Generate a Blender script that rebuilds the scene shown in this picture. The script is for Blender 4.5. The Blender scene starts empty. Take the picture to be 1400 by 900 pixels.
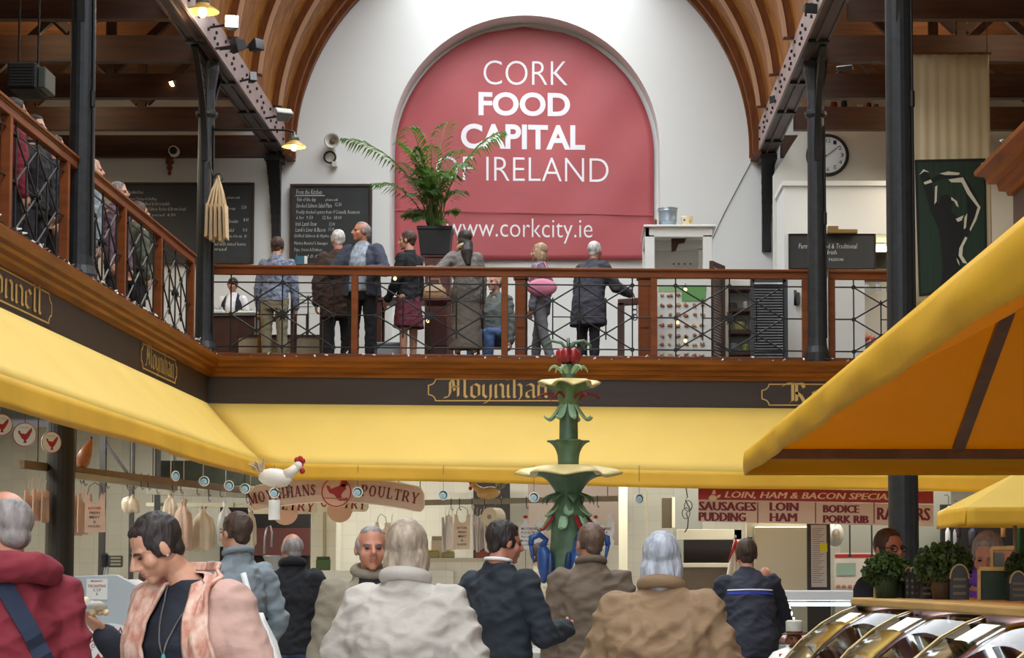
import bpy, bmesh, math, random
from mathutils import Vector, Matrix, Euler, noise
random.seed(7)
PI = math.pi
SC = bpy.context.scene
COL = SC.collection

# ------------------------------------------------------------------ camera
FPX, PX0, PY0, PITCH = 2777.0, 790.0, 615.0, math.radians(3.5)
CAMZ = 1.44
cam_data = bpy.data.cameras.new('camera')
cam = bpy.data.objects.new('camera', cam_data)
COL.objects.link(cam)
cam.location = (0, 0, CAMZ)
cam.rotation_euler = (PI / 2 + PITCH, 0, 0)
cam_data.sensor_fit = 'HORIZONTAL'
cam_data.sensor_width = 36.0
cam_data.lens = FPX / 1400 * 36
cam_data.shift_x = -(PX0 - 700) / 1400
cam_data.shift_y = (PY0 - 450) / 1400
cam_data.clip_end = 200
SC.camera = cam

def P(px, py, Y):
    """the point of the place at depth Y seen at that pixel of the photograph"""
    a, b = (px - PX0) / FPX, (PY0 - py) / FPX
    dy = math.cos(PITCH) - b * math.sin(PITCH)
    dz = math.sin(PITCH) + b * math.cos(PITCH)
    t = Y / dy
    return Vector((a * t, Y, CAMZ + dz * t))

def PXX(px, py, X):
    """same, on the plane x = X"""
    p = P(px, py, 1.0)
    t = X / p.x
    return Vector((X, t, CAMZ + (p.z - CAMZ) * t))

def S(Y):
    return FPX / Y

# ------------------------------------------------------------------ light
SC.view_settings.view_transform = 'Standard'
SC.view_settings.look = 'None'
SC.view_settings.gamma = 1
SC.view_settings.use_curve_mapping = False
SC.view_settings.exposure = 0.0
world = bpy.data.worlds.new('overcast_sky')
SC.world = world
world.use_nodes = True
nt = world.node_tree
nt.nodes.clear()
wo = nt.nodes.new('ShaderNodeOutputWorld')
wb = nt.nodes.new('ShaderNodeBackground')
tc = nt.nodes.new('ShaderNodeTexCoord')
sx = nt.nodes.new('ShaderNodeSeparateXYZ')
rp = nt.nodes.new('ShaderNodeValToRGB')
nt.links.new(tc.outputs['Generated'], sx.inputs[0])
nt.links.new(sx.outputs['Z'], rp.inputs[0])
rp.color_ramp.elements[0].position = 0.0
rp.color_ramp.elements[0].color = (0.07, 0.07, 0.07, 1)
rp.color_ramp.elements[1].position = 0.75
rp.color_ramp.elements[1].color = (0.93, 0.97, 1.0, 1)
e_ = rp.color_ramp.elements.new(0.25)
e_.color = (0.36, 0.38, 0.40, 1)
nt.links.new(rp.outputs[0], wb.inputs[0])
wb.inputs[1].default_value = 6.9
nt.links.new(wb.outputs[0], wo.inputs[0])
SC.cycles.use_denoising = True
SC.cycles.max_bounces = 8
SC.cycles.transparent_max_bounces = 12

def area_light(name, loc, size, power, color=(1, 1, 1), rot=(0, 0, 0), sy=None):
    d = bpy.data.lights.new(name, 'AREA')
    d.energy, d.color, d.size = power, color, size
    if sy:
        d.shape, d.size_y = 'RECTANGLE', sy
    o = bpy.data.objects.new(name, d)
    COL.objects.link(o)
    o.location, o.rotation_euler = loc, rot
    return o

# lamps of the stalls and gallery aisles, and fill lights added over the joists
def room_lights():
    area_light('stall_lamp', (-1.5, 27.4, 3.45), 6.5, 175, (1, .97, .9), (0, 0, 0), .5)
    area_light('stall_lamp', (3.6, 26.2, 3.45), 4.0, 100, (1, .97, .9), (0, 0, 0), .4)
    area_light('stall_lamp', (-6.6, 20.5, 3.45), .5, 300, (1, .97, .9), (0, 0, 0), 11)
    area_light('aisle_lamp', (-7.8, 26.5, 7.6), .6, 150, (1, .86, .66), (0, 0, 0), 6)
    for p in ((-6.6, 24.1, 8.25), (-7.2, 28.0, 8.25), (-6.4, 20.2, 8.25), (5.4, 24.1, 8.25), (5.0, 28.0, 8.25), (4.8, 20.2, 8.25)): point_light('joist_fill_light', p, 20, (1, .8, .52), .08)  # added to brighten the ceiling boards; no fixture is built here
    area_light('aisle_lamp', (5.2, 27.2, 7.6), .6, 90, (1, .88, .72), (0, 0, 0), 4)
def point_light(name, loc, power, color=(1, 0.85, 0.62), r=0.05):
    d = bpy.data.lights.new(name, 'POINT')
    d.energy, d.color, d.shadow_soft_size = power, color, r
    o = bpy.data.objects.new(name, d)
    COL.objects.link(o)
    o.location = loc
    return o

room_lights()
# ------------------------------------------------------------------ materials
def lin(c):
    return tuple(((v / 255) / 12.92 if v / 255 <= 0.04045 else ((v / 255 + 0.055) / 1.055) ** 2.4) for v in c)

MATS = {}
def mat(name, rgb, rough=0.6, metal=0.0, var=0.0, vs=6.0, bump=0.0, bs=40.0, stretch=None, emit=0.0,
        rgb2=None, transl=0.0, spec=0.5, alpha=1.0, coat=0.0, sheen=0.0):
    if name in MATS:
        return MATS[name]
    m = bpy.data.materials.new(name)
    MATS[name] = m
    m.use_nodes = True
    n, l = m.node_tree.nodes, m.node_tree.links
    b = n['Principled BSDF']
    c = lin(rgb)
    b.inputs['Base Color'].default_value = (*c, 1)
    b.inputs['Roughness'].default_value = rough
    b.inputs['Metallic'].default_value = metal
    b.inputs['Specular IOR Level'].default_value = spec
    if coat: b.inputs['Coat Weight'].default_value = coat
    if sheen: b.inputs['Sheen Weight'].default_value = sheen
    if alpha < 1: b.inputs['Alpha'].default_value = alpha
    if emit:
        b.inputs['Emission Color'].default_value = (*c, 1)
        b.inputs['Emission Strength'].default_value = emit
    co = None
    if var or bump or rgb2:
        co = n.new('ShaderNodeTexCoord')
        mp = n.new('ShaderNodeMapping')
        if stretch: mp.inputs['Scale'].default_value = stretch
        l.new(co.outputs['Object'], mp.inputs[0])
    if var or rgb2:
        nz = n.new('ShaderNodeTexNoise')
        nz.inputs['Scale'].default_value = vs
        nz.inputs['Detail'].default_value = 4
        l.new(mp.outputs[0], nz.inputs['Vector'])
        r = n.new('ShaderNodeValToRGB')
        r.color_ramp.elements[0].position, r.color_ramp.elements[1].position = 0.32, 0.68
        c2 = lin(rgb2) if rgb2 else tuple(min(1, x * (1 + var)) for x in c)
        c1 = c if rgb2 else tuple(x * (1 - var) for x in c)
        r.color_ramp.elements[0].color = (*c1, 1)
        r.color_ramp.elements[1].color = (*c2, 1)
        l.new(nz.outputs['Fac'], r.inputs[0])
        l.new(r.outputs[0], b.inputs['Base Color'])
    if bump:
        nb = n.new('ShaderNodeTexNoise')
        nb.inputs['Scale'].default_value = bs
        nb.inputs['Detail'].default_value = 3
        l.new(mp.outputs[0], nb.inputs['Vector'])
        bp = n.new('ShaderNodeBump')
        bp.inputs['Strength'].default_value = bump
        bp.inputs['Distance'].default_value = 0.02
        l.new(nb.outputs['Fac'], bp.inputs['Height'])
        l.new(bp.outputs[0], b.inputs['Normal'])
    if transl:
        t = n.new('ShaderNodeBsdfTranslucent')
        t.inputs[0].default_value = (*lin(transl[1]), 1)
        mx = n.new('ShaderNodeMixShader')
        mx.inputs[0].default_value = transl[0]
        l.new(b.outputs[0], mx.inputs[1])
        l.new(t.outputs[0], mx.inputs[2])
        l.new(mx.outputs[0], n['Material Output'].inputs[0])
    return m

def glass_mat(name, tint=(235, 240, 240), ior=1.55):
    """thin pane: clear straight through, mirror-like at grazing angles"""
    if name in MATS: return MATS[name]
    m = bpy.data.materials.new(name)
    MATS[name] = m
    m.use_nodes = True
    n, l = m.node_tree.nodes, m.node_tree.links
    n.remove(n['Principled BSDF'])
    fr = n.new('ShaderNodeFresnel'); fr.inputs['IOR'].default_value = ior
    tr = n.new('ShaderNodeBsdfTransparent'); tr.inputs[0].default_value = (*lin(tint), 1)
    gl = n.new('ShaderNodeBsdfGlossy'); gl.inputs['Roughness'].default_value = 0.02
    mx = n.new('ShaderNodeMixShader')
    l.new(fr.outputs[0], mx.inputs[0]); l.new(tr.outputs[0], mx.inputs[1]); l.new(gl.outputs[0], mx.inputs[2])
    l.new(mx.outputs[0], n['Material Output'].inputs[0])
    return m

def tile_mat(name, rgb, grout, w, h, rough=0.35, off=0.0, msize=0.006, axis='XZ'):
    if name in MATS: return MATS[name]
    m = mat(name, rgb, rough)
    n, l = m.node_tree.nodes, m.node_tree.links
    co = n.new('ShaderNodeTexCoord'); sp = n.new('ShaderNodeSeparateXYZ'); cb = n.new('ShaderNodeCombineXYZ')
    l.new(co.outputs['Object'], sp.inputs[0])
    l.new(sp.outputs[axis[0]], cb.inputs[0]); l.new(sp.outputs[axis[1]], cb.inputs[1])
    br = n.new('ShaderNodeTexBrick')
    br.offset = off
    br.inputs['Color1'].default_value = (*lin(rgb), 1)
    br.inputs['Color2'].default_value = (*[v * 0.93 for v in lin(rgb)], 1)
    br.inputs['Mortar'].default_value = (*lin(grout), 1)
    br.inputs['Scale'].default_value = 1.0
    br.inputs['Mortar Size'].default_value = msize
    br.inputs['Brick Width'].default_value = w
    br.inputs['Row Height'].default_value = h
    l.new(cb.outputs[0], br.inputs['Vector'])
    l.new(br.outputs['Color'], n['Principled BSDF'].inputs['Base Color'])
    return m

# ------------------------------------------------------------------ mesh builder
WOFF = {}
def tag(o, label=None, cat=None, group=None, kind=None):
    if label: o['label'] = label
    if cat: o['category'] = cat
    if group: o['group'] = group
    if kind: o['kind'] = kind
    return o

def thing(name, label, cat, loc=(0, 0, 0), group=None, rz=0.0, kind=None):
    o = bpy.data.objects.new(name, None)
    COL.objects.link(o)
    o.empty_display_size = 0.1
    o.location = loc
    o.rotation_euler = (0, 0, rz)
    WOFF[o.name] = Vector(loc) if rz == 0 else Vector((0, 0, 0))
    return tag(o, label, cat, group, kind)

def basis(d, up=Vector((0, 0, 1))):
    d = Vector(d).normalized()
    u = Vector(up)
    if abs(d.dot(u.normalized())) > 0.98: u = Vector((0, 1, 0)) if abs(d.y) < .9 else Vector((1, 0, 0))
    r = d.cross(u).normalized()
    return r, r.cross(d).normalized(), d

class MB:
    def __init__(self):
        self.bm = bmesh.new()
        self.mi = 0
    def face(self, vs):
        try:
            f = self.bm.faces.new(vs)
            f.material_index = self.mi
            return f
        except ValueError:
            return None
    def v(self, p): return self.bm.verts.new(Vector(p))
    def quad(self, *ps): return self.face([self.v(p) for p in ps])
    def poly(self, ps): return self.face([self.v(p) for p in ps])
    def box(self, a, b):
        (x0, y0, z0), (x1, y1, z1) = a, b
        vs = [self.v(p) for p in ((x0, y0, z0), (x1, y0, z0), (x1, y1, z0), (x0, y1, z0), (x0, y0, z1), (x1, y0, z1), (x1, y1, z1), (x0, y1, z1))]
        for f in ((0, 3, 2, 1), (4, 5, 6, 7), (0, 1, 5, 4), (1, 2, 6, 5), (2, 3, 7, 6), (3, 0, 4, 7)):
            self.face([vs[i] for i in f])
        return self
    def cbox(self, c, s):
        c, h = Vector(c), Vector(s) / 2
        return self.box(c - h, c + h)
    def bar(self, a, b, w, h, up=(0, 0, 1)):
        a, b = Vector(a), Vector(b)
        r, u, d = basis(b - a, Vector(up))
        r *= w / 2; u *= h / 2
        q = [a - r - u, a + r - u, a + r + u, a - r + u, b - r - u, b + r - u, b + r + u, b - r + u]
        vs = [self.v(p) for p in q]
        for f in ((0, 3, 2, 1), (4, 5, 6, 7), (0, 1, 5, 4), (1, 2, 6, 5), (2, 3, 7, 6), (3, 0, 4, 7)):
            self.face([vs[i] for i in f])
        return self
    def ring(self, c, r, u, rad, n, ry=None):
        ry = rad if ry is None else ry
        return [self.v(c + r * (math.cos(2 * PI * i / n) * rad) + u * (math.sin(2 * PI * i / n) * ry)) for i in range(n)]
    def skin(self, rings, caps=True, closed=False):
        for A, B in zip(rings, rings[1:]):
            n = len(A)
            for i in range(n):
                self.face([A[i], A[(i + 1) % n], B[(i + 1) % n], B[i]])
        if caps and not closed:
            self.face(list(reversed(rings[0]))); self.face(rings[-1])
        return self
    def cyl(self, a, b, r0, r1=None, n=12, caps=True):
        a, b = Vector(a), Vector(b)
        r1 = r0 if r1 is None else r1
        r, u, d = basis(b - a)
        # ring order: make outward normals
        A = self.ring(a, u, r, r0, n); B = self.ring(b, u, r, r1, n)
        return self.skin([A, B], caps)
    def tube(self, pts, rad, n=8, caps=True):
        pts = [Vector(p) for p in pts]
        rad = rad if isinstance(rad, (list, tuple)) else [rad] * len(pts)
        rings = []
        pr = None
        for i, p in enumerate(pts):
            d = (pts[min(i + 1, len(pts) - 1)] - pts[max(i - 1, 0)])
            if d.length < 1e-9: d = Vector((0, 0, 1))
            d.normalize()
            if pr is None:
                r, u, _ = basis(d)
            else:
                r = (pr - d * pr.dot(d)).normalized(); u = r.cross(d).normalized()
            pr = r
            rings.append(self.ring(p, u, r, rad[i], n))
        return self.skin(rings, caps)
    def ell(self, c, s, rot=None, nu=12, nv=8):
        c = Vector(c)
        R = rot if rot is not None else Matrix.Identity(3)
        rows = []
        for j in range(1, nv):
            t = PI * j / nv
            rows.append([self.v(c + R @ Vector((s[0] * math.sin(t) * math.cos(2 * PI * i / nu), s[1] * math.sin(t) * math.sin(2 * PI * i / nu), -s[2] * math.cos(t)))) for i in range(nu)])
        self.skin(rows, caps=False)
        b = self.v(c + R @ Vector((0, 0, -s[2]))); tp = self.v(c + R @ Vector((0, 0, s[2])))
        for i in range(nu):
            self.face([b, rows[0][(i + 1) % nu], rows[0][i]])
            self.face([tp, rows[-1][i], rows[-1][(i + 1) % nu]])
        return self
    def lathe(self, prof, c, n=24, fn=None, caps=True):
        """prof: (radius, z) from bottom to top; fn(angle, radius, z) -> (radius, z)"""
        c = Vector(c)
        rings = []
        for r, z in prof:
            row = []
            for i in range(n):
                a = 2 * PI * i / n
                rr, zz = fn(a, r, z) if fn else (r, z)
                row.append(self.v(c + Vector((rr * math.cos(a), rr * math.sin(a), zz))))
            rings.append(row)
        return self.skin(rings, caps)
    def prism(self, pts, o, ex, ey, ez, t):
        """2-D outline extruded t along ez"""
        o, ex, ey, ez = Vector(o), Vector(ex), Vector(ey), Vector(ez)
        A = [self.v(o + ex * x + ey * y) for x, y in pts]
        B = [self.v(o + ex * x + ey * y + ez * t) for x, y in pts]
        n = len(A)
        self.face(list(reversed(A))); self.face(B)
        for i in range(n):
            self.face([A[i], A[(i + 1) % n], B[(i + 1) % n], B[i]])
        return self
    def sweep(self, sec, path, ups=None):
        """closed 2-D section (side, up) swept along a polyline with mitred joints; up = +z"""
        path = [Vector(p) for p in path]
        rings = []
        for i, p in enumerate(path):
            d0 = (p - path[i - 1]).normalized() if i else None
            d1 = (path[i + 1] - p).normalized() if i < len(path) - 1 else None
            if d0 is None: d0 = d1
            if d1 is None: d1 = d0
            s0 = d0.cross(Vector((0, 0, 1))).normalized(); s1 = d1.cross(Vector((0, 0, 1))).normalized()
            m = (s0 + s1); m = m / (1 + s0.dot(s1))
            rings.append([self.v(p + m * a + Vector((0, 0, b))) for a, b in sec])
        return self.skin(rings, True)
    def mesh(self, me, M=None):
        tmp = bmesh.new(); tmp.from_mesh(me)
        mp = {}
        for v in tmp.verts: mp[v] = self.v(M @ v.co if M else v.co)
        for f in tmp.faces: self.face([mp[v] for v in f.verts])
        tmp.free()
        return self
    def build(self, name, mats, parent=None, smooth=False, bevel=0.0, local=False, fix=True, bseg=1, label=None, recenter=True):
        bm = self.bm
        if fix: bmesh.ops.recalc_face_normals(bm, faces=bm.faces)
        me = bpy.data.meshes.new(name)
        loc = None
        if parent is None and recenter and len(bm.verts):
            xs = [v.co.x for v in bm.verts]; ys = [v.co.y for v in bm.verts]; zs = [v.co.z for v in bm.verts]
            loc = Vector(((min(xs) + max(xs)) / 2, (min(ys) + max(ys)) / 2, min(zs)))
            bmesh.ops.translate(bm, verts=bm.verts, vec=-loc)
        elif parent is not None and not local:
            off = WOFF.get(parent.name)
            if off is not None and off.length > 0: bmesh.ops.translate(bm, verts=bm.verts, vec=-off)
        bm.to_mesh(me); bm.free()
        if not isinstance(mats, (list, tuple)): mats = [mats]
        for m in mats: me.materials.append(m)
        if smooth:
            for p in me.polygons: p.use_smooth = True
        o = bpy.data.objects.new(name, me)
        COL.objects.link(o)
        if loc is not None:
            o.location = loc
            WOFF[o.name] = loc
        if parent is not None:
            o.parent = parent
            WOFF[o.name] = WOFF.get(parent.name, Vector((0, 0, 0)))
        if bevel:
            bv = o.modifiers.new('bevel', 'BEVEL'); bv.width = bevel; bv.segments = bseg; bv.limit_method = 'ANGLE'; bv.angle_limit = math.radians(40)
        if label: o['label'] = label
        return o

def struct(name, mb, m, **k):
    o = mb.build(name, m, **k)
    o['kind'] = 'structure'
    return o

def children_of(o): return [c for c in bpy.data.objects if c.parent == o]
def copy_tree(o, loc=None, rz=None, label=None, group=None):
    kids = list(o.children)
    c = o.copy(); COL.objects.link(c)
    if loc is not None: c.location = loc
    if rz is not None: c.rotation_euler = (0, 0, rz)
    if label: c['label'] = label
    if group: c['group'] = group
    def rec(src, dst):
        for k in list(src.children):
            d = k.copy(); COL.objects.link(d); d.parent = dst
            rec(k, d)
    rec(o, c)
    return c

# ------------------------------------------------------------------ lettering
def text_mesh(s, size=1.0, bold=0.0, shear=0.0, align='LEFT', spacing=1.0, line=1.0, res=3):
    cu = bpy.data.curves.new('txt', 'FONT')
    cu.body = s; cu.size = size; cu.offset = bold; cu.shear = shear
    cu.align_x = align; cu.space_character = spacing; cu.space_line = line; cu.resolution_u = res
    o = bpy.data.objects.new('txt', cu)
    COL.objects.link(o)
    bpy.context.view_layer.update()
    dg = bpy.context.evaluated_depsgraph_get()
    me = bpy.data.meshes.new_from_object(o.evaluated_get(dg))
    bpy.data.objects.remove(o); bpy.data.curves.remove(cu)
    return me
def bounds(me):
    xs = [v.co.x for v in me.vertices]; ys = [v.co.y for v in me.vertices]
    return min(xs), max(xs), min(ys), max(ys)
def frame(o, ex, ey):
    ex, ey = Vector(ex).normalized(), Vector(ey).normalized()
    ez = ex.cross(ey)
    return Matrix(((ex.x, ey.x, ez.x, o[0]), (ex.y, ey.y, ez.y, o[1]), (ex.z, ey.z, ez.z, o[2]), (0, 0, 0, 1)))
def put_text(mb, s, o, w, h=None, ex=(1, 0, 0), ey=(0, 0, 1), bold=0.0, shear=0.0, res=3, spacing=1.0, fat=0.0):
    """text fitted to width w (and cap height h) with its lower left corner at o"""
    me = text_mesh(s, 1.0, bold, shear, res=res, spacing=spacing)
    if not me.vertices: return
    x0, x1, y0, y1 = bounds(me)
    sx = w / (x1 - x0)
    sy = h / (y1 - y0) if h else sx
    M = frame(o, ex, ey) @ Matrix.Diagonal((sx, sy, 1, 1)) @ Matrix.Translation((-x0, -y0, 0))
    for q in ((-1, -.5, 0, .5, 1) if fat else (0,)): mb.mesh(me, Matrix.Translation(Vector(ex).normalized() * (q * fat) + Vector((0, -.0004 * q, 0))) @ M)
    bpy.data.meshes.remove(me)

BL = {  # broad-nib strokes of a black-letter hand; x-height 1
 'o': (0.72, [[(.1,.85),(.1,.15)],[(.1,.15),(.35,0),(.6,.15)],[(.6,.85),(.6,.15)],[(.1,.85),(.35,1),(.6,.85)]]),
 'n': (0.76, [[(0,.85),(.13,.95),(.13,.05),(.22,0)],[(.13,.8),(.42,1),(.6,.85),(.6,.1),(.7,0)]]),
 'i': (0.36, [[(0,.85),(.13,.95),(.13,.1),(.24,0)],[(.1,1.25),(.26,1.48)]]),
 'h': (0.76, [[(.02,1.5),(.13,1.6),(.13,.05),(.22,0)],[(.13,.8),(.42,1),(.6,.85),(.6,.1),(.45,-.15)]]),
 'a': (0.76, [[(.12,.88),(.38,1),(.6,.85),(.6,.1),(.7,0)],[(.6,.6),(.15,.42),(.13,.12),(.32,0),(.6,.22)]]),
 'y': (0.76, [[(0,.85),(.12,.95),(.12,.2),(.32,0),(.6,.2)],[(.6,.95),(.6,0),(.42,-.32),(.15,-.4)]]),
 'e': (0.64, [[(.1,.85),(.1,.15),(.32,0),(.55,.15)],[(.1,.85),(.32,1),(.52,.8),(.14,.48)]]),
 'l': (0.36, [[(.02,1.5),(.13,1.6),(.13,.1),(.26,0)]]),
 'M': (1.6, [[(-.1,0),(.2,.05),(.32,.35),(.32,1.15),(.6,1.55),(.86,1.3),(.86,.1)],[(.86,1.3),(1.08,1.55),(1.3,1.3),(1.3,.15),(1.46,0)],[(.36,.75),(.9,.8)],[(.5,1.3),(.62,.5)]]),
 'D': (1.25, [[(.15,1.5),(.15,.15),(.0,0)],[(.15,.12),(.6,0),(1.02,.3),(1.02,1.1),(.7,1.5),(0,1.5)],[(.5,1.35),(.5,.15)]]),
 'O': (1.25, [[(.12,1.3),(.12,.3),(.55,0),(1.02,.3),(1.02,1.2),(.6,1.55),(.12,1.3)],[(.5,1.3),(.5,.25)]]),
 'R': (1.35, [[(-.1,1.25),(.1,1.5),(.5,1.5)],[(.42,1.5),(.42,.1),(.25,0)],[(.42,1.45),(.9,1.5),(1.02,1.15),(.6,.8),(.85,.5),(1.02,.05),(1.25,.12)],[(.62,1.4),(.62,.1)]]),
 "'": (0.3, [[(.1,1.35),(.2,1.6)]]),
 ' ': (0.5, []),
}
def blackletter(mb, s, o, w, h, ex, ey, nib=0.2):
    ang = math.radians(38)
    nx, ny = math.cos(ang) * nib / 2, math.sin(ang) * nib / 2
    x, quads = 0.0, []
    for ch in s:
        adv, st = BL[ch]
        for pl in st:
            for (ax, ay), (bx, by) in zip(pl, pl[1:]):
                quads.append([(x + ax - nx, ay - ny), (x + ax + nx, ay + ny), (x + bx + nx, by + ny), (x + bx - nx, by - ny)])
        x += adv + 0.06
    sx, sy = w / x, h / 1.7
    o, ex, ey = Vector(o), Vector(ex).normalized(), Vector(ey).normalized()
    for q in quads:
        mb.poly([o + ex * (a * sx) + ey * (b * sy) for a, b in q])

SER = {  # slab-serif capitals: segments (x0,y0,x1,y1,width)
 'P': (.72, [(.16,0,.16,1,.2),(.02,.04,.32,.04,.08),(.02,.96,.5,.96,.08),(.16,.46,.5,.46,.08),(.6,.58,.6,.86,.2),(.5,.96,.62,.84,.1),(.5,.46,.62,.58,.1)]),
 'O': (.9, [(.16,.28,.16,.72,.2),(.74,.28,.74,.72,.2),(.16,.72,.34,.95,.13),(.34,.95,.56,.95,.09),(.56,.95,.74,.72,.13),(.16,.28,.34,.05,.13),(.34,.05,.56,.05,.09),(.56,.05,.74,.28,.13)]),
 'U': (.88, [(.18,.25,.18,1,.2),(.02,.96,.34,.96,.08),(.7,.25,.7,1,.12),(.56,.96,.84,.96,.08),(.18,.28,.34,.05,.14),(.34,.05,.54,.05,.1),(.54,.05,.7,.28,.12)]),
 'L': (.72, [(.18,0,.18,1,.2),(.02,.96,.36,.96,.08),(.02,.04,.66,.04,.08),(.64,0,.64,.3,.08)]),
 'T': (.8, [(.4,0,.4,1,.2),(.04,.96,.76,.96,.08),(.05,.7,.05,1,.08),(.75,.7,.75,1,.08),(.22,.04,.58,.04,.08)]),
 'R': (.86, [(.16,0,.16,1,.2),(.02,.04,.32,.04,.08),(.02,.96,.5,.96,.08),(.16,.48,.5,.48,.08),(.6,.58,.6,.86,.2),(.5,.96,.62,.84,.1),(.5,.48,.62,.58,.1),(.42,.48,.74,.04,.18),(.66,.04,.86,.04,.08)]),
 'Y': (.86, [(.43,0,.43,.46,.2),(.43,.42,.14,.98,.18),(.43,.42,.74,.98,.1),(.0,.96,.3,.96,.08),(.6,.96,.88,.96,.08),(.26,.04,.6,.04,.08)]),
 'N': (.9, [(.14,0,.14,1,.1),(.76,0,.76,1,.1),(.14,.98,.76,.02,.2),(0,.04,.28,.04,.08),(.0,.96,.2,.96,.08),(.62,.96,.9,.96,.08)]),
 'I': (.4, [(.2,0,.2,1,.2),(.03,.04,.37,.04,.08),(.03,.96,.37,.96,.08)]),
 'H': (.94, [(.18,0,.18,1,.2),(.76,0,.76,1,.2),(.18,.5,.76,.5,.08),(.02,.04,.34,.04,.08),(.02,.96,.34,.96,.08),(.6,.04,.92,.04,.08),(.6,.96,.92,.96,.08)]),
 'A': (.9, [(.14,0,.44,1,.1),(.44,1,.74,0,.2),(.26,.32,.66,.32,.08),(0,.04,.26,.04,.08),(.58,.04,.9,.04,.08)]),
 'S': (.68, [(.58,.72,.58,.98,.08),(.56,.84,.34,.96,.1),(.34,.96,.14,.76,.16),(.14,.76,.54,.3,.2),(.54,.3,.34,.04,.16),(.34,.04,.1,.16,.1),(.08,.02,.08,.3,.08)]),
 'M': (1.1, [(.14,0,.14,1,.1),(.94,0,.94,1,.2),(.16,.98,.54,.05,.2),(.54,.05,.9,.98,.1),(0,.04,.28,.04,.08),(0,.96,.24,.96,.08),(.8,.96,1.1,.96,.08),(.8,.04,1.1,.04,.08)]),
 'G': (.9, [(.16,.28,.16,.72,.2),(.16,.72,.34,.95,.13),(.34,.95,.56,.95,.09),(.56,.95,.72,.76,.1),(.72,.7,.72,.98,.08),(.16,.28,.34,.05,.13),(.34,.05,.56,.05,.09),(.56,.05,.7,.2,.12),(.7,.05,.7,.42,.16),(.55,.42,.84,.42,.08)]),
 'E': (.76, [(.16,0,.16,1,.2),(.02,.04,.66,.04,.08),(.02,.96,.64,.96,.08),(.16,.5,.5,.5,.08),(.66,0,.66,.28,.08),(.64,.74,.64,1,.08)]),
 ' ': (.45, []),
}
def serif_on(mb, s, place, h, gap=.1, wscale=1.0):
    """place(u) -> origin, ex, ey at run length u; letters of height h"""
    u = 0.0
    for ch in s:
        adv, segs = SER[ch]
        o, ex, ey = place(u + adv * h * wscale / 2)
        for x0, y0, x1, y1, w in segs:
            d = Vector((x1 - x0, y1 - y0)); d.normalize()
            nx, ny = -d.y * w / 2, d.x * w / 2
            pts = [(x0 + nx, y0 + ny), (x0 - nx, y0 - ny), (x1 - nx, y1 - ny), (x1 + nx, y1 + ny)]
            mb.poly([o + ex * ((a - adv / 2) * h * wscale) + ey * (b * h) for a, b in pts])
        u += (adv + gap) * h * wscale
    return u
def serif_width(s, h, gap=.1, wscale=1.0):
    return sum((SER[c][0] + gap) * h * wscale for c in s)
# ------------------------------------------------------------------ palette
plaster = mat('white_plaster', (228, 229, 226), 0.75, var=0.02, vs=0.7, bump=0.05, bs=6)
cream_wall = mat('cream_paint', (226, 221, 200), 0.6, var=0.04, vs=1.2)
cream_tile = tile_mat('cream_tiles', (226, 222, 204), (214, 210, 192), 0.2, 0.2, 0.3)
wood_vault = mat('vault_boards', (150, 96, 32), 0.55, rgb2=(100, 58, 16), vs=1.6, stretch=(6, 6, 0.55), bump=0.08, bs=30, spec=.2)
wood_rib = mat('rib_wood', (106, 56, 18), 0.5, var=0.25, vs=3, stretch=(4, 4, 1), spec=.25)
wood_edge = mat('rib_edge_paint', (186, 146, 112), 0.5)
wood_beam = mat('dark_beam_timber', (68, 37, 15), 0.6, var=0.35, vs=3, stretch=(0.6, 5, 5))
wood_board = mat('roof_boards', (128, 78, 38), 0.6, var=0.3, vs=2, stretch=(0.7, 5, 5))
wood_rail = mat('varnished_rail', (120, 62, 20), 0.42, var=0.22, vs=2.5, stretch=(0.8, 0.8, 5), spec=.3)
wood_corn = mat('varnished_pine', (150, 88, 22), 0.45, rgb2=(112, 62, 10), vs=2.2, stretch=(0.7, 0.7, 7), spec=.25)
wood_fascia = mat('dark_fascia', (52, 38, 27), 0.42, var=0.18, vs=2, stretch=(0.5, 0.5, 5))
iron = mat('painted_iron', (36, 40, 44), 0.45, var=0.25, vs=14, bump=0.12, bs=60)
iron_dk = mat('black_iron', (20, 21, 22), 0.45)
girder_face = mat('mauve_girder', (146, 126, 122), 0.5, var=0.10, vs=3)
girder_under = mat('dark_girder', (76, 58, 52), 0.5, var=0.2, vs=3)
stone = tile_mat('stone_flags', (150, 145, 138), (105, 100, 95), 0.9, 0.6, 0.55, off=0.5, msize=0.012, axis='XY')
gold = mat('gold_leaf', (206, 170, 98), 0.4, metal=0.25)
black_mat = mat('matt_black', (18, 18, 19), 0.6)
white_paint = mat('white_gloss', (238, 240, 236), 0.35)
dark_void = mat('dark_recess', (34, 28, 26), 0.8)  # flat dark colour for shade inside the stall openings; also the wall cable

YW, YD, XL = 31.2, 25.3, -4.68         # end wall, back railing, left railing
YF, XF = 25.2, -4.60                   # faces of the fascia boards
XC = P(715, 212, YW).x
ZC = P(715, 212, YW).z
RV = 3.6
Z_CORN, Z_FT, Z_FB = P(285, 489, YF).z, P(285, 512, YF).z, P(285, 551, YF).z
Z_RAIL = P(286, 363, YD).z
TILT = 0.0085
def zt(x): return -TILT * (x - XF)

# ------------------------------------------------------------------ floor and walls
mb = MB(); mb.box((-14, -8, -0.2), (12, 33, 0.0)); struct('floor', mb, stone)

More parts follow.
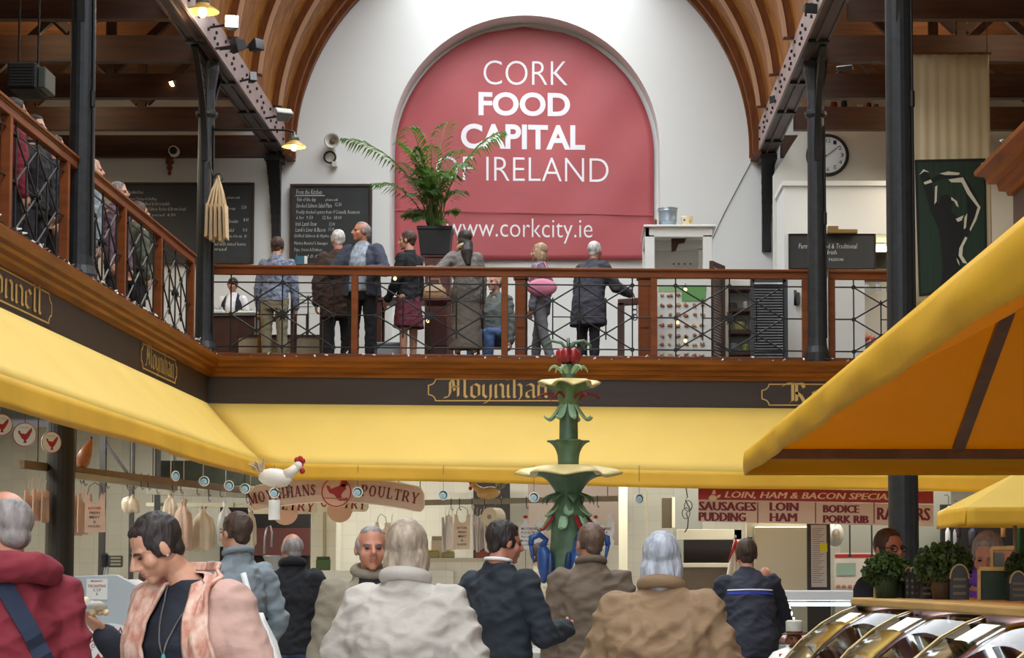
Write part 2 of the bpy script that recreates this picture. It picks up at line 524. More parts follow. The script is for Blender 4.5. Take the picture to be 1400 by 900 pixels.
mb = MB()                                # end wall with the tall round-headed recess
lx, rx_ = P(533, 230, YW).x, P(902, 230, YW).x
acx, ar = (lx + rx_) / 2, (rx_ - lx) / 2
az = P(718, 21, YW).z - ar
prof = [(lx, Z_CORN - .4)] + [(acx - ar * math.cos(t), az + ar * math.sin(t)) for t in [PI * i / 48 for i in range(49)]] + [(rx_, Z_CORN - .4)]
X0, X1, Z1 = -12.0, 10.0, 15.0
outer = []
for i, (x, z) in enumerate(prof):
    if i == 0: outer.append((X0, z))
    elif i == len(prof) - 1: outer.append((X1, z))
    else:
        t = PI * (i - 1) / 48
        d = (-math.cos(t), math.sin(t))
        k = 1e9
        if d[0] < -1e-6: k = min(k, (X0 - acx) / d[0])
        if d[0] > 1e-6: k = min(k, (X1 - acx) / d[0])
        if d[1] > 1e-6: k = min(k, (Z1 - az) / d[1])
        outer.append((acx + d[0] * k, az + d[1] * k))
RD = 0.5
for (a, b), (c, d) in zip(zip(prof, outer), zip(prof[1:], outer[1:])):
    mb.quad((a[0], YW, a[1]), (c[0], YW, c[1]), (d[0], YW, d[1]), (b[0], YW, b[1]))
    mb.quad((a[0], YW, a[1]), (a[0], YW + RD, a[1]), (c[0], YW + RD, c[1]), (c[0], YW, c[1]))
for xa, xb in ((X0, acx), (acx, X1)):   # corners above
    mb.quad((xa, YW, Z1 - .01), (xb, YW, Z1 - .01), (xb, YW, Z1), (xa, YW, Z1))
c1 = [o for o in outer if abs(o[1] - Z1) < 1e-6][0]; c2 = [o for o in outer if abs(o[1] - Z1) < 1e-6][-1]
s1 = [o for o in outer if abs(o[0] - X0) < 1e-6][-1]; s2 = [o for o in outer if abs(o[0] - X1) < 1e-6][0]
mb.poly([(X0, YW, s1[1]), (c1[0], YW, Z1), (X0, YW, Z1)]); mb.poly([(X1, YW, s2[1]), (X1, YW, Z1), (c2[0], YW, Z1)])
mb.poly([(x, YW + RD, z) for x, z in prof])
bmesh.ops.remove_doubles(mb.bm, verts=mb.bm.verts, dist=1e-4)
struct('wall_back', mb, plaster, recenter=False)

mb = MB(); mb.box((-12.2, -5, 0), (-12.0, 31.4, 9.2)); struct('wall_left', mb, cream_wall)
mb = MB(); mb.box((10.0, -5, 0), (10.2, 31.4, 9.2)); struct('wall_right', mb, cream_wall)
mb = MB(); mb.box((-8.4, 29.4, 0), (10, 29.6, Z_FB)); struct('wall_shop_back', mb, cream_tile)
mb = MB(); mb.box((-8.6, 6, 0), (-8.4, 29.6, Z_FB)); struct('wall_shop_left', mb, cream_wall)

# gallery floors (they carry the walkway above the shops)
zs = Z_FB + .1
mb = MB()
mb.box((-12, YF + .06, zs), (10, YW, Z_CORN - .03))
struct('floor_gallery_back', mb, wood_fascia)
mb = MB(); mb.box((-12, 6, zs), (XF - .06, YF + .05, Z_CORN - .03)); struct('floor_gallery_left', mb, wood_fascia)

# cornice and fascia round the gallery
sec = [(-.06, Z_FT - .03), (.03, Z_FT - .03), (.04, Z_FT + .015), (.075, Z_FT + .03), (.085, Z_FT + .075), (.12, Z_FT + .09), (.13, Z_FT + .13), (.165, Z_CORN - .05), (.17, Z_CORN), (-.06, Z_CORN)]
path = [(XF, 7.0, 0), (XF, YF, 0), (7.5, YF, zt(7.5))]
mb = MB(); mb.sweep(sec, path); struct('trim_1', mb, wood_corn)['label'] = 'varnished pine cornice under the gallery railings'
sec = [(-.05, Z_FB), (0, Z_FB), (0, Z_FT - .02), (-.05, Z_FT - .02)]
path = [(XF, 7.0, 0), (XF, YF, 0), (7.5, YF, zt(7.5) - .02)]
mb = MB(); mb.sweep(sec, path); struct('trim_2', mb, wood_fascia)['label'] = 'dark brown fascia board above the yellow awnings'

# near end of the right-hand gallery
XG, YG = P(1385, 267, 13.5).x, 13.5
zb = P(1385, 267, 13.5).z
sec = [(-.06, zb), (.03, zb), (.04, zb + .03), (.08, zb + .04), (.09, zb + .09), (.14, zb + .10), (.16, zb + .15), (.215, zb + .17), (.22, zb + .2), (-.06, zb + .2)]
mb = MB(); mb.sweep(sec, [(8, YG, 0), (XG, YG, 0), (XG, 5, 0)]); struct('trim_3', mb, wood_corn)
mb = MB(); mb.box((XG, 5, zb - .6), (8, YG, zb - .001)); struct('trim_4', mb, girder_under)

# ------------------------------------------------------------------ barrel vault over the hall
A1 = math.radians(58)
mb = MB()
YV = [31.2, -5.0]
for side in (-1, 1):
    grid = []
    for y in (YV[0], YV[-1]):
        grid.append([mb.v((XC + side * (RV + .02) * math.cos(A1 * k / 20), y, ZC + (RV + .02) * math.sin(A1 * k / 20))) for k in range(21)])
    for k in range(20):
        mb.face([grid[0][k], grid[0][k + 1], grid[1][k + 1], grid[1][k]])
    top = [mb.v((XC + side * (RV + .12) * math.cos(A1 * k / 20), y_, ZC + (RV + .12) * math.sin(A1 * k / 20))) for y_ in (YV[0], YV[-1]) for k in range(21)]
    for k in range(20):
        mb.face([top[k], top[k + 1], top[21 + k + 1], top[21 + k]])
struct('ceiling_vault', mb, wood_vault, smooth=True, recenter=False)

A0R = math.asin((P(397, 184, YW).z - ZC) / RV)
def arc_rib(y0, y1, r0, r1, mb, a0=-.03):
    for side in (-1, 1):
        rings = []
        for k in range(25):
            a = a0 + (A1 - a0) * k / 24
            c, s = math.cos(a) * side, math.sin(a)
            rings.append([mb.v((XC + c * r, y, ZC + s * r)) for r, y in ((r0, y0), (r1, y0), (r1, y1), (r0, y1))])
        mb.skin(rings, True)
n_rib = 1
for k in range(18):
    y = 31.2 - 1.9 * k
    mb = MB()
    if k == 0:
        for (ya, yb, ra) in ((31.19, 30.95, RV - .07), (30.95, 30.86, RV - .11), (30.86, 30.6, RV - .05), (30.60, 30.52, RV - .09)):
            arc_rib(ya, yb, ra, RV + .05, mb)
        struct('trim_%d' % (4 + n_rib), mb, wood_rib, smooth=False)
    else:
        arc_rib(y - .09, y + .09, RV - .12, RV + .05, mb, A0R)
        mb.mi = 1
        arc_rib(y - .105, y - .09, RV - .135, RV - .075, mb, A0R)
        struct('trim_%d' % (4 + n_rib), mb, [wood_rib, wood_edge])
    n_rib += 1

# ------------------------------------------------------------------ aisles: joists and board ceilings
ZJ = P(150, 217, 31.0).z
for side, xa, xb in (('left', -12, -4.75), ('right', 3.14, 10)):
    mb = MB(); mb.box((xa, -5, ZJ + 1.25), (xb, 31.2, ZJ + 1.35)); struct('ceiling_' + side, mb, wood_board)
for k, y in enumerate((30.9, 29.0, 27.05, 25.1, 23.15, 21.2, 19.25, 17.3)):
    for xa, xb in ((-11.9, -4.72), (3.12, 9.9)):
        mb = MB(); mb.box((xa, y - .07, ZJ), (xb, y + .07, ZJ + .33))
        o = struct('ceiling_beam', mb, wood_beam)
    # little king posts and struts between joist and boards
for k, y in enumerate((29.0, 27.05, 25.1, 23.15)):
    for xa in (-6.3, -7.9, 4.8, 6.6):
        mb = MB(); mb.bar((xa, y, ZJ + .33), (xa, y, ZJ + 1.25), .12, .12); mb.bar((xa + .06, y, ZJ + .4), (xa + .9, y, ZJ + 1.2), .1, .1); mb.bar((xa - .06, y, ZJ + .4), (xa - .9, y, ZJ + 1.2), .1, .1)
        struct('ceiling_beam', mb, wood_beam)

# ------------------------------------------------------------------ riveted girders
GZ0, GZ1 = P(398, 218, YW).z, P(397, 184, YW).z
def girder(name, label, xin, sgn):
    t = thing(name, label, 'girder', (xin, 18, GZ0), kind='structure')
    mb = MB()
    xo = xin + sgn * .29
    mb.box((min(xin, xin + sgn * .03), 6, GZ0), (max(xin, xin + sgn * .03), YW, GZ1))
    mb.build('web_plate', girder_face, t)
    mb = MB()
    mb.box((min(xin + sgn * .03, xo), 6, GZ0 + .02), (max(xin + sgn * .03, xo), YW, GZ0 + .05))
    mb.box((min(xo, xo - sgn * .03), 6, GZ0), (max(xo, xo - sgn * .03), YW, GZ1))
    mb.box((min(xin + sgn * .12, xin + sgn * .15), 6, GZ0 - .012), (max(xin + sgn * .12, xin + sgn * .15), YW, GZ0 + .02))
    mb.build('flange', girder_under, t)
    mb = MB()
    y = 30.9
    k = 0
    while y > 16:
        if k % 2 == 0:
            for dy, dz in ((0, .1), (.08, .22), (.2, .12), (.28, .26)):
                mb.cyl((xin - sgn * .025, y - dy, GZ0 + dz), (xin + sgn * .005, y - dy, GZ0 + dz), .02, .024, 8)
        else:
            for dy, dz in ((0, .12), (.05, .28)):
                mb.cyl((xin - sgn * .025, y - dy, GZ0 + dz), (xin + sgn * .005, y - dy, GZ0 + dz), .02, .024, 8)
        y -= .62; k += 1
    mb.build('rivet', iron_dk, t)
    # cover straps where lengths meet
    mb = MB()
    for y in (29.9, 28.0, 26.3, 24.2, 22.0, 20.0):
        mb.box((min(xin + sgn * .03, xo), y - .05, GZ0 - .02), (max(xin + sgn * .03, xo), y + .05, GZ0 + .02))
    mb.build('strap', iron_dk, t)
    return t
girder('iron_girder', 'riveted mauve iron girder carrying the left side of the wooden vault', XC - RV + .0, -1)
girder('iron_girder', 'riveted mauve iron girder carrying the right side of the wooden vault', XC + RV, 1)

# ------------------------------------------------------------------ cast-iron columns
def spandrel(mb, x, y, z0, z1, dy, reach):
    """pierced curved bracket from the shaft out along the girder (dy = +-1) or across it (tuple)"""
    d = Vector((0, dy, 0)) if not isinstance(dy, tuple) else Vector((dy[0], dy[1], 0))
    o = Vector((x, y, 0))
    H = z1 - z0
    pts_o, pts_i = [], []
    for k in range(13):
        t = k / 12
        r = .1 + (reach - .1) * (t ** 2.2)
        pts_o.append(o + d * r + Vector((0, 0, z0 + H * t)))
        pts_i.append(o + d * (.1 + max(0, r - .1) * .08) + Vector((0, 0, z0 + H * t)))
    for a, b in zip(pts_o, pts_o[1:]): mb.bar(a, b, .07, .035, up=d)
    for a, b in zip(pts_i, pts_i[1:]): mb.bar(a, b, .05, .03, up=d)
    mb.bar(pts_i[-1], pts_o[-1], .07, .05)
    w = d.cross(Vector((0, 0, 1)))
    for t in (.42, .55, .66, .76, .86, .94):
        r = .1 + (reach - .1) * (t ** 2.2)
        zc = z0 + H * t
        n = max(1, int((r - .1) / .1))
        for q in range(n):
            c = o + d * (.1 + (r - .1) * (q + .5) / n) + Vector((0, 0, zc))
            R = min(.05, (r - .1) / n * .5)
            ring = [c + (d * math.cos(a) + Vector((0, 0, 1)) * math.sin(a)) * R for a in [2 * PI * i / 10 for i in range(11)]]
            mb.tube(ring, .011, 5, caps=False)
            mb.bar(c - d * R * 1.3 + Vector((0, 0, -R)), c + d * R * 1.3 + Vector((0, 0, R)), .02, .016)

def column(label, x, y, z0, r, brackets):
    t = thing('iron_column', label, 'column', (x, y, z0), kind='structure')
    mb = MB()
    zt_ = GZ0
    zcap = GZ0 - .62
    prof = [(r * 1.35, z0), (r * 1.35, z0 + .12), (r * 1.12, z0 + .2), (r * 1.05, z0 + .3), (r * .92, zcap - .1)]
    mb.lathe([(a, b - z0) for a, b in prof], (x, y, z0), 20)
    mb.build('shaft', iron, t, smooth=False)
    mb = MB()
    prof = [(r * .92, zcap - .1), (r * 1.25, zcap - .06), (r * 1.25, zcap - .02), (r * .95, zcap), (r * .95, zcap + .25), (r * 1.15, zcap + .4), (r * 1.35, zcap + .5), (r * 1.35, zt_)]
    mb.lathe([(a, b - zcap) for a, b in prof], (x, y, zcap), 16)
    mb.build('capital', iron, t)
    for dy in brackets:
        mb = MB(); spandrel(mb, x, y, zcap - .65, zt_ - .01, dy, .85 if not isinstance(dy, tuple) else .5)
        mb.build('bracket', iron_dk, t)
    # conduit clipped to the shaft
    mb = MB()
    mb.tube([(x + r * .98, y - .06, z0 + .3), (x + r * .9, y - .06, zcap - .2)], .014, 6)
    mb.tube([(x + r * .9, y - .06, zcap - 1.3), (x + r * .9, y - .06, zcap - 1.45)], .026, 8)
    mb.build('conduit', iron_dk, t)
    return t
column('black iron column at the corner where the two gallery railings meet', -4.66, 25.2, Z_CORN, .112, (1, -1))
column('black iron column at the right end of the back railing beneath the clock wall', 2.985, 25.2, Z_CORN + zt(2.98), .112, (1, -1))
column('thick black iron column rising from the left gallery railing', P(110, 340, 18.8).x, 18.8, Z_CORN - .03, .118, (1, -1))
column('tall black iron column standing on the floor beside the right yellow canopy', P(1231, 400, 18.8).x, 18.8, 0, .13, (1, -1))
t = thing('iron_column', 'dark lower column behind the man in the maroon jacket', 'column', (P(82, 700, 18.8).x, 18.8, 0), kind='structure')
mb = MB(); mb.lathe([(.18, 0), (.18, .15), (.135, .25), (.127, Z_FB + .12)], (P(82, 700, 18.8).x, 18.8, 0), 20); mb.build('shaft', mat('brown_black_column', (36, 30, 24), .5), t)

# wall corbels where the girders meet the end wall
for px, lab in ((379, 'slender black wall bracket under the left girder end beside the menu board'), (1047, 'slender black wall bracket under the right girder end')):
    x = P(px, 215, YW).x
    t = thing('girder_bracket', lab, 'bracket', (x, YW - .1, P(px, 345, YW).z))
    mb = MB()
    z0, z1 = P(px, 345, YW).z, GZ0
    prev = None
    for k in range(11):
        u = k / 10
        c = Vector((x, YW - .06 - .42 * u ** 2.5, z0 + (z1 - z0) * u))
        if prev is not None: mb.bar(prev, c, .09 + .12 * u, .07, up=(0, 1, 0))
        prev = c
    mb.build('curved_arm', iron_dk, t)
    mb = MB(); mb.box((x - .07, YW - .04, z0), (x + .07, YW - .002, z1)); mb.box((x - .13, YW - .5, z1 - .1), (x + .13, YW - .04, z1 - .005)); mb.build('back_plate', iron, t)
# ------------------------------------------------------------------ gallery railings
def lattice(mb, A, B, zl, zh, nodes=True):
    """iron trellis between two posts; A, B at base level (z ignored), zl/zh clear opening"""
    A, B = Vector(A), Vector(B)
    L = (B - A).length
    d = (B - A) / L
    tl = (B.z - A.z) / L
    def q(u, w):    # u -1..1 across outer columns, w 0..1 from top row to bottom row
        s = L / 2 + u * L * .372
        z = zh - (zh - zl) * (.095 + .82 * w)
        return A + d * s + Vector((0, 0, z))
    def e(s, w):
        z = zh - (zh - zl) * (.095 + .82 * w)
        return A + d * s + Vector((0, 0, z))
    R = .0095
    def rod(a, b, r=R): mb.cyl(a, b, r, r, 6, caps=False)
    for w in (0, 1): rod(e(0, w), e(L, w))
    rod(e(0, .5), q(-1, .5)); rod(q(1, .5), e(L, .5)); rod(q(-.5, .5), q(.5, .5), R * .8)
    for u in (-1, 0, 1):
        a, b = q(u, 0), q(u, 1)
        rod(a + Vector((0, 0, zh - (a.z - A.z - (a - A).dot(d) * 0) if False else (zh - zl) * .095)), b - Vector((0, 0, (zh - zl) * .085)))
    for u in (-.5, .5): rod(q(u, .2), q(u, .85))
    for a, b in (((-1, 0), (1, 1)), ((-1, 1), (1, 0)), ((0, 0), (-1, .5)), ((-1, .5), (0, 1)), ((0, 0), (1, .5)), ((1, .5), (0, 1))):
        rod(q(*a), q(*b))
    n = d.cross(Vector((0, 0, 1)))
    for u in (-1, 0, 1):
        for w in (0, .5, 1):
            c = q(u, w)
            if (u, w) == (0, .5):
                for k in range(8):
                    a = 2 * PI * k / 8 + .39
                    v = d * math.cos(a) + Vector((0, 0, 1)) * math.sin(a)
                    mb.cyl(c + v * .02, c + v * .09, .016, .004, 6)
                mb.cyl(c - n * .025, c + n * .025, .05, .05, 12)
                mb.cyl(c - n * .04, c + n * .04, .022, .022, 8)
            else:
                mb.cyl(c - n * .016, c + n * .016, .028, .028, 10)
    for u in (-.5, .5):
        for w in (.25, .75):
            c = q(u, w); mb.cyl(c - n * .016, c + n * .016, .024, .024, 10)

def railing(label, A, B, ts, group='gallery railings', end_posts=True):
    """A, B: ends at cornice level; ts: post positions as distances from A"""
    A, B = Vector(A), Vector(B)
    L = (B - A).length
    d = (B - A) / L
    n = Vector((d.y, -d.x, 0)).normalized()
    H = Z_RAIL - Z_CORN
    t = thing('gallery_railing', label, 'railing', tuple((A + B) / 2), group)
    mb = MB()
    up = Vector((0, 0, 1))
    for w, z0, z1 in ((.075, H - .115, H - .04), (.10, H - .045, H - .03), (.125, H - .03, H)):
        mb.bar(A + up * (z0 + z1) / 2, B + up * (z0 + z1) / 2, w, z1 - z0)
    mb.build('handrail', wood_rail, t, bevel=.006)
    mb = MB(); mb.bar(A + up * .035, B + up * .035, .09, .07); mb.build('bottom_rail', wood_rail, t, bevel=.006)
    for s in ts:
        p = A + d * s
        mb = MB(); mb.bar(p + up * .07, p + up * (H - .115), .082, .082, up=d); mb.build('post', wood_rail, t, bevel=.006)
    for a, b in zip(ts, ts[1:]):
        mb = MB()
        lattice(mb, A + d * (a + .041), A + d * (b - .041), .07, H - .115)
        mb.build('lattice_panel', iron_dk, t)
    return t

def bx(px, y=430): return P(px, y, YD).x
xa, xb = bx(286), bx(1102)
A = Vector((xa - .04, YD, Z_CORN + zt(xa))); B = Vector((xb + .04, YD, Z_CORN + zt(xb)))
railing('long wooden gallery railing with iron trellis across the back of the hall', A, B, [bx(p) - A.x for p in (287, 485, 690, 894, 1101)])
xa, xb = bx(1137), 7.2
A = Vector((xa - .04, YD, Z_CORN + zt(xa))); B = Vector((xb, YD, Z_CORN + zt(xb)))
railing('short wooden gallery railing with iron trellis right of the thin column', A, B, [.04, 1.96, 3.9])
ys = [19.0, 20.72, 22.5, 24.36, 24.9]
A = Vector((XL, 18.94, Z_CORN)); B = Vector((XL, 24.45, Z_CORN))
railing('wooden side railing with iron trellis between the two left columns', A, B, [y - A.y for y in (18.98, 20.68, 22.5, 24.4)])
A = Vector((XL, 10.8, Z_CORN)); B = Vector((XL, 18.66, Z_CORN))
railing('wooden side railing with iron trellis nearest the camera on the left', A, B, [y - A.y for y in (10.84, 12.72, 14.62, 16.46, 18.34)])

# ------------------------------------------------------------------ fairy lights along the cornice
bulb_m = mat('clear_bulb', (235, 238, 240), .15, spec=.8)
wire_m = mat('brown_wire', (70, 52, 44), .6)
def fairy(label, path, n, seed):
    rnd = random.Random(seed)
    t = thing('fairy_light_string', label, 'fairy lights', tuple(path[0]), 'fairy light strings on the cornices')
    mb = MB()
    pts, bulbs = [], []
    tot = sum((Vector(b) - Vector(a)).length for a, b in zip(path, path[1:]))
    N = n * 3
    for k in range(N + 1):
        s = tot * k / N
        for a, b in zip(path, path[1:]):
            a, b = Vector(a), Vector(b)
            if s <= (b - a).length + 1e-6:
                p = a + (b - a).normalized() * s; break
            s -= (b - a).length
        pts.append(p + Vector((rnd.uniform(-.012, .012), rnd.uniform(-.012, .012), .012 + rnd.uniform(0, .03))))
    mb.tube(pts, .006, 5)
    mb.build('cable', wire_m, t)
    me = None
    for k in range(0, N, 3):
        if me is None:
            b = MB(); b.cyl((0, 0, 0), (0, 0, .025), .008, .008, 6); b.mi = 1; b.cyl((0, 0, .025), (0, 0, .066), .012, .005, 6)
            o = b.build('bulb', [wire_m, bulb_m], t, local=True); me = o.data
        else:
            o = bpy.data.objects.new('bulb', me); COL.objects.link(o); o.parent = t
        o.location = pts[k] - Vector(path[0])
        o.rotation_euler = (rnd.uniform(.9, 2.6), 0, rnd.uniform(0, 6.28))
    return t
zc_ = Z_CORN
fairy('string of small clear bulbs along the left cornice', [(XF + .13, 11, zc_ + .005), (XF + .13, YF - .16, zc_ + .005)], 80, 1)
fairy('string of small clear bulbs along the back cornice', [(XF + .16, YF - .13, zc_ + .005), (6.5, YF - .13, zc_ + zt(6.5) + .005)], 56, 2)
fairy('string of small clear bulbs along the top of the right cornice corner', [(XG - .17, YG + .1, zb + .21), (XG - .17, 7, zb + .21)], 30, 3)

# ------------------------------------------------------------------ name boards on the fascia
def name_board(label, o, ex, w, h, s, tw, th, tx, tz):
    """gilt line border with scooped corners and black-letter name, lying on the fascia"""
    o, ex = Vector(o), Vector(ex).normalized()
    ez = Vector((0, 0, 1)); n = ex.cross(ez)
    t = thing('fascia_sign', label, 'sign', tuple(o))
    mb = MB(); mb.prism([(0, 0), (w, 0), (w, h), (0, h)], o + n * -.004, ex, ez, n, .006)
    mb.build('board', wood_fascia, t)
    c = .09
    out = []
    for cx, cz, a0 in ((0, 0, 90), (w, 0, 180), (w, h, 270), (0, h, 0)):
        arc = [(cx + c * math.cos(math.radians(a0 - 0 + 90 * -k / 5)) , cz + c * math.sin(math.radians(a0 + 90 * -k / 5))) for k in range(6)]
        out += arc
    ins = .025
    mb = MB()
    pts = []
    for x, z in out:
        pts.append(o + ex * (ins + x * (w - 2 * ins) / w) + ez * (ins + z * (h - 2 * ins) / h) + n * .006)
    for a, b in zip(pts, pts[1:] + pts[:1]): mb.bar(a, b, .004, .014, up=ez if abs((b - a).normalized().z) < .9 else ex)
    mb.build('gilt_border', gold, t)
    mb = MB(); blackletter(mb, s, o + ex * tx + ez * tz + n * .008, tw, th, ex, ez)
    mb.build('lettering', gold, t)
    return t
p0, p1 = P(583, 551, YF - .001), P(781, 517, YF - .001)
name_board('gilt bordered black-letter name board behind the top of the fountain', (p0.x, YF - .003, P(583, 552, YF).z + .01), (1, 0, 0), p1.x - p0.x, .32, 'Moynihan', (750 - 608) / S(YF), .29, 26 / S(YF), .065)
p0 = P(1039, 558, YF)
name_board('gilt bordered name board partly hidden by the right yellow canopy', (p0.x, YF - .003, p0.z + .01), (1, 0, 0), 2.2, .31, 'Ro', .52, .27, 34 / S(YF), .06)
q0, q1 = PXX(191, 510, XF), PXX(241, 528, XF)
name_board('small gilt bordered name board on the left fascia near the corner', (XF + .003, q0.y, Z_FB + .02), (0, 1, 0), q1.y - q0.y, .31, 'Moynihan', (q1.y - q0.y) * .78, .27, (q1.y - q0.y) * .12, .07)
q1 = PXX(70, 440, XF)
name_board('gilt bordered name board at the left edge of the photo', (XF + .003, q1.y - 3.1, Z_FB + .02), (0, 1, 0), 3.1, .31, "O'Donnell", 2.55, .27, .22, .07)

# ------------------------------------------------------------------ yellow awnings over the stalls
yel = mat('yellow_canvas', (244, 212, 106), .62, var=.04, vs=1.2, bump=.06, bs=5, transl=(.16, (250, 190, 40)))
yel_v = mat('yellow_valance', (238, 192, 58), .55, var=.08, vs=1.5, bump=.15, bs=4, stretch=(1, 1, .5), transl=(.2, (250, 180, 20)))
bar_m = mat('awning_bar', (120, 100, 88), .4, metal=.3)
def sheet(mb, rows, thick=None):
    vs = [[mb.v(p) for p in r] for r in rows]
    for a, b in zip(vs, vs[1:]):
        for i in range(len(a) - 1): mb.face([a[i], a[i + 1], b[i + 1], b[i]])
def lerp(a, b, t): return Vector(a) + (Vector(b) - Vector(a)) * t
def solid(o, t=.004):
    m = o.modifiers.new('cloth', 'SOLIDIFY'); m.thickness = t; m.offset = 0
PJ = .83
XA, YA = XF + PJ, YF - PJ
z_in = Z_FB - .01
zfc = P(362, 633, YA).z
zfl = P(0, 516, 13.3).z
zfr = P(1020, 648, YA).z
def awn_z(y): return 2.62 + (y - 24.37) * .93
def roof_z(x, y):
    z = Z_FB + .1
    if x > XF - .05: z = min(z, Z_FB - (x - XF) / PJ * .79 - .035 if y < YF else z)
    if y < YF + .05 and x > XA - .3: z = min(z, awn_z(y))
    return z
def valance(mb, A, B, drop, n, seed, outw, amp=.02):
    rnd = random.Random(seed)
    ph = [rnd.uniform(0, 6) for _ in range(4)]
    rows = []
    for j in range(5):
        v = j / 4
        r = []
        for i in range(n + 1):
            u = i / n
            p = lerp(A, B, u)
            L = (Vector(B) - Vector(A)).length * u
            w = (math.sin(L * 1.9 + ph[0] + v) * .5 + math.sin(L * 4.3 + ph[1] - v * 2) * .3 + math.sin(L * 9 + ph[2]) * .12) * amp * v
            r.append(p + outw * (w + .012 * v) + Vector((0, 0, -drop * v + .012 * math.sin(L * 1.1 + ph[3]) * v)))
        rows.append(r)
    sheet(mb, rows)
# left awning
t = thing('stall_awning', 'long yellow canvas awning along the left stalls', 'awning', (XF, 16, zfl), 'hall awnings')
mb = MB()
n = 40
rows = []
for j in range(7):
    v = j / 6
    r = []
    for i in range(n + 1):
        u = i / n
        a = Vector((XF + .004, 8 + (YF - 8) * u, z_in)); y2 = 8 + (YA - 8) * u
        b = Vector((XA, y2, zfl + (zfc - zfl) * ((y2 - 8) / (YA - 8))))
        p = lerp(a, b, v)
        p.z -= .035 * math.sin(PI * v) * (1 + .3 * math.sin(u * 17)) 
        r.append(p)
    rows.append(r)
sheet(mb, rows)
solid(mb.build('canopy', yel, t, smooth=True))
mb = MB(); valance(mb, (XA, 8, zfl), (XA, YA, zfc), .215, 70, 3, Vector((1, 0, 0))); solid(mb.build('valance', yel_v, t, smooth=True))
mb = MB(); mb.cyl((XA - .03, 8, zfl - .03), (XA - .03, YA - .04, zfc - .03), .025, .025, 8); mb.build('front_bar', bar_m, t)
# back awning
t = thing('stall_awning', 'long yellow canvas awning across the back stalls below the gallery', 'awning', (0, YF, zfr), 'hall awnings')
XE = 6.5
zfe = zfr + (zfr - zfc) / (P(1020, 648, YA).x - XA) * (XE - P(1020, 648, YA).x) * .6
mb = MB()
rows = []
for j in range(7):
    v = j / 6
    r = []
    for i in range(n + 1):
        u = i / n
        xt = XF + (XE - XF) * u; xb2 = XA + (XE - XA) * u
        a = Vector((xt, YF - .004, z_in + zt(xt))); b = Vector((xb2, YA, zfc + (zfe - zfc) * u))
        p = lerp(a, b, v); p.z -= .035 * math.sin(PI * v) * (1 + .3 * math.sin(u * 13))
        r.append(p)
    rows.append(r)
sheet(mb, rows)
solid(mb.build('canopy', yel, t, smooth=True))
mb = MB(); valance(mb, (XA, YA, zfc), (XE, YA, zfe), .2, 70, 5, Vector((0, -1, 0))); solid(mb.build('valance', yel_v, t, smooth=True))
mb = MB(); mb.cyl((XA + .04, YA + .03, zfc - .03), (XE, YA + .03, zfe - .03), .025, .025, 8); mb.build('front_bar', bar_m, t)

# ------------------------------------------------------------------ free-standing stall canopies on the right
kio = mat('kiosk_canvas', (196, 140, 8), .6, var=.05, vs=2, bump=.1, bs=4, transl=(.42, (255, 196, 0)))
kio_v = mat('kiosk_valance', (228, 180, 16), .6, var=.06, vs=2.5, bump=.25, bs=5, transl=(.2, (255, 205, 30)))
wood_fr = mat('canopy_frame', (118, 84, 58), .5, var=.2, vs=5)
YK0, YK1 = 15.5, 4.6
XK0 = P(1018, 650, YK0).x; XK1 = 5.4
ze = P(1018, 618, YK0).z; zv = P(1018, 650, YK0).z
ze1 = PXX(1400, 292, XK0).z
t = thing('market_stall_canopy', 'big yellow hipped stall canopy filling the right side with orange glowing underside', 'canopy', (XK0, YK0, zv))
rise = 1.02
xr = (XK0 + XK1) / 2
zr = ze + rise
c = [Vector((XK0, YK0, ze)), Vector((XK1, YK0, ze)), Vector((XK1, YK1, ze1)), Vector((XK0, YK1, ze1))]
r0, r1 = Vector((xr, YK0 - 2.1, zr)), Vector((xr, YK1 + 2.1, zr + (ze1 - ze)))
mb = MB()
def gridquad(mb, a, b, c_, d, nu, nv, sag=.03):
    rows = []
    for j in range(nv + 1):
        v = j / nv
        rows.append([lerp(lerp(a, b, i / nu), lerp(d, c_, i / nu), v) - Vector((0, 0, sag * math.sin(PI * v) * math.sin(PI * min(1, max(0, i / nu))))) for i in range(nu + 1)])
    sheet(mb, rows)
gridquad(mb, c[0], c[1], r0, r0, 14, 8, .02); gridquad(mb, c[2], c[3], r1, r1, 14, 8, .02)
gridquad(mb, c[3], c[0], r0, r1, 20, 8, .02); gridquad(mb, c[1], c[2], r1, r0, 20, 8, .02)
bmesh.ops.remove_doubles(mb.bm, verts=mb.bm.verts, dist=1e-4)
solid(mb.build('roof_canvas', kio, t, smooth=False))
def val2(name, A, B, d0, d1, outw, seed, n=50, amp=.03):
    rnd = random.Random(seed); ph = [rnd.uniform(0, 6) for _ in range(4)]
    rows = []
    for j in range(7):
        v = j / 6; r = []
        for i in range(n + 1):
            u = i / n; p = lerp(A, B, u); L = (Vector(B) - Vector(A)).length * u
            w = (math.sin(L * 2.3 + ph[0] + v) * .5 + math.sin(L * 5.3 + ph[1] - v * 2) * .3) * amp * math.sin(PI * v * .8)
            r.append(p + outw * (w + .02 * math.sin(PI * v)) + Vector((0, 0, -(d0 + (d1 - d0) * u) * v)))
        rows.append(r)
    mb = MB(); sheet(mb, rows); o = mb.build(name, kio_v, t, smooth=True); solid(o); return o
val2('side_valance', c[0], c[3], ze - zv, ze1 - PXX(1400, 395, XK0).z, Vector((-1, 0, 0)), 2)
val2('end_valance', c[0], c[1], ze - zv, ze - zv, Vector((0, 1, 0)), 4, amp=.008)
val2('end_valance', c[3], c[2], .2, .2, Vector((0, -1, 0)), 6)
val2('side_valance', c[1], c[2], .2, .2, Vector((1, 0, 0)), 8)
mb = MB()
zb1 = P(1100, 621, YK0 - .06).z
mb.bar((XK0 + .05, YK0 - .06, zb1), (XK1 - .05, YK0 - .06, zb1), .05, .075)
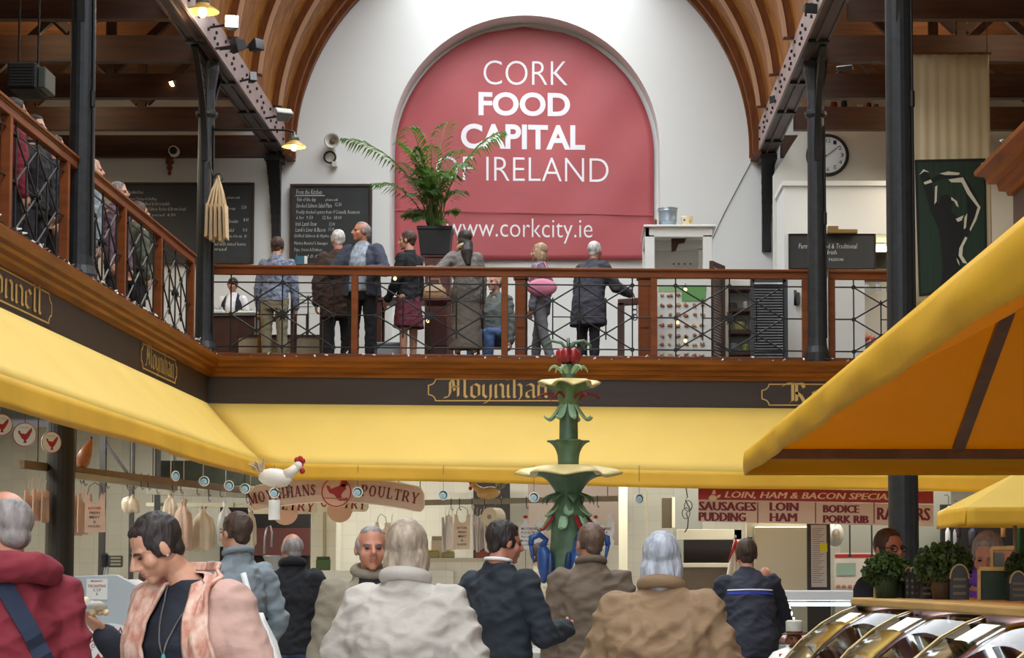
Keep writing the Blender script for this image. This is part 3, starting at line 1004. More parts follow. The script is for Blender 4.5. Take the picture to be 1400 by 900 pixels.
mb.build('eave_bar', wood_fr, t, bevel=.006)
mb = MB(); mb.bar((XK0 + .05, YK0 - .06, zb1), (XK0 + .05, YK1 + .05, zb1 + ze1 - ze), .05, .06); mb.build('eave_bar', wood_fr, t)
mb = MB(); mb.bar((XK1 - .05, YK0 - .06, zb1), (XK1 - .05, YK1 + .05, zb1 + ze1 - ze), .05, .06); mb.build('eave_bar', wood_fr, t)
a = P(1310, 613, YK0 - .08); b = Vector((a.x + .02, YK0 - 2.1, zr - .06))
mb = MB(); mb.bar(a, b, .09, .05, up=(0, 1, .5)); mb.build('rafter', wood_fr, t)
mb = MB(); mb.bar(r0 + Vector((0, 0, -.05)), r1 + Vector((0, 0, -.05)), .06, .06); mb.build('ridge_bar', wood_fr, t)
for (x, y) in ((XK1 - .1, YK0 - .1), (XK1 - .1, YK1 + .1), (3.0, YK1 + .1)):
    mb = MB(); mb.bar((x, y, 0), (x, y, zb1), .07, .07, up=(1, 0, 0)); mb.build('post', wood_fr, t)

# small second canopy behind it
Y2 = 22.4
q = P(1321, 694, Y2); qb = P(1325, 718, Y2)
t = thing('market_stall_canopy', 'small yellow canopy corner at the right edge over the dark doorway', 'canopy', tuple(qb))
x1 = q.x + 2.6
mb = MB()
ze2 = q.z
k = [Vector((q.x, Y2, ze2)), Vector((x1, Y2 - .0, ze2)), Vector((x1, Y2 + 1.8, ze2)), Vector((q.x, Y2 + 1.8, ze2))]
rr0, rr1 = Vector((q.x + .9, Y2 + .9, ze2 + .5)), Vector((x1 - .9, Y2 + .9, ze2 + .5))
gridquad(mb, k[0], k[1], rr1, rr0, 10, 4, 0); gridquad(mb, k[2], k[3], rr0, rr1, 10, 4, 0)
gridquad(mb, k[3], k[0], rr0, rr0, 6, 4, 0); gridquad(mb, k[1], k[2], rr1, rr1, 6, 4, 0)
solid(mb.build('roof_canvas', yel, t))
for a, b, w in ((k[0], k[1], Vector((0, -1, 0))), (k[3], k[0], Vector((-1, 0, 0))), (k[1], k[2], Vector((1, 0, 0))), (k[2], k[3], Vector((0, 1, 0)))):
    mb = MB(); valance(mb, a, b, q.z - qb.z, 24, 9, w, .015); solid(mb.build('valance', yel_v, t, smooth=True))
for x, y in ((q.x + .9, Y2 + 1.7), (x1 - .2, Y2 + 1.7)):
    mb = MB(); mb.cyl((x, y, 0), (x, y, ze2), .025, .025, 8); mb.build('post', bar_m, t)
# ------------------------------------------------------------------ helpers in place coordinates
def pr(px0, py0, px1, py1, Y):
    a, b = P(px0, py1, Y), P(px1, py0, Y)
    return a.x, b.x, a.z, b.z
def pbox(mb, px0, py0, px1, py1, Y, dep):
    x0, x1, z0, z1 = pr(px0, py0, px1, py1, Y)
    return mb.box((x0, Y, z0), (x1, Y + dep, z1))
EX, EZ = Vector((1, 0, 0)), Vector((0, 0, 1))

# ------------------------------------------------------------------ the arched banner
red_b = mat('red_banner', (178, 84, 88), .5, var=.06, vs=1.3, bump=.10, bs=3)
white_ink = mat('white_print', (240, 236, 240), .5)
YB = YW + RD - .06
bx0, bx1 = P(540, 230, YB).x, P(894, 230, YB).x
bzt, bz0 = P(718, 37, YB).z, P(718, 356, YB).z
bc, br = (bx0 + bx1) / 2, (bx1 - bx0) / 2
bzc = bzt - br
t = thing('arched_banner', 'large red arched banner with white lettering hung in the wall recess', 'banner', (bc, YB, bz0))
def bw(x, zz): return YB + .012 * math.sin(x * 2.1 + zz) * math.sin(zz * 1.7 + x * .6) + .008 * math.sin(x * 5 - zz * 4)
mb = MB()
rows = []
NX, NZ = 40, 40
for j in range(NZ + 1):
    v = j / NZ
    zz = bz0 + (bzt - bz0) * v
    hw = br if zz < bzc else math.sqrt(max(0, br * br - (zz - bzc) ** 2))
    hw = max(hw, .02)
    row = []
    for i in range(NX + 1):
        x = bc + hw * (2 * i / NX - 1)
        y = bw(x, zz)
        row.append((x, y, zz))
    rows.append(row)
sheet(mb, rows)
o = mb.build('vinyl_sheet', red_b, t, smooth=True); solid(o, .006)
tx = Vector((1, 0, -.012))
YT = YB - .03
for s, x0, x1, y0, y1, bold, base in (('CORK', 661, 776, 82, 115, -.012, 0), ('FOOD', 654, 779.5, 125, 157.5, .03, 0), ('CAPITAL', 630, 800, 168.5, 203, .03, 0), ('OF IRELAND', 596, 832, 213, 246, -.012, 0), ('www.corkcity.ie', 610, 810, 297, 331, -.008, 0)):
    mb = MB()
    a, b = P(x0, y1, YT), P(x1, y0, YT)
    put_text(mb, s, (a.x, YT, a.z), b.x - a.x, b.z - a.z, ex=tx, ey=EZ, bold=bold, res=5)
    for v_ in mb.bm.verts: v_.co.y = bw(v_.co.x, v_.co.z) - .008
    mb.build('lettering', white_ink, t)
mb = MB()
a, b = P(540, 287, YB - .022), P(893, 294, YB - .022)
mb.bar(a, b, .01, .02); mb.build('seam', red_b, t)

# ------------------------------------------------------------------ menu boards and handwriting
slate = mat('chalkboard', (44, 47, 48), .55, var=.25, vs=1.5)
bframe = mat('dark_wood_frame', (58, 38, 30), .45, var=.2, vs=4)
chalk = mat('chalk', (205, 205, 200), .8)
def chalkboard(label, px0, py0, px1, py1, Y, lines, fr=4, name='chalkboard', dep=.05):
    x0, x1, z0, z1 = pr(px0, py0, px1, py1, Y)
    f = fr / S(Y)
    t = thing(name, label, 'chalkboard', ((x0 + x1) / 2, Y, z0))
    mb = MB(); mb.box((x0 + f * .5, Y - .02, z0 + f * .5), (x1 - f * .5, Y + dep - .03, z1 - f * .5)); mb.build('slate', slate, t)
    mb = MB()
    mb.box((x0, Y - .04, z0), (x0 + f, Y + dep - .03, z1)); mb.box((x1 - f, Y - .04, z0), (x1, Y + dep - .03, z1))
    mb.box((x0 + f, Y - .04, z0), (x1 - f, Y + dep - .03, z0 + f)); mb.box((x0 + f, Y - .04, z1 - f), (x1 - f, Y + dep - .03, z1))
    mb.build('frame', bframe, t, bevel=.006)
    mb = MB()
    for s, lx0, ly, lx1, hh in lines:
        a, b = P(lx0, ly, Y - .026), P(lx1, ly, Y - .026)
        if s == '_': mb.bar(a, b, .002, .012)
        else: put_text(mb, s, a, b.x - a.x, hh / S(Y), bold=-.004, shear=.18, res=1)
    mb.build('chalk_writing', chalk, t)
    return t
YCB = YW - .06
chalkboard('framed menu chalkboard on the wall left of the red banner', 396, 252, 509, 364, YCB, [
    ('From the Kitchen', 405, 266, 440, 7), ('_', 404, 267.5, 444, 0),
    ('Fish of the day', 406, 277, 432, 7), ('please ask', 445, 276, 462, 5), ('Smoked Salmon Salad Plate', 405, 284, 454, 6), ('12.50', 458, 282, 467, 5),
    ('Freshly shucked oysters from O\'Connells, Rossmore', 405, 294, 492, 7), ('6 for  9.50', 405, 300, 428, 5), ('12 for  18.00', 441, 300, 467, 5),
    ('Irish Lamb Stew', 404, 309, 433, 6), ('12.00', 450, 309, 458, 5), ("Lamb's Liver & Bacon", 404, 317, 445, 6), ('11.00', 449, 316, 457, 5),
    ('Grilled Salmon & thyme sauce', 402, 326, 462, 6), ("Market Butcher's Sausages", 402, 336, 448, 6), ('Tripe, Onions & Drisheen', 402, 345, 440, 6), ('10.00', 420, 353, 440, 5)])
chalkboard('wide framed chalkboard behind the corner column with hanging paper bags', 168, 250, 348, 361, YCB, [
    ('Sandwiches', 174, 265, 196, 5), ('Roast Turkey & Stuffing', 176, 275, 214, 5), ('Roast Beef & Horseradish', 188, 281, 232, 5),
    ('Smoked Salmon, Rocket & Brown bread', 190, 289, 254, 6), ('all priced  8.50', 200, 297, 240, 5),
    ('please ask', 310, 273, 328, 5), ('Soup', 310, 288, 322, 5), ('5.50', 330, 286, 337, 5), ('Chowder', 311, 305, 326, 5), ('8.00', 333, 303, 340, 5),
    ('Salad', 311, 317, 320, 5), ('9.0', 332, 317, 338, 5), ('Quiche of the day', 308, 326, 331, 5), ('9', 334, 326, 337, 5), ('served with mixed leaves', 285, 336, 336, 5), ('& bread', 284, 343, 310, 5)], fr=3)

# ------------------------------------------------------------------ wall speaker group
grey_pl = mat('pale_grey_plastic', (198, 196, 184), .45)
c = P(456, 196, YW - .02)
t = thing('horn_loudspeaker', 'round pale horn loudspeaker on the white wall above the menu board', 'loudspeaker', tuple(c))
mb = MB(); rings = []
for r, y in ((.05, 0), (.05, -.12), (.07, -.16), (.118, -.2), (.122, -.205), (.10, -.19), (.06, -.14), (.02, -.13)):
    rings.append(mb.ring(c + Vector((0, y, 0)), EX, EZ, r, 20))
mb.skin(rings); mb.build('horn', grey_pl, t, smooth=True)
mb = MB(); mb.ell(c + Vector((0, -.15, 0)), (.045, .03, .045)); mb.build('centre_cone', mat('brown_cone', (96, 82, 66), .5), t, smooth=True)
mb = MB(); c2 = P(458, 226, YW - .02); mb.cbox(c2 + Vector((0, -.04, 0)), (.09, .09, .09)); mb.bar(c2 + Vector((0, -.02, 0)), c + Vector((0, -.02, 0)), .05, .03, up=(0, 1, 0)); mb.build('wall_box', grey_pl, t, bevel=.01)
c = P(451, 215, YW - .06)
mb = MB(); mb.tube([c + Vector((math.cos(a) * .088, 0, math.sin(a) * .088)) for a in [2 * PI * k / 24 for k in range(25)]], .016, 6, caps=False)
tag(mb.build('cable_loop', black_mat, smooth=True), 'coiled black ring of cable below the horn loudspeaker', 'cable')

# ------------------------------------------------------------------ paper bags on the corner column
paper = mat('brown_paper', (205, 182, 146), .75, var=.08, vs=5, bump=.15, bs=10)
YBG = 24.95
hook_c = P(299, 243, YBG)
t = thing('bag_hook', 'black bent iron hook on the corner column holding paper bags', 'hook', tuple(hook_c))
mb = MB(); mb.tube([P(286, 222, 25.1), P(290, 236, YBG), P(292, 244, YBG)] + [hook_c + Vector((math.cos(a) * .05, 0, math.sin(a) * .05)) for a in [PI - k * PI / 8 * 1.3 for k in range(10)]], .009, 6)
mb.build('hook_rod', iron_dk, t, smooth=True)
for i in range(5):
    px = 283.5 + i * 5.6
    x0, x1, z0, z1 = pr(px, 281, px + 4.6, 326 + (i * 5) % 9, YBG)
    yy = YBG - .03
    lab = 'brown paper bag on the corner column hook, %s of the bundle' % ['nearest the column', 'second from the column', 'in the middle', 'second from the open end', 'at the open end'][i]
    t = thing('paper_bag', lab, 'bag', ((x0 + x1) / 2, yy, z0), 'paper bags on the corner column')
    mb = MB()
    tilt = (i - 2) * .008
    for a, b in ((0, 1),):
        A = [mb.v((x0 + tilt, yy - .10, z0)), mb.v((x1 + tilt, yy - .12, z0 + .01)), mb.v((x1 + tilt, yy + .10, z0)), mb.v((x0 + tilt, yy + .1, z0 + .01))]
        B = [mb.v((x0 + .004, yy - .13, z1)), mb.v((x1 - .004, yy - .13, z1)), mb.v((x1 - .004, yy + .13, z1)), mb.v((x0 + .004, yy + .13, z1))]
        mb.skin([A, B])
    mb.build('paper_body', paper, t)
    mb = MB()
    tp = hook_c + Vector((.0, -.005 * i, -.0))
    mb.tube([((x0 + x1) / 2, yy - .09, z1 - .01), ((x0 + x1) / 2 * .6 + tp.x * .4, yy - .05, z1 + (tp.z - z1) * .5), tp + Vector((0, -.01, .02))], [.012, .012, .008], 5)
    mb.tube([((x0 + x1) / 2, yy + .09, z1 - .01), ((x0 + x1) / 2 * .6 + tp.x * .4, yy + .05, z1 + (tp.z - z1) * .5), tp + Vector((0, .01, .02))], [.012, .012, .008], 5)
    mb.build('handle', paper, t)

# ------------------------------------------------------------------ lamps, floodlights and devices up on the ironwork
bulb_on = mat('lit_bulb', (255, 214, 140), .3, emit=9)
shade_m = mat('enamel_shade', (196, 156, 84), .4, metal=.2)
shade_g = mat('grey_shade_cap', (88, 96, 88), .4, metal=.4)
chrome = mat('brushed_steel', (178, 180, 180), .3, metal=.8)
def enamel_lamp(label, c, R, arm):
    t = thing('enamel_lamp', label, 'lamp', tuple(c))
    mb = MB(); mb.lathe([(R, -.01), (R * .98, .0), (R * .62, R * .22), (R * .42, R * .34), (R * .36, R * .62), (0.012, R * .66)], c, 24, caps=False); o = mb.build('lamp_shade', shade_m, t, smooth=True); solid(o, .004)
    mb = MB(); mb.lathe([(R * .40, R * .45), (R * .44, R * .5), (R * .40, R * .56), (R * .44, R * .62), (R * .3, R * .85), (R * .12, R * .95), (.012, R * 1.2)], c, 20); mb.build('lamp_cap', shade_g, t, smooth=True)
    mb = MB(); mb.ell(c + Vector((0, 0, -R * .06)), (R * .27, R * .27, R * .34)); mb.build('bulb', bulb_on, t, smooth=True)
    mb = MB(); mb.tube(arm, .014, 8); mb.build('arm', iron_dk, t, smooth=True)
    point_light('lamp_glow', c + Vector((0, 0, -R * .6)), 14, (1, .78, .5), .04)
    return t
c = P(402, 200, 24.9)
enamel_lamp('glowing enamel lamp on a long horizontal arm from the corner column', c, .15, [P(288, 177, 25.15), P(330, 177, 25), P(392, 178, 24.9), P(400, 180, 24.9), c + Vector((0, 0, .18))])
c = P(277, 15, 23.0)
enamel_lamp('glowing enamel lamp hanging at the top left beside the girder', c, .19, [c + Vector((0, 0, .22)), c + Vector((0, 0, .7)), c + Vector((-.25, 0, .75))])

def gbr(c): return [c, Vector((XC - RV if c.x < 0 else XC + RV, c.y, min(c.z, GZ1) - .04))]
def floodlight(label, c, w, h, d, face, body, yaw, pitch, bracket, name='floodlight', emit_p=0, cat='floodlight'):
    t = thing(name, label, cat, tuple(c))
    R = Euler((pitch, 0, yaw)).to_matrix()
    def T(p): return c + R @ Vector(p)
    mb = MB()
    A = [mb.v(T(p)) for p in ((-w / 2, -d / 2, -h / 2), (w / 2, -d / 2, -h / 2), (w / 2, -d / 2, h / 2), (-w / 2, -d / 2, h / 2))]
    B = [mb.v(T(p)) for p in ((-w * .3, d / 2, -h * .3), (w * .3, d / 2, -h * .3), (w * .3, d / 2, h * .3), (-w * .3, d / 2, h * .3))]
    mb.skin([A, B]); mb.build('housing', body, t, bevel=.008)
    mb = MB(); q = [T(p) for p in ((-w * .44, -d / 2 - .004, -h * .44), (w * .44, -d / 2 - .004, -h * .44), (w * .44, -d / 2 - .004, h * .44), (-w * .44, -d / 2 - .004, h * .44))]
    q2 = [p + R @ Vector((0, .01, 0)) for p in q]
    mb.skin([[mb.v(p) for p in q], [mb.v(p) for p in q2]]); mb.build('front_glass', face, t)
    mb = MB(); mb.tube(bracket, .016, 6); mb.build('bracket', iron_dk, t)
    return t
flood_on = mat('floodlight_glow', (255, 255, 250), .3, emit=14)
dark_glass = mat('dark_lens', (52, 54, 58), .12)
c = P(317, 33, 24.2)
floodlight('bright white floodlight shining at the top left under the vault', c, .17, .17, .14, flood_on, chrome, .15, -.25, gbr(c))
c = P(327, 62, 24.6); floodlight('black floodlight pointing left on the left girder', c, .15, .18, .16, dark_glass, black_mat, -.9, .3, gbr(c))
c = P(349, 63, 24.9); floodlight('black floodlight pointing right on the left girder', c, .15, .15, .16, dark_glass, black_mat, .9, -.2, gbr(c))
c = P(345, 107, 26.4); floodlight('small black box loudspeaker on the left girder', c, .1, .14, .12, dark_glass, black_mat, .4, -.3, gbr(c), 'girder_loudspeaker', cat='loudspeaker')
c = P(387, 158, 28.6); floodlight('silver floodlight tilted upward on the left girder end', c, .26, .14, .16, mat('pale_lens', (232, 236, 226), .2), chrome, .5, -.9, gbr(c))
c = P(239, 113, 27.0); floodlight('small spotlight with a warm bulb in the left aisle', c, .08, .08, .12, bulb_on, chrome, -.7, .5, [c, c + Vector((.06, 0, .08)), P(262, 104, 27)], 'spotlight', cat='spotlight')
c = P(1106, 12, 23.0); floodlight('small black floodlight at the top of the right girder', c, .16, .12, .14, dark_glass, black_mat, .3, .2, gbr(c))
c = P(1061, 137, 28.0); floodlight('white and black round spotlight on the right girder', c, .12, .12, .14, dark_glass, mat('white_plastic', (230, 230, 224), .4), -.9, 0, gbr(c), 'spotlight', cat='spotlight')
c = P(1156, 92, 27.0); floodlight('slim grey floodlight between the joists of the right aisle', c, .24, .07, .1, dark_glass, chrome, -.4, .5, [c, P(1146, 100, 27), P(1140, 104, 27)])
# projector box
x0, x1, z0, z1 = pr(9, 84, 50, 121, 20.5)
t = thing('ceiling_projector', 'black box heater hanging under the left aisle beams', 'heater', ((x0 + x1) / 2, 20.5, z0))
mb = MB(); mb.box((x0, 20.5, z0), (x1, 21.0, z1)); mb.build('case', black_mat, t, bevel=.02)
mb = MB()
for k in range(7): mb.box((x0 + .03, 20.488, z0 + .03 + k * (z1 - z0 - .06) / 7), (x1 - .03, 20.5, z0 + .05 + k * (z1 - z0 - .06) / 7))
mb.build('front_grille', mat('grille_grey', (38, 38, 40), .4), t)
mb = MB(); mb.box((x1, 20.55, z0 + .02), (x1 + .08, 20.95, z1 - .04)); mb.build('side_box', shade_g, t, bevel=.01)
mb = MB()
for x in (x0 + .05, x1 - .05): mb.cyl((x, 20.75, z1), (x, 20.75, ZJ + .1), .012, .012, 6)
mb.build('hanger', iron_dk, t)
# dome camera
c = P(237, 206, 30.7)
t = thing('dome_camera', 'small black and white dome camera on the lowest left joist', 'camera', tuple(c))
mb = MB(); mb.cyl(c + Vector((0, .08, 0)), c, .085, .08, 16); mb.build('housing', mat('white_plastic', (230, 230, 224), .4), t)
mb = MB(); mb.ell(c + Vector((0, -.01, 0)), (.06, .05, .06)); mb.build('dome', black_mat, t, smooth=True)
c = P(232, 226, 30.95)
t = thing('carved_bracket', 'turned wooden drop ornament under the lowest left joist', 'ornament', tuple(c))
mb = MB(); mb.lathe([(.005, -.16), (.03, -.13), (.02, -.09), (.05, -.04), (.03, 0), (.07, .04), (.05, .1), (.075, .13), (.075, .2)], c, 12); mb.build('turned_drop', wood_rib, t, smooth=True)

# ------------------------------------------------------------------ right-hand kitchen walls, clock and board
YR = 30.4
mb = MB()
pts = []
for px, py in ((1058, 372), (1058, 238), (1084, 196), (1100, 172), (1120, 158), (1150, 151), (1200, 149), (1500, 149), (1500, 372)):
    q = P(px, py, YR); pts.append((q.x, q.z))
pts[0] = (pts[0][0], Z_CORN - .2); pts[-1] = (pts[-1][0], Z_CORN - .2)
mb.prism(pts, (0, YR, 0), (1, 0, 0), (0, 0, 1), (0, 1, 0), .2)
struct('wall_kitchen', mb, mat('grey_white_paint', (222, 220, 210), .6))
mb = MB(); x0, x1, z0, z1 = pr(1072, 250, 1232, 320, 29.3); mb.box((x0, 29.3, z0), (x1, 30.38, z1)); mb.box((x0 - .03, 29.25, z1 - .05), (x1, 30.38, z1 + .02)); mb.box((x0, 29.3, Z_CORN - .1), (x0 + .06, 30.38, z0))
struct('wall_kitchen_hatch', mb, mat('white_gloss', (238, 240, 236), .35))
chalkboard('long chalkboard sign on the white kitchen hatch under the clock', 1078, 320, 1197, 368, 29.28, [('Farm fresh food & Traditional', 1092, 340, 1172, 7), ('Irish', 1131, 348, 1144, 6), ('PASSION', 1133, 357, 1153, 4)], fr=1.5)
strip_on = mat('warm_tube', (255, 244, 200), .3, emit=6)
x0, x1, z0, z1 = pr(1196, 337, 1232, 343, 30.0)
t = thing('strip_light', 'glowing strip light inside the kitchen hatch right of the chalkboard', 'light', (x0, 30.0, z0))
mb = MB(); mb.box((x0, 30.0, z0), (x1, 30.05, z1)); mb.build('tube', strip_on, t)
mb = MB(); mb.box((x0, 30.05, z0 - .01), (x1, 30.1, z1 + .05)); mb.build('housing', white_paint, t)
x0, x1, z0, z1 = pr(1196, 321, 1240, 366, 30.36)
mb = MB(); mb.box((x0, 30.36, z0), (x1, 30.38, z1)); tag(mb.build('kitchen_shelf_back', mat('olive_dim', (92, 88, 70), .5)), kind='structure')
x0, x1, z0, z1 = pr(1131, 316, 1172, 320, 29.15)
t = thing('picture_light', 'brass picture light above the kitchen chalkboard', 'light', (x0, 29.2, z0))
mb = MB(); mb.box((x0, 29.1, z0), (x1, 29.2, z1 + .02)); mb.build('lamp_bar', mat('aged_brass', (150, 124, 78), .35, metal=.7), t, bevel=.01)
mb = MB(); mb.box((P(1132, 311, 29.2).x, 29.18, z1), (P(1146, 311, 29.2).x, 29.3, z1 + .08)); mb.build('bracket', mat('aged_brass', (150, 124, 78), .35, metal=.7), t)
# wall clock
c = P(1131, 213, YR - .02)
t = thing('wall_clock', 'round black rimmed wall clock half hidden by the thin right column', 'clock', tuple(c))
R = 29.5 / S(YR)
mb = MB(); rings = [mb.ring(c + Vector((0, y, 0)), EX, EZ, r, 36) for r, y in ((R, .0), (R, -.05), (R * .96, -.08), (R * .88, -.08), (R * .84, -.05))]; mb.skin(rings); mb.build('rim', black_mat, t, smooth=True)
mb = MB(); mb.cyl(c + Vector((0, -.03, 0)), c + Vector((0, -.055, 0)), R * .86, R * .86, 36); mb.build('face', mat('clock_face', (232, 238, 240), .3), t)
mb = MB()
for hnum in range(1, 13):
    a = PI / 2 - hnum * PI / 6
    p = c + Vector((math.cos(a) * R * .68, -.058, math.sin(a) * R * .68))
    put_text(mb, str(hnum), p + Vector((-.025, 0, -.03)), .05 if hnum < 10 else .07, .06, res=1)
mb.build('numerals', black_mat, t)
mb = MB(); a = math.radians(38); mb.bar(c + Vector((-.05 * math.cos(a), -.062, -.05 * math.sin(a))), c + Vector((R * .7 * math.cos(a), -.062, R * .7 * math.sin(a))), .006, .014, up=(0, 1, 0)); mb.build('minute_hand', black_mat, t)
mb = MB(); a = math.radians(200); mb.bar(c + Vector((0, -.06, 0)), c + Vector((R * .45 * math.cos(a), -.06, R * .45 * math.sin(a))), .006, .02, up=(0, 1, 0)); mb.build('hour_hand', black_mat, t)
# things kept on top of the kitchen wall
zt2 = P(1160, 149, YR + .1).z
for px, nm, lab, col, w, h in ((1140, 'red_tin', 'dark red tin on top of the kitchen wall', (112, 28, 30), .12, .1), (1154, 'dark_jar', 'dark blue jar on top of the kitchen wall', (40, 48, 66), .1, .12), (1176, 'white_bowl', 'white bowl on top of the kitchen wall', (220, 220, 214), .13, .06), (1188, 'red_jug', 'small red jug on top of the kitchen wall', (120, 34, 30), .08, .09), (1198, 'grey_cup', 'grey cup beside the tall near column on the kitchen wall', (120, 118, 116), .08, .07)):
    x = P(px, 148, YR + .1).x
    mb = MB(); mb.lathe([(w * .3, 0), (w * .45, h * .2), (w * .5, h * .6), (w * .42, h * .85), (w * .46, h), (w * .36, h), (w * .3, h * .5)], (x, YR + .1, zt2), 14)
    tag(mb.build(nm, mat(nm + '_m', col, .4), smooth=True), lab, 'container')

mb = MB(); mb.tube([P(1027, 222, YW - .01), P(1012, 250, YW - .01), P(990, 292, YW - .01), P(971, 333, YW - .01)], .005, 5)
tag(mb.build('wall_cable', dark_void), 'thin grey cable slanting down the white wall right of the banner', 'cable')
# ------------------------------------------------------------------ hanging cloth with printed figure
cream_cl = mat('cream_cloth', (214, 200, 164), .75, var=.05, vs=8, stretch=(5, 1, .15), transl=(.15, (220, 200, 150)))
green_pr = mat('dark_green_print', (28, 50, 34), .7, var=.2, vs=10, stretch=(4, 1, .1))
black_pr = mat('black_print', (14, 15, 13), .7)
white_pr = mat('off_white_print', (214, 208, 188), .7)
YH = 23.6
x0, x1, z0, z1 = pr(1242, 73, 1352, 420, YH)
t = thing('cloth_banner', 'long cream cloth banner with a dark green printed figure at the right', 'banner', ((x0 + x1) / 2, YH, z0))
mb = MB(); rows = []
for j in range(13):
    v = j / 12
    rows.append([(x0 + (x1 - x0) * (i / 40) + .02 * v * (i / 40 - .5), YH + .018 * math.sin(i * 1.25 + v * .6) * (.3 + .7 * v) * (1 if v < .45 else .25), z1 - (z1 - z0) * v) for i in range(41)])
sheet(mb, rows); o = mb.build('cloth', cream_cl, t, smooth=True); solid(o, .003)
mb = MB(); mb.cyl((x0 - .03, YH, z1), (x1 + .03, YH, z1), .014, .014, 8)
for x in (x0 + .02, x1 - .02): mb.cyl((x, YH, z1), (x, YH, ZJ + 1.26), .006, .004, 5)
mb.build('top_rod', wood_rib, t)
yy = YH - .02
def art(mb, pts, y):
    mb.poly([Vector((P(a, b, YH).x, y, P(a, b, YH).z)) for a, b in pts])
mb = MB(); art(mb, [(1250, 219), (1347, 217), (1350, 395), (1256, 406)], yy); mb.build('print_border', black_pr, t)
mb = MB(); art(mb, [(1254, 223), (1344, 221), (1347, 390), (1259, 402)], yy - .002); mb.build('print_ground', green_pr, t)
mb = MB()
art(mb, [(1256, 238), (1262, 233), (1270, 240), (1276, 262), (1282, 280), (1286, 268), (1296, 266), (1302, 276), (1300, 290), (1310, 298), (1318, 306), (1322, 290), (1320, 262), (1312, 246), (1290, 244), (1276, 250), (1270, 246), (1290, 236), (1318, 242), (1332, 262), (1340, 282), (1330, 310), (1318, 330), (1312, 352), (1316, 376), (1322, 394), (1284, 400), (1288, 370), (1286, 332), (1282, 312), (1272, 290), (1264, 262)], yy - .004)
mb.build('print_figure', black_pr, t)
mb = MB()
for poly in ([(1262, 250), (1272, 246), (1274, 250), (1264, 253)], [(1278, 256), (1281, 254), (1280, 276), (1277, 280)], [(1284, 238), (1296, 235), (1312, 237), (1310, 240), (1292, 240)],
             [(1296, 246), (1316, 243), (1326, 262), (1340, 284), (1334, 302), (1326, 317), (1325, 314), (1332, 298), (1336, 284), (1322, 266), (1314, 250), (1300, 250)],
             [(1300, 270), (1308, 276), (1310, 284), (1307, 282), (1304, 276), (1300, 274)], [(1306, 300), (1317, 295), (1314, 302), (1309, 304)], [(1318, 298), (1322, 292), (1320, 312), (1317, 314)],
             [(1319, 324), (1311, 340), (1310, 350), (1316, 360), (1322, 361), (1315, 350), (1316, 338), (1322, 326)], [(1307, 353), (1310, 357), (1312, 364), (1309, 360)], [(1256, 240), (1262, 232), (1270, 236), (1263, 235)]):
    art(mb, poly, yy - .006)
mb.build('print_highlights', white_pr, t)

# ------------------------------------------------------------------ potted palm on its stand
YP = 28.3
pot_m = mat('black_planter', (34, 35, 38), .5, var=.15, vs=6)
leaf_m = mat('palm_leaf', (74, 112, 44), .45, rgb2=(40, 74, 34), vs=5, transl=(.25, (120, 170, 50)))
stem_m = mat('palm_stem', (98, 120, 58), .5, var=.2, vs=8)
x0, x1, z0, z1 = pr(571, 309, 617, 348, YP)
xc, zc = (x0 + x1) / 2, z1
t = thing('potted_palm', 'tall feathery potted palm in a black square planter in front of the banner', 'plant', (xc, YP + .22, z0))
mb = MB()
h0, h1 = (x1 - x0) * .42, (x1 - x0) * .5
rings = []
for h, z in ((h0, z0), (h1, z1 - .05), (h1 * 1.06, z1 - .05), (h1 * 1.06, z1), (h1 * .96, z1), (h1 * .94, z1 - .06)):
    rings.append([mb.v((xc + sx_ * h, YP + .22 + sy_ * h, z)) for sx_, sy_ in ((-1, -1), (1, -1), (1, 1), (-1, 1))])
mb.skin(rings); mb.build('planter', pot_m, t, bevel=.008)
mb = MB(); mb.box((xc - h1 * .93, YP + .22 - h1 * .93, z1 - .08), (xc + h1 * .93, YP + .22 + h1 * .93, z1 - .045)); mb.build('soil', mat('potting_soil', (52, 38, 28), .9, var=.3, vs=20), t)
rnd = random.Random(11)
def frond(mb, base, tip, sag, nl, ll, seed):
    r = random.Random(seed)
    base, tip = Vector(base), Vector(tip)
    pts = []
    up = Vector((0, 0, 1))
    ctrl = base + (tip - base) * .45 + up * sag
    for k in range(15):
        u = k / 14
        pts.append(base * (1 - u) ** 2 + ctrl * 2 * u * (1 - u) + tip * u * u)
    mb.mi = 1
    mb.tube(pts, [.011 * (1 - .75 * k / 14) for k in range(15)], 5)
    mb.mi = 0
    for k in range(nl):
        u = .38 + .62 * (k + .5) / nl
        f = u * 14; i = min(13, int(f)); p = pts[i].lerp(pts[i + 1], f - i)
        d = (pts[i + 1] - pts[i]).normalized()
        side = d.cross(up).normalized()
        L = ll * math.sin(PI * min(1, .18 + .82 * (k + .6) / nl)) ** .6 * (1 if k < nl - 1 else .8)
        for s in (-1, 1):
            dirv = (side * s * .85 + d * .75 - up * (.15 + .25 * r.random())).normalized()
            e = p + dirv * L + up * (-.35 * L * (.6 + .4 * r.random()))
            m_ = p + dirv * L * .55 + up * .015
            w = dirv.cross(up).normalized() * .018
            a1, a2 = mb.v(p - w * .3), mb.v(p + w * .3)
            b1, b2 = mb.v(m_ - w), mb.v(m_ + w)
            ee = mb.v(e)
            mb.face([a1, b1, b2, a2]); mb.face([b1, ee, b2])
bas = Vector((xc, YP + .22, z1 - .04))
def pp(px, py, dy): return P(px, py, YP + .22 + dy)
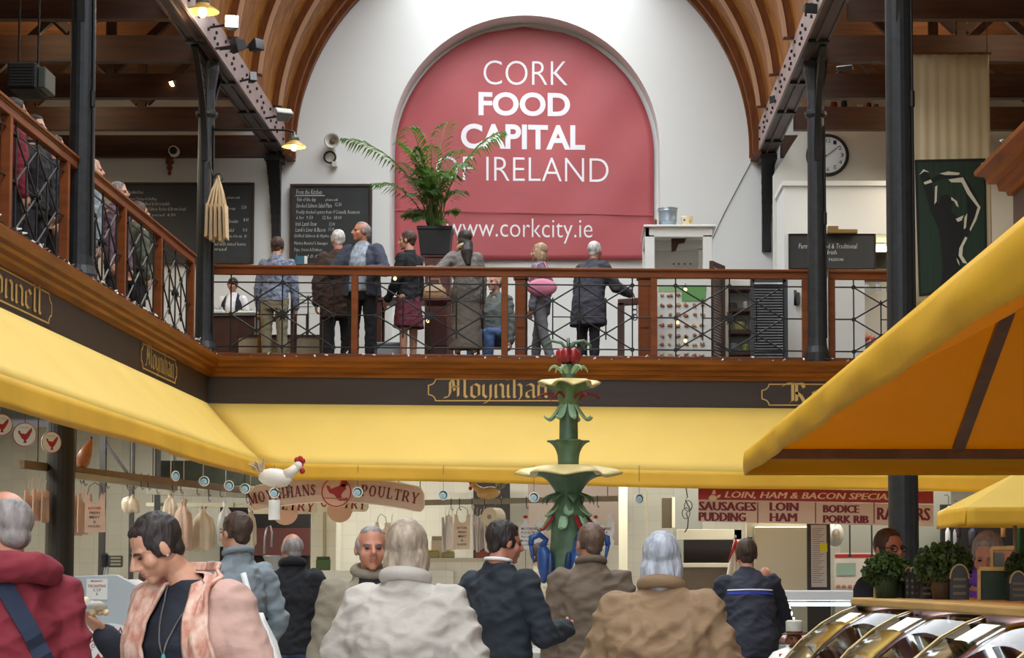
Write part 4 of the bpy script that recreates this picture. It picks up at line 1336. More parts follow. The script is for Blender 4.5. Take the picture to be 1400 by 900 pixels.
FR = [((466, 190), .1, .75, 20, .36), ((507, 252), -.35, .5, 14, .26), ((690, 180), .1, .7, 22, .40), ((545, 192), .25, .55, 18, .36), ((560, 175), -.3, .75, 18, .34), ((612, 168), .35, .7, 18, .34),
      ((640, 225), -.45, .6, 16, .3), ((628, 205), .45, .6, 18, .32), ((548, 222), .5, .4, 16, .28), ((636, 262), -.3, .4, 14, .24), ((556, 266), -.45, .35, 14, .22), ((548, 296), .2, .3, 12, .2),
      ((628, 290), .3, .3, 12, .2), ((590, 200), -.6, .5, 18, .32), ((600, 236), -.7, .5, 16, .28), ((575, 232), .7, .5, 16, .28), ((566, 300), -.3, .25, 10, .18), ((612, 306), -.35, .25, 10, .18), ((584, 262), -.55, .45, 14, .24), ((606, 262), .5, .45, 14, .24), ((622, 240), 0, .55, 16, .3), ((570, 205), 0, .6, 18, .34)]
for k in range(16): FR.append(((rnd.uniform(556, 634), rnd.uniform(225, 300)), rnd.uniform(-.5, .5), rnd.uniform(.25, .5), 13, rnd.uniform(.2, .28)))
mb = MB()
for k, ((px, py), dy, sg, nl, ll) in enumerate(FR):
    tip = pp(px, py, dy)
    frond(mb, bas + Vector((rnd.uniform(-.1, .1), rnd.uniform(-.1, .1), 0)), tip, sg, nl, ll, k)
mb.build('palm_fronds', [leaf_m, stem_m], t, fix=False)
# stand
x0, x1, z0, z1 = pr(580, 348.5, 616, 489, YP)
cab_m = mat('mahogany_cabinet', (86, 44, 34), .4, var=.2, vs=3, stretch=(5, 1, .6))
t = thing('plant_stand', 'dark reddish wooden cabinet under the potted palm', 'cabinet', (xc, YP + .22, z0))
mb = MB(); mb.box((x0, YP + .04, Z_CORN - .03), (x1, YP + .42, z1 - .03)); mb.build('carcass', cab_m, t, bevel=.006)
mb = MB(); mb.box((x0 - .02, YP + .02, z1 - .03), (x1 + .02, YP + .44, z1)); mb.build('top', cab_m, t, bevel=.006)
mb = MB(); mb.box((x0 + .03, YP + .022, Z_CORN + .5), (x1 - .03, YP + .04, z1 - .08)); mb.build('door', cab_m, t, bevel=.008)
# ------------------------------------------------------------------ things on the upper gallery, seen over and through the railing
dkwood = mat('dark_brown_wood', (74, 44, 32), .4, var=.25, vs=4, stretch=(4, 4, .7))
ZG = Z_CORN - .03
# white stall cabinet
YS = 27.0
t = thing('display_cabinet', 'white painted display cabinet with open side and steel bucket on top', 'cabinet', tuple(P(920, 366, YS)))
x0, x1, z0, z1 = pr(882, 308, 972, 366, YS)
D = 1.1
mb = MB()
for x, y in ((x0, YS), (x1 - .11, YS), (x0, YS + D), (x1 - .11, YS + D)): mb.box((x, y, ZG), (x + .13, y + .11, z1 - .13))
for y in (YS, YS + D): mb.box((x0, y, z1 - .16), (x1 + .02, y + .11, z1 - .03))
mb.box((x0, YS, z1 - .16), (x0 + .06, YS + D, z1 - .03))
mb.build('frame', white_paint, t, bevel=.006)
mb = MB(); mb.box((x0 - .02, YS - .05, z1 - .03), (x1 + .07, YS + D + .15, z1)); mb.build('top_board', white_paint, t, bevel=.006)
mb = MB(); mb.box((x0, YS + D + .05, ZG), (x1, YS + D + .1, z1 - .16)); mb.box((x0 + .1, YS + .1, ZG + .9), (x1 - .1, YS + D, ZG + .94)); mb.build('back_panel', mat('white_board', (226, 228, 224), .5), t)
mb = MB()
for px in (921, 928, 936, 944): mb.cyl(P(px, 361, YS + D - .02), P(px, 361, YS + D + .05), .012, .012, 8)
mb.build('peg', iron_dk, t)
c = P(913, 306, YS + .35); zt_c = z1
t = thing('steel_bucket', 'dented grey galvanised bucket on the white cabinet', 'bucket', (c.x, YS + .35, zt_c))
mb = MB(); mb.lathe([(.105, 0), (.12, .1), (.124, .11), (.12, .12), (.128, .27), (.136, .29), (.124, .29), (.11, .02)], (c.x, YS + .35, zt_c), 24); mb.build('bucket_body', mat('galvanised', (150, 166, 178), .4, metal=.5, var=.1, vs=9), t, smooth=True)
mb = MB(); mb.tube([(c.x - .132, YS + .35, zt_c + .27)] + [(c.x - .14 * math.cos(a), YS + .35 - .16 * math.sin(a), zt_c + .25) for a in [PI * k / 8 for k in range(9)]], .005, 5); mb.build('handle', chrome, t)
c = P(939, 306, YS + .3)
t = thing('painted_pot', 'small cream flower pot with painted blue and yellow flowers on the white cabinet', 'pot', (c.x, YS + .3, zt_c))
mb = MB(); mb.lathe([(.055, 0), (.06, .03), (.082, .14), (.09, .165), (.078, .165), (.05, .02)], (c.x, YS + .3, zt_c), 20); mb.build('pot_body', mat('cream_glaze', (226, 212, 176), .3), t, smooth=True)
mb = MB(); mb.ell((c.x - .035, YS + .232, zt_c + .11), (.014, .01, .016)); mb.build('blue_flower', mat('blue_glaze', (50, 52, 110), .3), t)
mb = MB(); mb.ell((c.x + .04, YS + .24, zt_c + .1), (.02, .012, .035)); mb.build('yellow_flower', mat('yellow_glaze', (200, 160, 60), .3), t)
c = P(898, 304, YS + .35)
mb = MB(); mb.box((c.x - .03, YS + .3, zt_c), (c.x + .0, YS + .5, zt_c + .13)); tag(mb.build('wooden_block', wood_rail, bevel=.004), 'small wooden block behind the galvanised bucket', 'block')
# hanging glass and dark pan inside the cabinet
c = P(905, 343, YS + .55)
t = thing('dark_basket', 'dark woven basket with clear wrapping inside the white cabinet', 'basket', tuple(c))
zb_ = ZG + .94
mb = MB(); mb.lathe([(.10, 0), (.15, .1), (.17, .28), (.155, .28), (.09, .02)], (c.x, YS + .55, zb_), 18); mb.build('basket_body', mat('dark_wicker', (62, 48, 42), .7, var=.4, vs=30), t)
mb = MB(); mb.lathe([(.16, .24), (.19, .4), (.12, .54), (.06, .5)], (c.x, YS + .55, zb_), 14, fn=lambda a, r, z: (r * (1 + .12 * math.sin(5 * a + z * 9)), z)); mb.build('clear_wrap', mat('crinkled_wrap', (150, 150, 148), .15, alpha=.55, bump=.5, bs=30), t)
c = P(930, 330, YS + .6)
mb = MB(); mb.prism([(0, .2), (.28, .2), (.26, .13), (.2, .12), (.18, .06), (.1, .05), (.06, -.05), (0, -.06)], (c.x - .12, YS + .6, c.z - .08), (1, 0, 0), (0, 0, 1), (0, 1, 0), .06)
o = mb.build('wooden_bracket', cab_m, bevel=.004); tag(o, 'stepped brown wooden bracket hanging inside the white cabinet', 'bracket')
# white notice with green heading
YN = 26.4
x0, x1, z0, z1 = pr(898, 382, 972, 492, YN)
t = thing('notice_panel', 'tall white notice panel with green heading and rows of small food pictures', 'poster', ((x0 + x1) / 2, YN, ZG))
mb = MB(); mb.box((x0, YN, ZG), (x1, YN + .04, z1)); mb.build('board', mat('white_poster', (226, 228, 224), .5), t)
mb = MB(); a, b, c_, d = pr(900, 390, 966, 399, YN - .004); mb.box((a, YN - .006, c_), (b, YN - .001, d)); mb.build('green_heading', mat('pale_green_print', (150, 186, 140), .5), t)
mb = MB(); a, b, c_, d = pr(932, 390, 965, 412, YN - .004); mb.box((a, YN - .009, c_), (b, YN - .006, d)); mb.build('green_block', mat('green_print', (104, 160, 92), .5), t)
food = [mat('food_print_brown', (150, 112, 84), .5), mat('food_print_red', (160, 92, 80), .5), mat('food_print_tan', (188, 160, 120), .5)]
r2 = random.Random(5)
for row, y in enumerate((404, 418, 431, 445, 459, 472, 486)):
    mb = MB()
    for k in range(6 if row else 3):
        c = P(905 + k * 11, y + r2.uniform(-1, 1), YN - .004)
        mb.mi = r2.randrange(3)
        for q in range(4):
            mb.cyl(c + Vector((r2.uniform(-.03, .03), -.001, r2.uniform(-.012, .02))), c + Vector((r2.uniform(-.03, .03), -.003, r2.uniform(-.012, .02))), r2.uniform(.012, .024), None, 7)
    mb.build('picture_row', food, t)
# newel posts and stair rail
for px0, px1, lab in ((704, 721, 'brown wooden stair post behind the railing right of the seated bald man'), (873, 890, 'brown wooden stair post behind the railing left of the white notice')):
    x0, x1, z0, z1 = pr(px0, 382, px1, 490, 26.0)
    t = thing('newel_post', lab, 'post', ((x0 + x1) / 2, 26.0, ZG))
    mb = MB(); mb.box((x0, 26.0, ZG), (x1, 26.16, z1)); mb.build('shaft', wood_rail, t, bevel=.006)
    mb = MB(); mb.box((x0 - .02, 25.98, z1), (x1 + .02, 26.18, z1 + .04)); mb.build('cap', wood_rail, t, bevel=.008)
    mb = MB(); mb.box((x0 + .03, 25.99, ZG + .5), (x1 - .03, 26.0, z1 - .08)); mb.box((x0 + .03, 25.99, ZG + .06), (x1 - .03, 26.0, ZG + .45)); mb.build('raised_panel', wood_rail, t, bevel=.004)
t = thing('stair_handrail', 'dark brown stair handrail frame beside the stair post left of the notice', 'handrail', tuple(P(850, 480, 26.3)))
mb = MB(); a, b = P(849, 492, 26.3), P(849, 414, 26.3)
mb.bar((a.x, 26.3, ZG), b, .09, .07, up=(0, 1, 0)); mb.bar(b + Vector((-.04, 0, 0)), P(874, 412, 26.3), .07, .09); mb.build('frame', dkwood, t, bevel=.008)
mb = MB()
for k in range(3):
    c = P(868, 420 + k * 7, 26.3); mb.tube([c + Vector((math.cos(a) * .03, 0, math.sin(a) * .04)) for a in [2 * PI * q / 10 for q in range(11)]], .007, 5, caps=False)
mb.build('iron_scrolls', iron_dk, t)
# louvred screens and the shelf between
def louvre(label, px0, px1, py0, Y, n, mt, dy=0.0):
    x0, x1, z0, z1 = pr(px0, py0, px1, 490, Y)
    t = thing('louvred_screen', label, 'screen', ((x0 + x1) / 2, Y, ZG))
    mb = MB()
    mb.bar((x0, Y, ZG), (x0, Y, z1), .05, .05, up=(0, 1, 0)); mb.bar((x1, Y + dy, ZG), (x1, Y + dy, z1), .05, .05, up=(0, 1, 0))
    for z in (ZG + .03, z1 - .03): mb.bar((x0, Y, z), (x1, Y + dy, z), .05, .06)
    mb.build('frame', mt, t)
    mb = MB()
    for k in range(n):
        z = ZG + .08 + (z1 - ZG - .16) * (k + .5) / n
        mb.bar((x0 + .02, Y, z), (x1 - .02, Y + dy, z), .012, .03, up=(0, -.5, 1))
    mb.build('louvres', mt, t)
louvre('black louvred screen left of the kitchen end post', 1029, 1074, 380, 26.6, 30, mat('slate_louvre', (62, 68, 74), .4))
louvre('dark brown louvred screen folded beside the white notice', 973, 992, 357, 26.6, 34, dkwood, .45)
YSH = 27.6
x0, x1, z0, z1 = pr(992, 378, 1030, 490, YSH)
t = thing('shelf_unit', 'open dark shelf unit between the two louvred screens', 'shelf', ((x0 + x1) / 2, YSH, ZG))
mb = MB(); mb.box((x0, YSH, ZG), (x0 + .04, YSH + .4, z1)); mb.box((x1 - .04, YSH, ZG), (x1, YSH + .4, z1)); mb.box((x0, YSH + .38, ZG), (x1, YSH + .4, z1)); mb.build('carcass', mat('grey_white_paint', (222, 220, 210), .6), t)
shz = [P(1000, y, YSH).z for y in (391, 421, 451, 480)]
for z in shz:
    mb = MB(); mb.box((x0 + .04, YSH, z - .05), (x1 - .04, YSH + .38, z)); mb.build('shelf_board', dkwood, t)
for (px, k, nm, lab, col, w, h) in ((1003, 1, 'round_tin', 'dark round tin on the middle shelf of the shelf unit', (60, 58, 56), .12, .08), (1020, 1, 'pale_cup', 'pale cup on the middle shelf of the shelf unit', (170, 176, 178), .07, .10), (1012, 2, 'yellow_pack', 'yellowish pack on the lower shelf of the shelf unit', (150, 146, 92), .16, .12), (1004, 3, 'glass_jug', 'grey glass jug on the bottom shelf of the shelf unit', (120, 128, 134), .12, .12), (1020, 3, 'lime_pack', 'small lime green pack on the bottom shelf of the shelf unit', (150, 156, 60), .08, .1)):
    x = P(px, 420, YSH).x
    mb = MB(); mb.lathe([(w * .44, 0), (w * .5, h * .15), (w * .5, h * .8), (w * .4, h), (w * .3, h)], (x, YSH + .12, shz[k] + .001), 12); tag(mb.build(nm, mat(nm + '_m', col, .4)), lab, 'container')
c = P(1090, 408, 27.2)
x0, x1, z0, z1 = pr(1074, 380, 1101, 490, 27.25)
mb = MB(); mb.box((x0, 27.25, ZG), (x1 + .8, 27.33, z1)); struct('wall_kitchen_side', mb, mat('white_board', (226, 228, 224), .5))
t = thing('wall_telephone', 'black wall telephone on the white panel by the end post', 'telephone', tuple(c))
mb = MB(); mb.cbox(c + Vector((0, .02, 0)), (.07, .06, .17)); mb.build('body', mat('grey_plastic_dk', (90, 90, 90), .4), t, bevel=.01)
mb = MB(); mb.tube([c + Vector((-.03, -.03, .1)), c + Vector((-.035, -.05, 0)), c + Vector((-.03, -.03, -.1))], [.022, .014, .022], 8); mb.build('handset', black_mat, t, smooth=True)
# kitchen counter with glasses and fruit right of the thin column
YKC = 27.8
x0, x1, z0, z1 = pr(1142, 480, 1260, 492, YKC)
t = thing('kitchen_counter', 'steel kitchen counter behind the short right railing', 'counter', ((x0 + x1) / 2, YKC, ZG))
mb = MB(); mb.box((x0, YKC, ZG), (x1, YKC + .6, z1)); mb.build('cabinet', chrome, t)
mb = MB(); mb.box((x0 - .03, YKC - .03, z1), (x1, YKC + .6, z1 + .03)); mb.build('worktop', chrome, t)
zc2 = z1 + .03
c = P(1180, 478, YKC + .25)
t = thing('fruit_bowl', 'glass bowl on the kitchen counter holding round red onions', 'bowl', (c.x, YKC + .25, zc2))
mb = MB(); mb.lathe([(.1, 0), (.16, .02), (.25, .1), (.26, .1), (.17, .015), (.1, .01)], (c.x, YKC + .25, zc2), 22); mb.build('bowl_shell', mat('grey_bowl', (150, 156, 158), .15, alpha=.6), t, smooth=True)
on_m = mat('onion_skin', (168, 92, 74), .35, var=.2, vs=8)
for k, (dx, dy, dz) in enumerate(((-.15, 0, .09), (-.03, -.07, .09), (.09, -.05, .09), (.17, .03, .1), (.0, .1, .09), (-.08, 0, .17), (.05, .0, .175), (.13, .08, .17))):
    mb = MB(); cc = Vector((c.x + dx, YKC + .25 + dy, zc2 + dz)); mb.lathe([(.008, -.05), (.035, -.045), (.06, -.015), (.06, .015), (.035, .045), (.01, .06), (.006, .08)], cc, 14)
    tag(mb.build('red_onion', on_m, smooth=True), 'round red onion in the glass bowl on the kitchen counter', 'onion', 'red onions in the glass bowl')
gl_m = mat('wine_glass', (210, 216, 218), .08, alpha=.4)
x0, x1, z0, z1 = pr(1142, 380, 1262, 385, YKC)
t = thing('glass_rack', 'wooden rail holding upside down wine glasses in the kitchen', 'rack', ((x0 + x1) / 2, YKC, z0))
mb = MB()
for y in (-.03, .03): mb.box((x0, YKC + y - .012, z0), (x1, YKC + y + .012, z1))
for x in (x0 + .02, x1 - .04): mb.box((x, YKC - .04, z1), (x + .02, 29.35, z1 + .02))
mb.build('rail', dkwood, t)
for k in range(7):
    x = P(1154 + 15.5 * k, 390, YKC).x
    mb = MB(); mb.lathe([(.046, -.19), (.05, -.14), (.042, -.10), (.012, -.075), (.006, -.05), (.006, 0), (.04, .006), (.04, .01)], (x, YKC, z1 - .005), 14)
    tag(mb.build('wine_glass', gl_m, smooth=True), 'clear wine glass hanging upside down from the kitchen rack', 'glass', 'hanging wine glasses in the kitchen')
c = P(1148, 440, YKC - .2)
t = thing('steel_urn', 'tall shiny steel urn at the left end of the kitchen counter', 'urn', (c.x, YKC + .1, zc2))
mb = MB(); mb.lathe([(.06, 0), (.065, .02), (.06, .36), (.03, .4), (.012, .42)], (P(1149, 470, YKC).x, YKC + .1, zc2), 16); mb.build('body', chrome, t, smooth=True)

# left side of the gallery: serving counter, boxes, papers
YCT = 27.4
x0, x1, z0, z1 = pr(289, 428, 348, 490, YCT)
t = thing('serving_counter', 'dark serving counter at the left end of the gallery', 'counter', ((x0 + x1) / 2, YCT, ZG))
mb = MB(); mb.box((x0, YCT, ZG), (x1, YCT + .6, z1 - .04)); mb.build('carcass', dkwood, t)
mb = MB(); mb.box((x0 - .03, YCT - .04, z1 - .04), (x1 + .03, YCT + .64, z1)); mb.build('worktop', mat('grey_worktop', (120, 122, 120), .35), t)
zct = z1
for px, nm, lab, sz, col in ((297, 'white_printer', 'small white printer on the dark serving counter', (.22, .2, .12), (214, 218, 216)), (321, 'sandwich_tray', 'tray of sandwiches on the dark serving counter', (.3, .22, .06), (222, 208, 160)), (338, 'paper_stack', 'stack of white papers on the dark serving counter', (.24, .2, .09), (232, 232, 226))):
    x = P(px, 425, YCT + .3).x
    t = thing(nm, lab, nm.split('_')[1], (x, YCT + .3, zct))
    mb = MB(); mb.box((x - sz[0] / 2, YCT + .3 - sz[1] / 2, zct), (x + sz[0] / 2, YCT + .3 + sz[1] / 2, zct + sz[2] * .6)); mb.build('body', mat(nm + '_m', col, .5), t, bevel=.012)
    mb = MB()
    for q in range(4): mb.box((x - sz[0] * .42 + q * sz[0] * .2, YCT + .3 - sz[1] * .4, zct + sz[2] * .6), (x - sz[0] * .28 + q * sz[0] * .2, YCT + .3 + sz[1] * .35, zct + sz[2] * (.8 + .2 * (q % 2)))); 
    mb.build('top_pieces', mat(nm + '_t', tuple(int(v * .8) for v in col), .5), t, bevel=.005)
YLC = 27.25
x0, x1, z0, z1 = pr(326, 461, 446, 490, YLC)
t = thing('low_cabinet', 'low beige panelled cabinet behind the left railing panel', 'cabinet', ((x0 + x1) / 2, YLC, ZG))
mb = MB(); mb.box((x0, YLC, ZG), (x1, YLC + .35, z1)); mb.build('carcass', mat('beige_panel', (176, 160, 134), .6, var=.08, vs=3), t)
mb = MB(); mb.box((x0 - .02, YLC - .02, z1), (x1 + .02, YLC + .36, z1 + .03)); mb.build('top', dkwood, t)
for k in range(3):
    a = x0 + .05 + (x1 - x0) / 3 * k
    mb = MB(); mb.box((a, YLC - .012, ZG + .05), (a + (x1 - x0) / 3 - .06, YLC, z1 - .04)); mb.build('door', mat('beige_panel', (176, 160, 134), .6, var=.08, vs=3), t, bevel=.004)
x0, x1, z0, z1 = pr(352, 429, 376, 478, 26.7)
t = thing('wooden_stool', 'orange brown wooden bar stool beside the person in the blue checked shirt', 'stool', ((x0 + x1) / 2, 26.7, ZG))
mb = MB(); mb.box((x0 - .04, 26.95, z1 - .05), (x1 + .04, 27.2, z1)); mb.build('seat', wood_corn, t, bevel=.01)
for sx_ in (0, 1):
    for sy_ in (0, 1):
        mb = MB(); mb.bar((x0 - .05 + sx_ * (x1 - x0 + .1), 26.94 + sy_ * .24, ZG), (x0 + sx_ * (x1 - x0), 26.98 + sy_ * .18, z1 - .05), .035, .035); mb.build('leg', wood_corn, t)
x0, x1, z0, z1 = pr(404, 395, 436, 429, 28.6)
t = thing('paper_notice', 'white paper notice on a stand behind the left railing panel', 'notice', ((x0 + x1) / 2, 28.6, ZG))
mb = MB(); mb.box((x0, 28.6, z0), (x1, 28.63, z1)); mb.build('sheet', mat('white_poster', (226, 228, 224), .5), t)
mb = MB()
for k in range(5): mb.box((x0 + .04, 28.596, z1 - .06 - k * .05), (x1 - .05 - .03 * (k % 3), 28.6, z1 - .05 - k * .05))
mb.build('print_lines', mat('grey_print', (120, 118, 116), .6), t)
mb = MB(); mb.bar(((x0 + x1) / 2, 28.64, ZG), ((x0 + x1) / 2, 28.64, z1), .04, .03, up=(0, 1, 0)); mb.cbox(((x0 + x1) / 2, 28.64, ZG + .015), (.3, .25, .03)); mb.build('stand', iron_dk, t)
x0, x1, z0, z1 = pr(404, 350, 419, 363, 26.9)
t = thing('menu_card', 'small teal menu card standing on the gallery table behind the rail', 'card', ((x0 + x1) / 2, 26.9, z0))
tb_x0, tb_x1 = P(395, 370, 26.8).x, P(445, 370, 26.8).x
ztb = z0
mb = MB(); mb.bar((x0, 26.9, z0), (x0 + .02, 26.93, z1), .004, .2, up=(0, 1, 0)); mb.box((x0, 26.9, z0), (x1 - .03, 26.915, z1)); mb.build('front_cover', mat('teal_card', (60, 110, 128), .5), t)
mb = MB(); mb.box((x1 - .028, 26.9, z0), (x1, 26.99, z1)); mb.build('page_edge', white_paint, t)
t = thing('gallery_table', 'narrow high table behind the railing below the menu board', 'table', ((tb_x0 + tb_x1) / 2, 26.95, ZG))
mb = MB(); mb.box((tb_x0, 26.75, ztb - .04), (tb_x1, 27.15, ztb)); mb.build('tabletop', dkwood, t, bevel=.006)
for x in (tb_x0 + .03, tb_x1 - .07):
    for y in (26.78, 27.08):
        mb = MB(); mb.box((x, y, ZG), (x + .04, y + .04, ztb - .04)); mb.build('leg', dkwood, t)
# tables between the standing people
x0, x1, z0, z1 = pr(512, 406, 620, 412, 27.5)
t = thing('gallery_table', 'brown gallery table behind the woman in the black top', 'table', ((x0 + x1) / 2, 27.3, ZG))
ztb = z1
mb = MB(); mb.box((x0, 27.5, z1 - .05), (x1, 28.1, z1)); mb.build('tabletop', cab_m, t, bevel=.006)
for x in (x0 + .03, x1 - .09):
    for y in (27.53, 28.0):
        mb = MB(); mb.box((x, y, ZG), (x + .06, y + .06, z1 - .05)); mb.build('leg', cab_m, t)
c = P(593, 405, 27.7)
t = thing('leather_handbag', 'tan leather handbag standing on the brown gallery table', 'handbag', (c.x, 27.75, ztb))
mb = MB(); mb.lathe([(.13, 0), (.15, .04), (.14, .14), (.09, .19), (.02, .2)], (c.x, 27.75, ztb), 16, fn=lambda a, r, z: (r * (1.15 if abs(math.cos(a)) > .5 else .8), z)); mb.build('bag_body', mat('tan_leather', (164, 132, 98), .45, var=.1, vs=5), t, smooth=True)
mb = MB(); mb.box((c.x - .12, 27.62, ztb + .09), (c.x + .12, 27.64, ztb + .19)); mb.build('flap', mat('cream_leather', (208, 186, 156), .45), t, bevel=.01)
mb = MB(); mb.tube([(c.x - .1, 27.75, ztb + .15), (c.x - .07, 27.75, ztb + .28), (c.x + .07, 27.75, ztb + .28), (c.x + .1, 27.75, ztb + .15)], .01, 6); mb.build('handle', mat('tan_leather', (164, 132, 98), .45), t)
x0, x1, z0, z1 = pr(513, 468, 548, 490, 26.6)
t = thing('storage_box', 'pale grey storage box on the gallery floor between two standing people', 'box', ((x0 + x1) / 2, 26.6, ZG))
mb = MB(); mb.box((x0, 26.6, ZG), (x1, 27.0, z1 - .04)); mb.build('body', mat('pale_grey_box', (176, 182, 186), .5), t, bevel=.01)
mb = MB(); mb.box((x0 - .015, 26.585, z1 - .04), (x1 + .015, 27.015, z1)); mb.build('lid', mat('pale_grey_lid', (150, 158, 166), .5), t, bevel=.01)
# warm globes of the festoon lights hung on the railing
for i, (px, py, lab) in enumerate(((540, 381, 'small glowing globe below the handrail by the woman in black'), (585, 439, 'small glowing globe near the centre of the second trellis panel'), (937, 396, 'small glowing globe on the upper trellis in front of the white notice'), (926, 441, 'small glowing globe on the middle trellis in front of the white notice'), (937, 466, 'small glowing globe on the lower trellis in front of the white notice'))):
    c = P(px, py, YD + .06)
    t = thing('festoon_globe', lab, 'light', tuple(c))
    mb = MB(); mb.ell(c, (.022, .022, .024)); mb.build('globe', mat('lit_globe', (255, 232, 160), .3, emit=2.2), t, smooth=True)
    mb = MB(); mb.cyl(c + Vector((0, 0, .02)), c + Vector((0, 0, .05)), .012, .012, 8); mb.tube([c + Vector((0, 0, .05)), c + Vector((0, -.03, .07)), c + Vector((0, -.05, .06))], .005, 5); mb.build('socket', iron_dk, t)
# ------------------------------------------------------------------ market stalls at ground level
steel = mat('steel_rail', (150, 146, 132), .35, metal=.5, var=.1, vs=6)
brown_rail = mat('brown_rail', (120, 94, 66), .5, var=.2, vs=5)
dk_post = mat('dark_steel_post', (46, 44, 40), .45)
cream_p = mat('cream_gloss', (232, 226, 200), .4)
red_ink = mat('red_print', (168, 34, 32), .5)
maroon_ink = mat('maroon_print', (120, 22, 34), .5)
dark_ink = mat('dark_print', (58, 52, 54), .6)
bag_m = mat('cream_plastic_bag', (236, 222, 198), .4, var=.05, vs=9, bump=.2, bs=14, transl=(.2, (240, 220, 190)))
bag_p = mat('pinkish_plastic_bag', (226, 196, 176), .4, var=.08, vs=9, bump=.2, bs=14, transl=(.2, (240, 200, 170)))
bag_s = mat('striped_bag_edge', (198, 190, 196), .4, rgb2=(240, 232, 220), vs=20, stretch=(12, 1, .2))
white_pl = mat('white_plastic', (230, 230, 224), .4)

# --- left stall frame and rails
def rail(name, label, a, b, w, h, m, hooks=(), group=None):
    t = thing(name, label, 'rail', tuple(a), group)
    mb = MB(); mb.bar(a, b, w, h); mb.build('bar', m, t, bevel=.003)
    for u, L in hooks:
        p = lerp(a, b, u)
        mb = MB(); mb.tube([p + Vector((0, 0, h * .7)), p + Vector((0, -w * .8, h * .6)), p + Vector((0, -w * .8, -h)), p + Vector((0, -w * .6, -L)), p + Vector((.015, -w * .6 - .01, -L - .03)), p + Vector((.03, -w * .6, -L - .01))], .005, 5)
        mb.build('hook', dk_post, t)
    return t
def droppers(t, pts, ztop):
    for p in pts:
        mb = MB(); mb.cyl(p, (p[0], p[1], roof_z(p[0], p[1])), .006, .006, 6); mb.build('hanger', dk_post, t)
ra, rb = P(30, 635, 18.2), P(345, 672, 25.2)
t = rail('hanging_rail', 'long brown rail with hooks running into the left stall', ra, rb, .05, .075, brown_rail, [(u, .09) for u in (.1, .13, .16, .2, .38, .41, .44, .47, .58, .62, .7, .76, .82)])
droppers(t, [lerp(ra, rb, .05), lerp(ra, rb, .5), lerp(ra, rb, .95)], Z_FB + .1)
ra2, rb2 = P(100, 650, 19.2), P(240, 668, 22.6)
t = rail('hanging_rail', 'short grey rail with hooks just below the brown rail', ra2, rb2, .05, .06, steel, [(.1, .06), (.3, .06), (.5, .06), (.8, .06)]); droppers(t, [lerp(ra2, rb2, .02), lerp(ra2, rb2, .98)], Z_FB + .1)
rc, rd = P(560, 688, 25.9), P(845, 682, 25.9)
t = rail('hanging_rail', 'pale steel rail with hooks above the striped bags', rc, rd, .05, .07, steel, [(u, .08) for u in (.2, .24, .3, .36, .44, .56, .9)]); droppers(t, [lerp(rc, rd, .05), lerp(rc, rd, .95)], Z_FB + .1)
ra3, rb3 = P(200, 672, 25.9), P(372, 678, 25.9)
t = rail('hanging_rail', 'pale steel rail behind the hanging bags in the left corner', ra3, rb3, .05, .08, steel, [(.2, .08), (.5, .08), (.8, .08)]); droppers(t, [lerp(ra3, rb3, .05), lerp(ra3, rb3, .95)], Z_FB + .1)
ra4, rb4 = P(200, 690, 26.6), P(372, 692, 26.6)
t = rail('hanging_rail', 'second pale steel rail lower down in the left corner', ra4, rb4, .05, .05, cream_p, [(.3, .08), (.7, .08)]); droppers(t, [lerp(ra4, rb4, .05), lerp(ra4, rb4, .95)], Z_FB + .1)
for px, w, lab in ((140, 8, 'dark steel post left of the diagonal brace in the left stall'), (180, 6, 'dark steel post at the foot of the diagonal brace'), (215, 7, 'dark steel post left of the small hanging discs')):
    Yp = 26.5
    c = P(px, 700, Yp)
    t = thing('stall_post', lab, 'post', (c.x, Yp, 0))
    mb = MB(); ww = w / S(Yp) / 2; mb.box((c.x - ww, Yp - ww, 0), (c.x + ww, Yp + ww, Z_FB + .1)); mb.build('shaft', dk_post, t)
    mb = MB(); mb.box((c.x - ww * 2, Yp - ww * 2, 0), (c.x + ww * 2, Yp + ww * 2, .02)); mb.build('base_plate', dk_post, t)
    if px == 140:
        mb = MB(); mb.bar(P(144, 606, Yp), P(176, 650, Yp), .035, .035); mb.build('diagonal_brace', dk_post, t)
# pale boards, and flat dark sheets painting the shade inside openings of the stalls
def panel(name, px0, py0, px1, py1, Y, m, dep=.04, to_floor=False, kind='structure', label=None, cat=None):
    x0, x1, z0, z1 = pr(px0, py0, px1, py1, Y)
    if to_floor: z0 = 0
    mb = MB(); mb.box((x0, Y, z0), (x1, Y + dep, z1)); o = mb.build(name, m, bevel=.004)
    return tag(o, label, cat, kind=kind)
panel('wall_pillar_cream', 424, 660, 460, 930, 26.6, cream_tile, .5, True)
panel('wall_pillar_edge', 440, 660, 446, 930, 26.58, mat('beige_edge', (170, 160, 130), .5), .02, True)
panel('wall_panel_grey', 722, 650, 846, 745, 28.6, mat('taupe_board', (132, 118, 106), .5), .1)
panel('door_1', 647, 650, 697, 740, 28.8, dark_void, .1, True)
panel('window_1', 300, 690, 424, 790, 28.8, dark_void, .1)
panel('window_2', 214, 630, 372, 664, 28.0, mat('dark_green_void', (40, 44, 30), .8, var=.3, vs=6), .1)
panel('wall_panel_maroon', 312, 722, 424, 760, 28.7, mat('maroon_tile', (84, 40, 36), .4), .05)
panel('wall_panel_white', 846, 655, 858, 760, 28.0, cream_p, .1, True)
panel('trim_30', 883, 652, 885.5, 900, 27.0, cream_p, .04, True)
panel('wall_tiled_low', 380, 780, 620, 935, 25.4, cream_tile, .15, True)
panel('wall_grey_screen', 921, 660, 960, 760, 28.2, mat('grey_green_paint', (150, 150, 138), .5), .1, True)
panel('door_2', 905, 681, 920, 722, 27.8, mat('brown_door', (92, 80, 62), .4), .08)
panel('trim_31', 919, 680, 923, 722, 27.76, cream_p, .08)
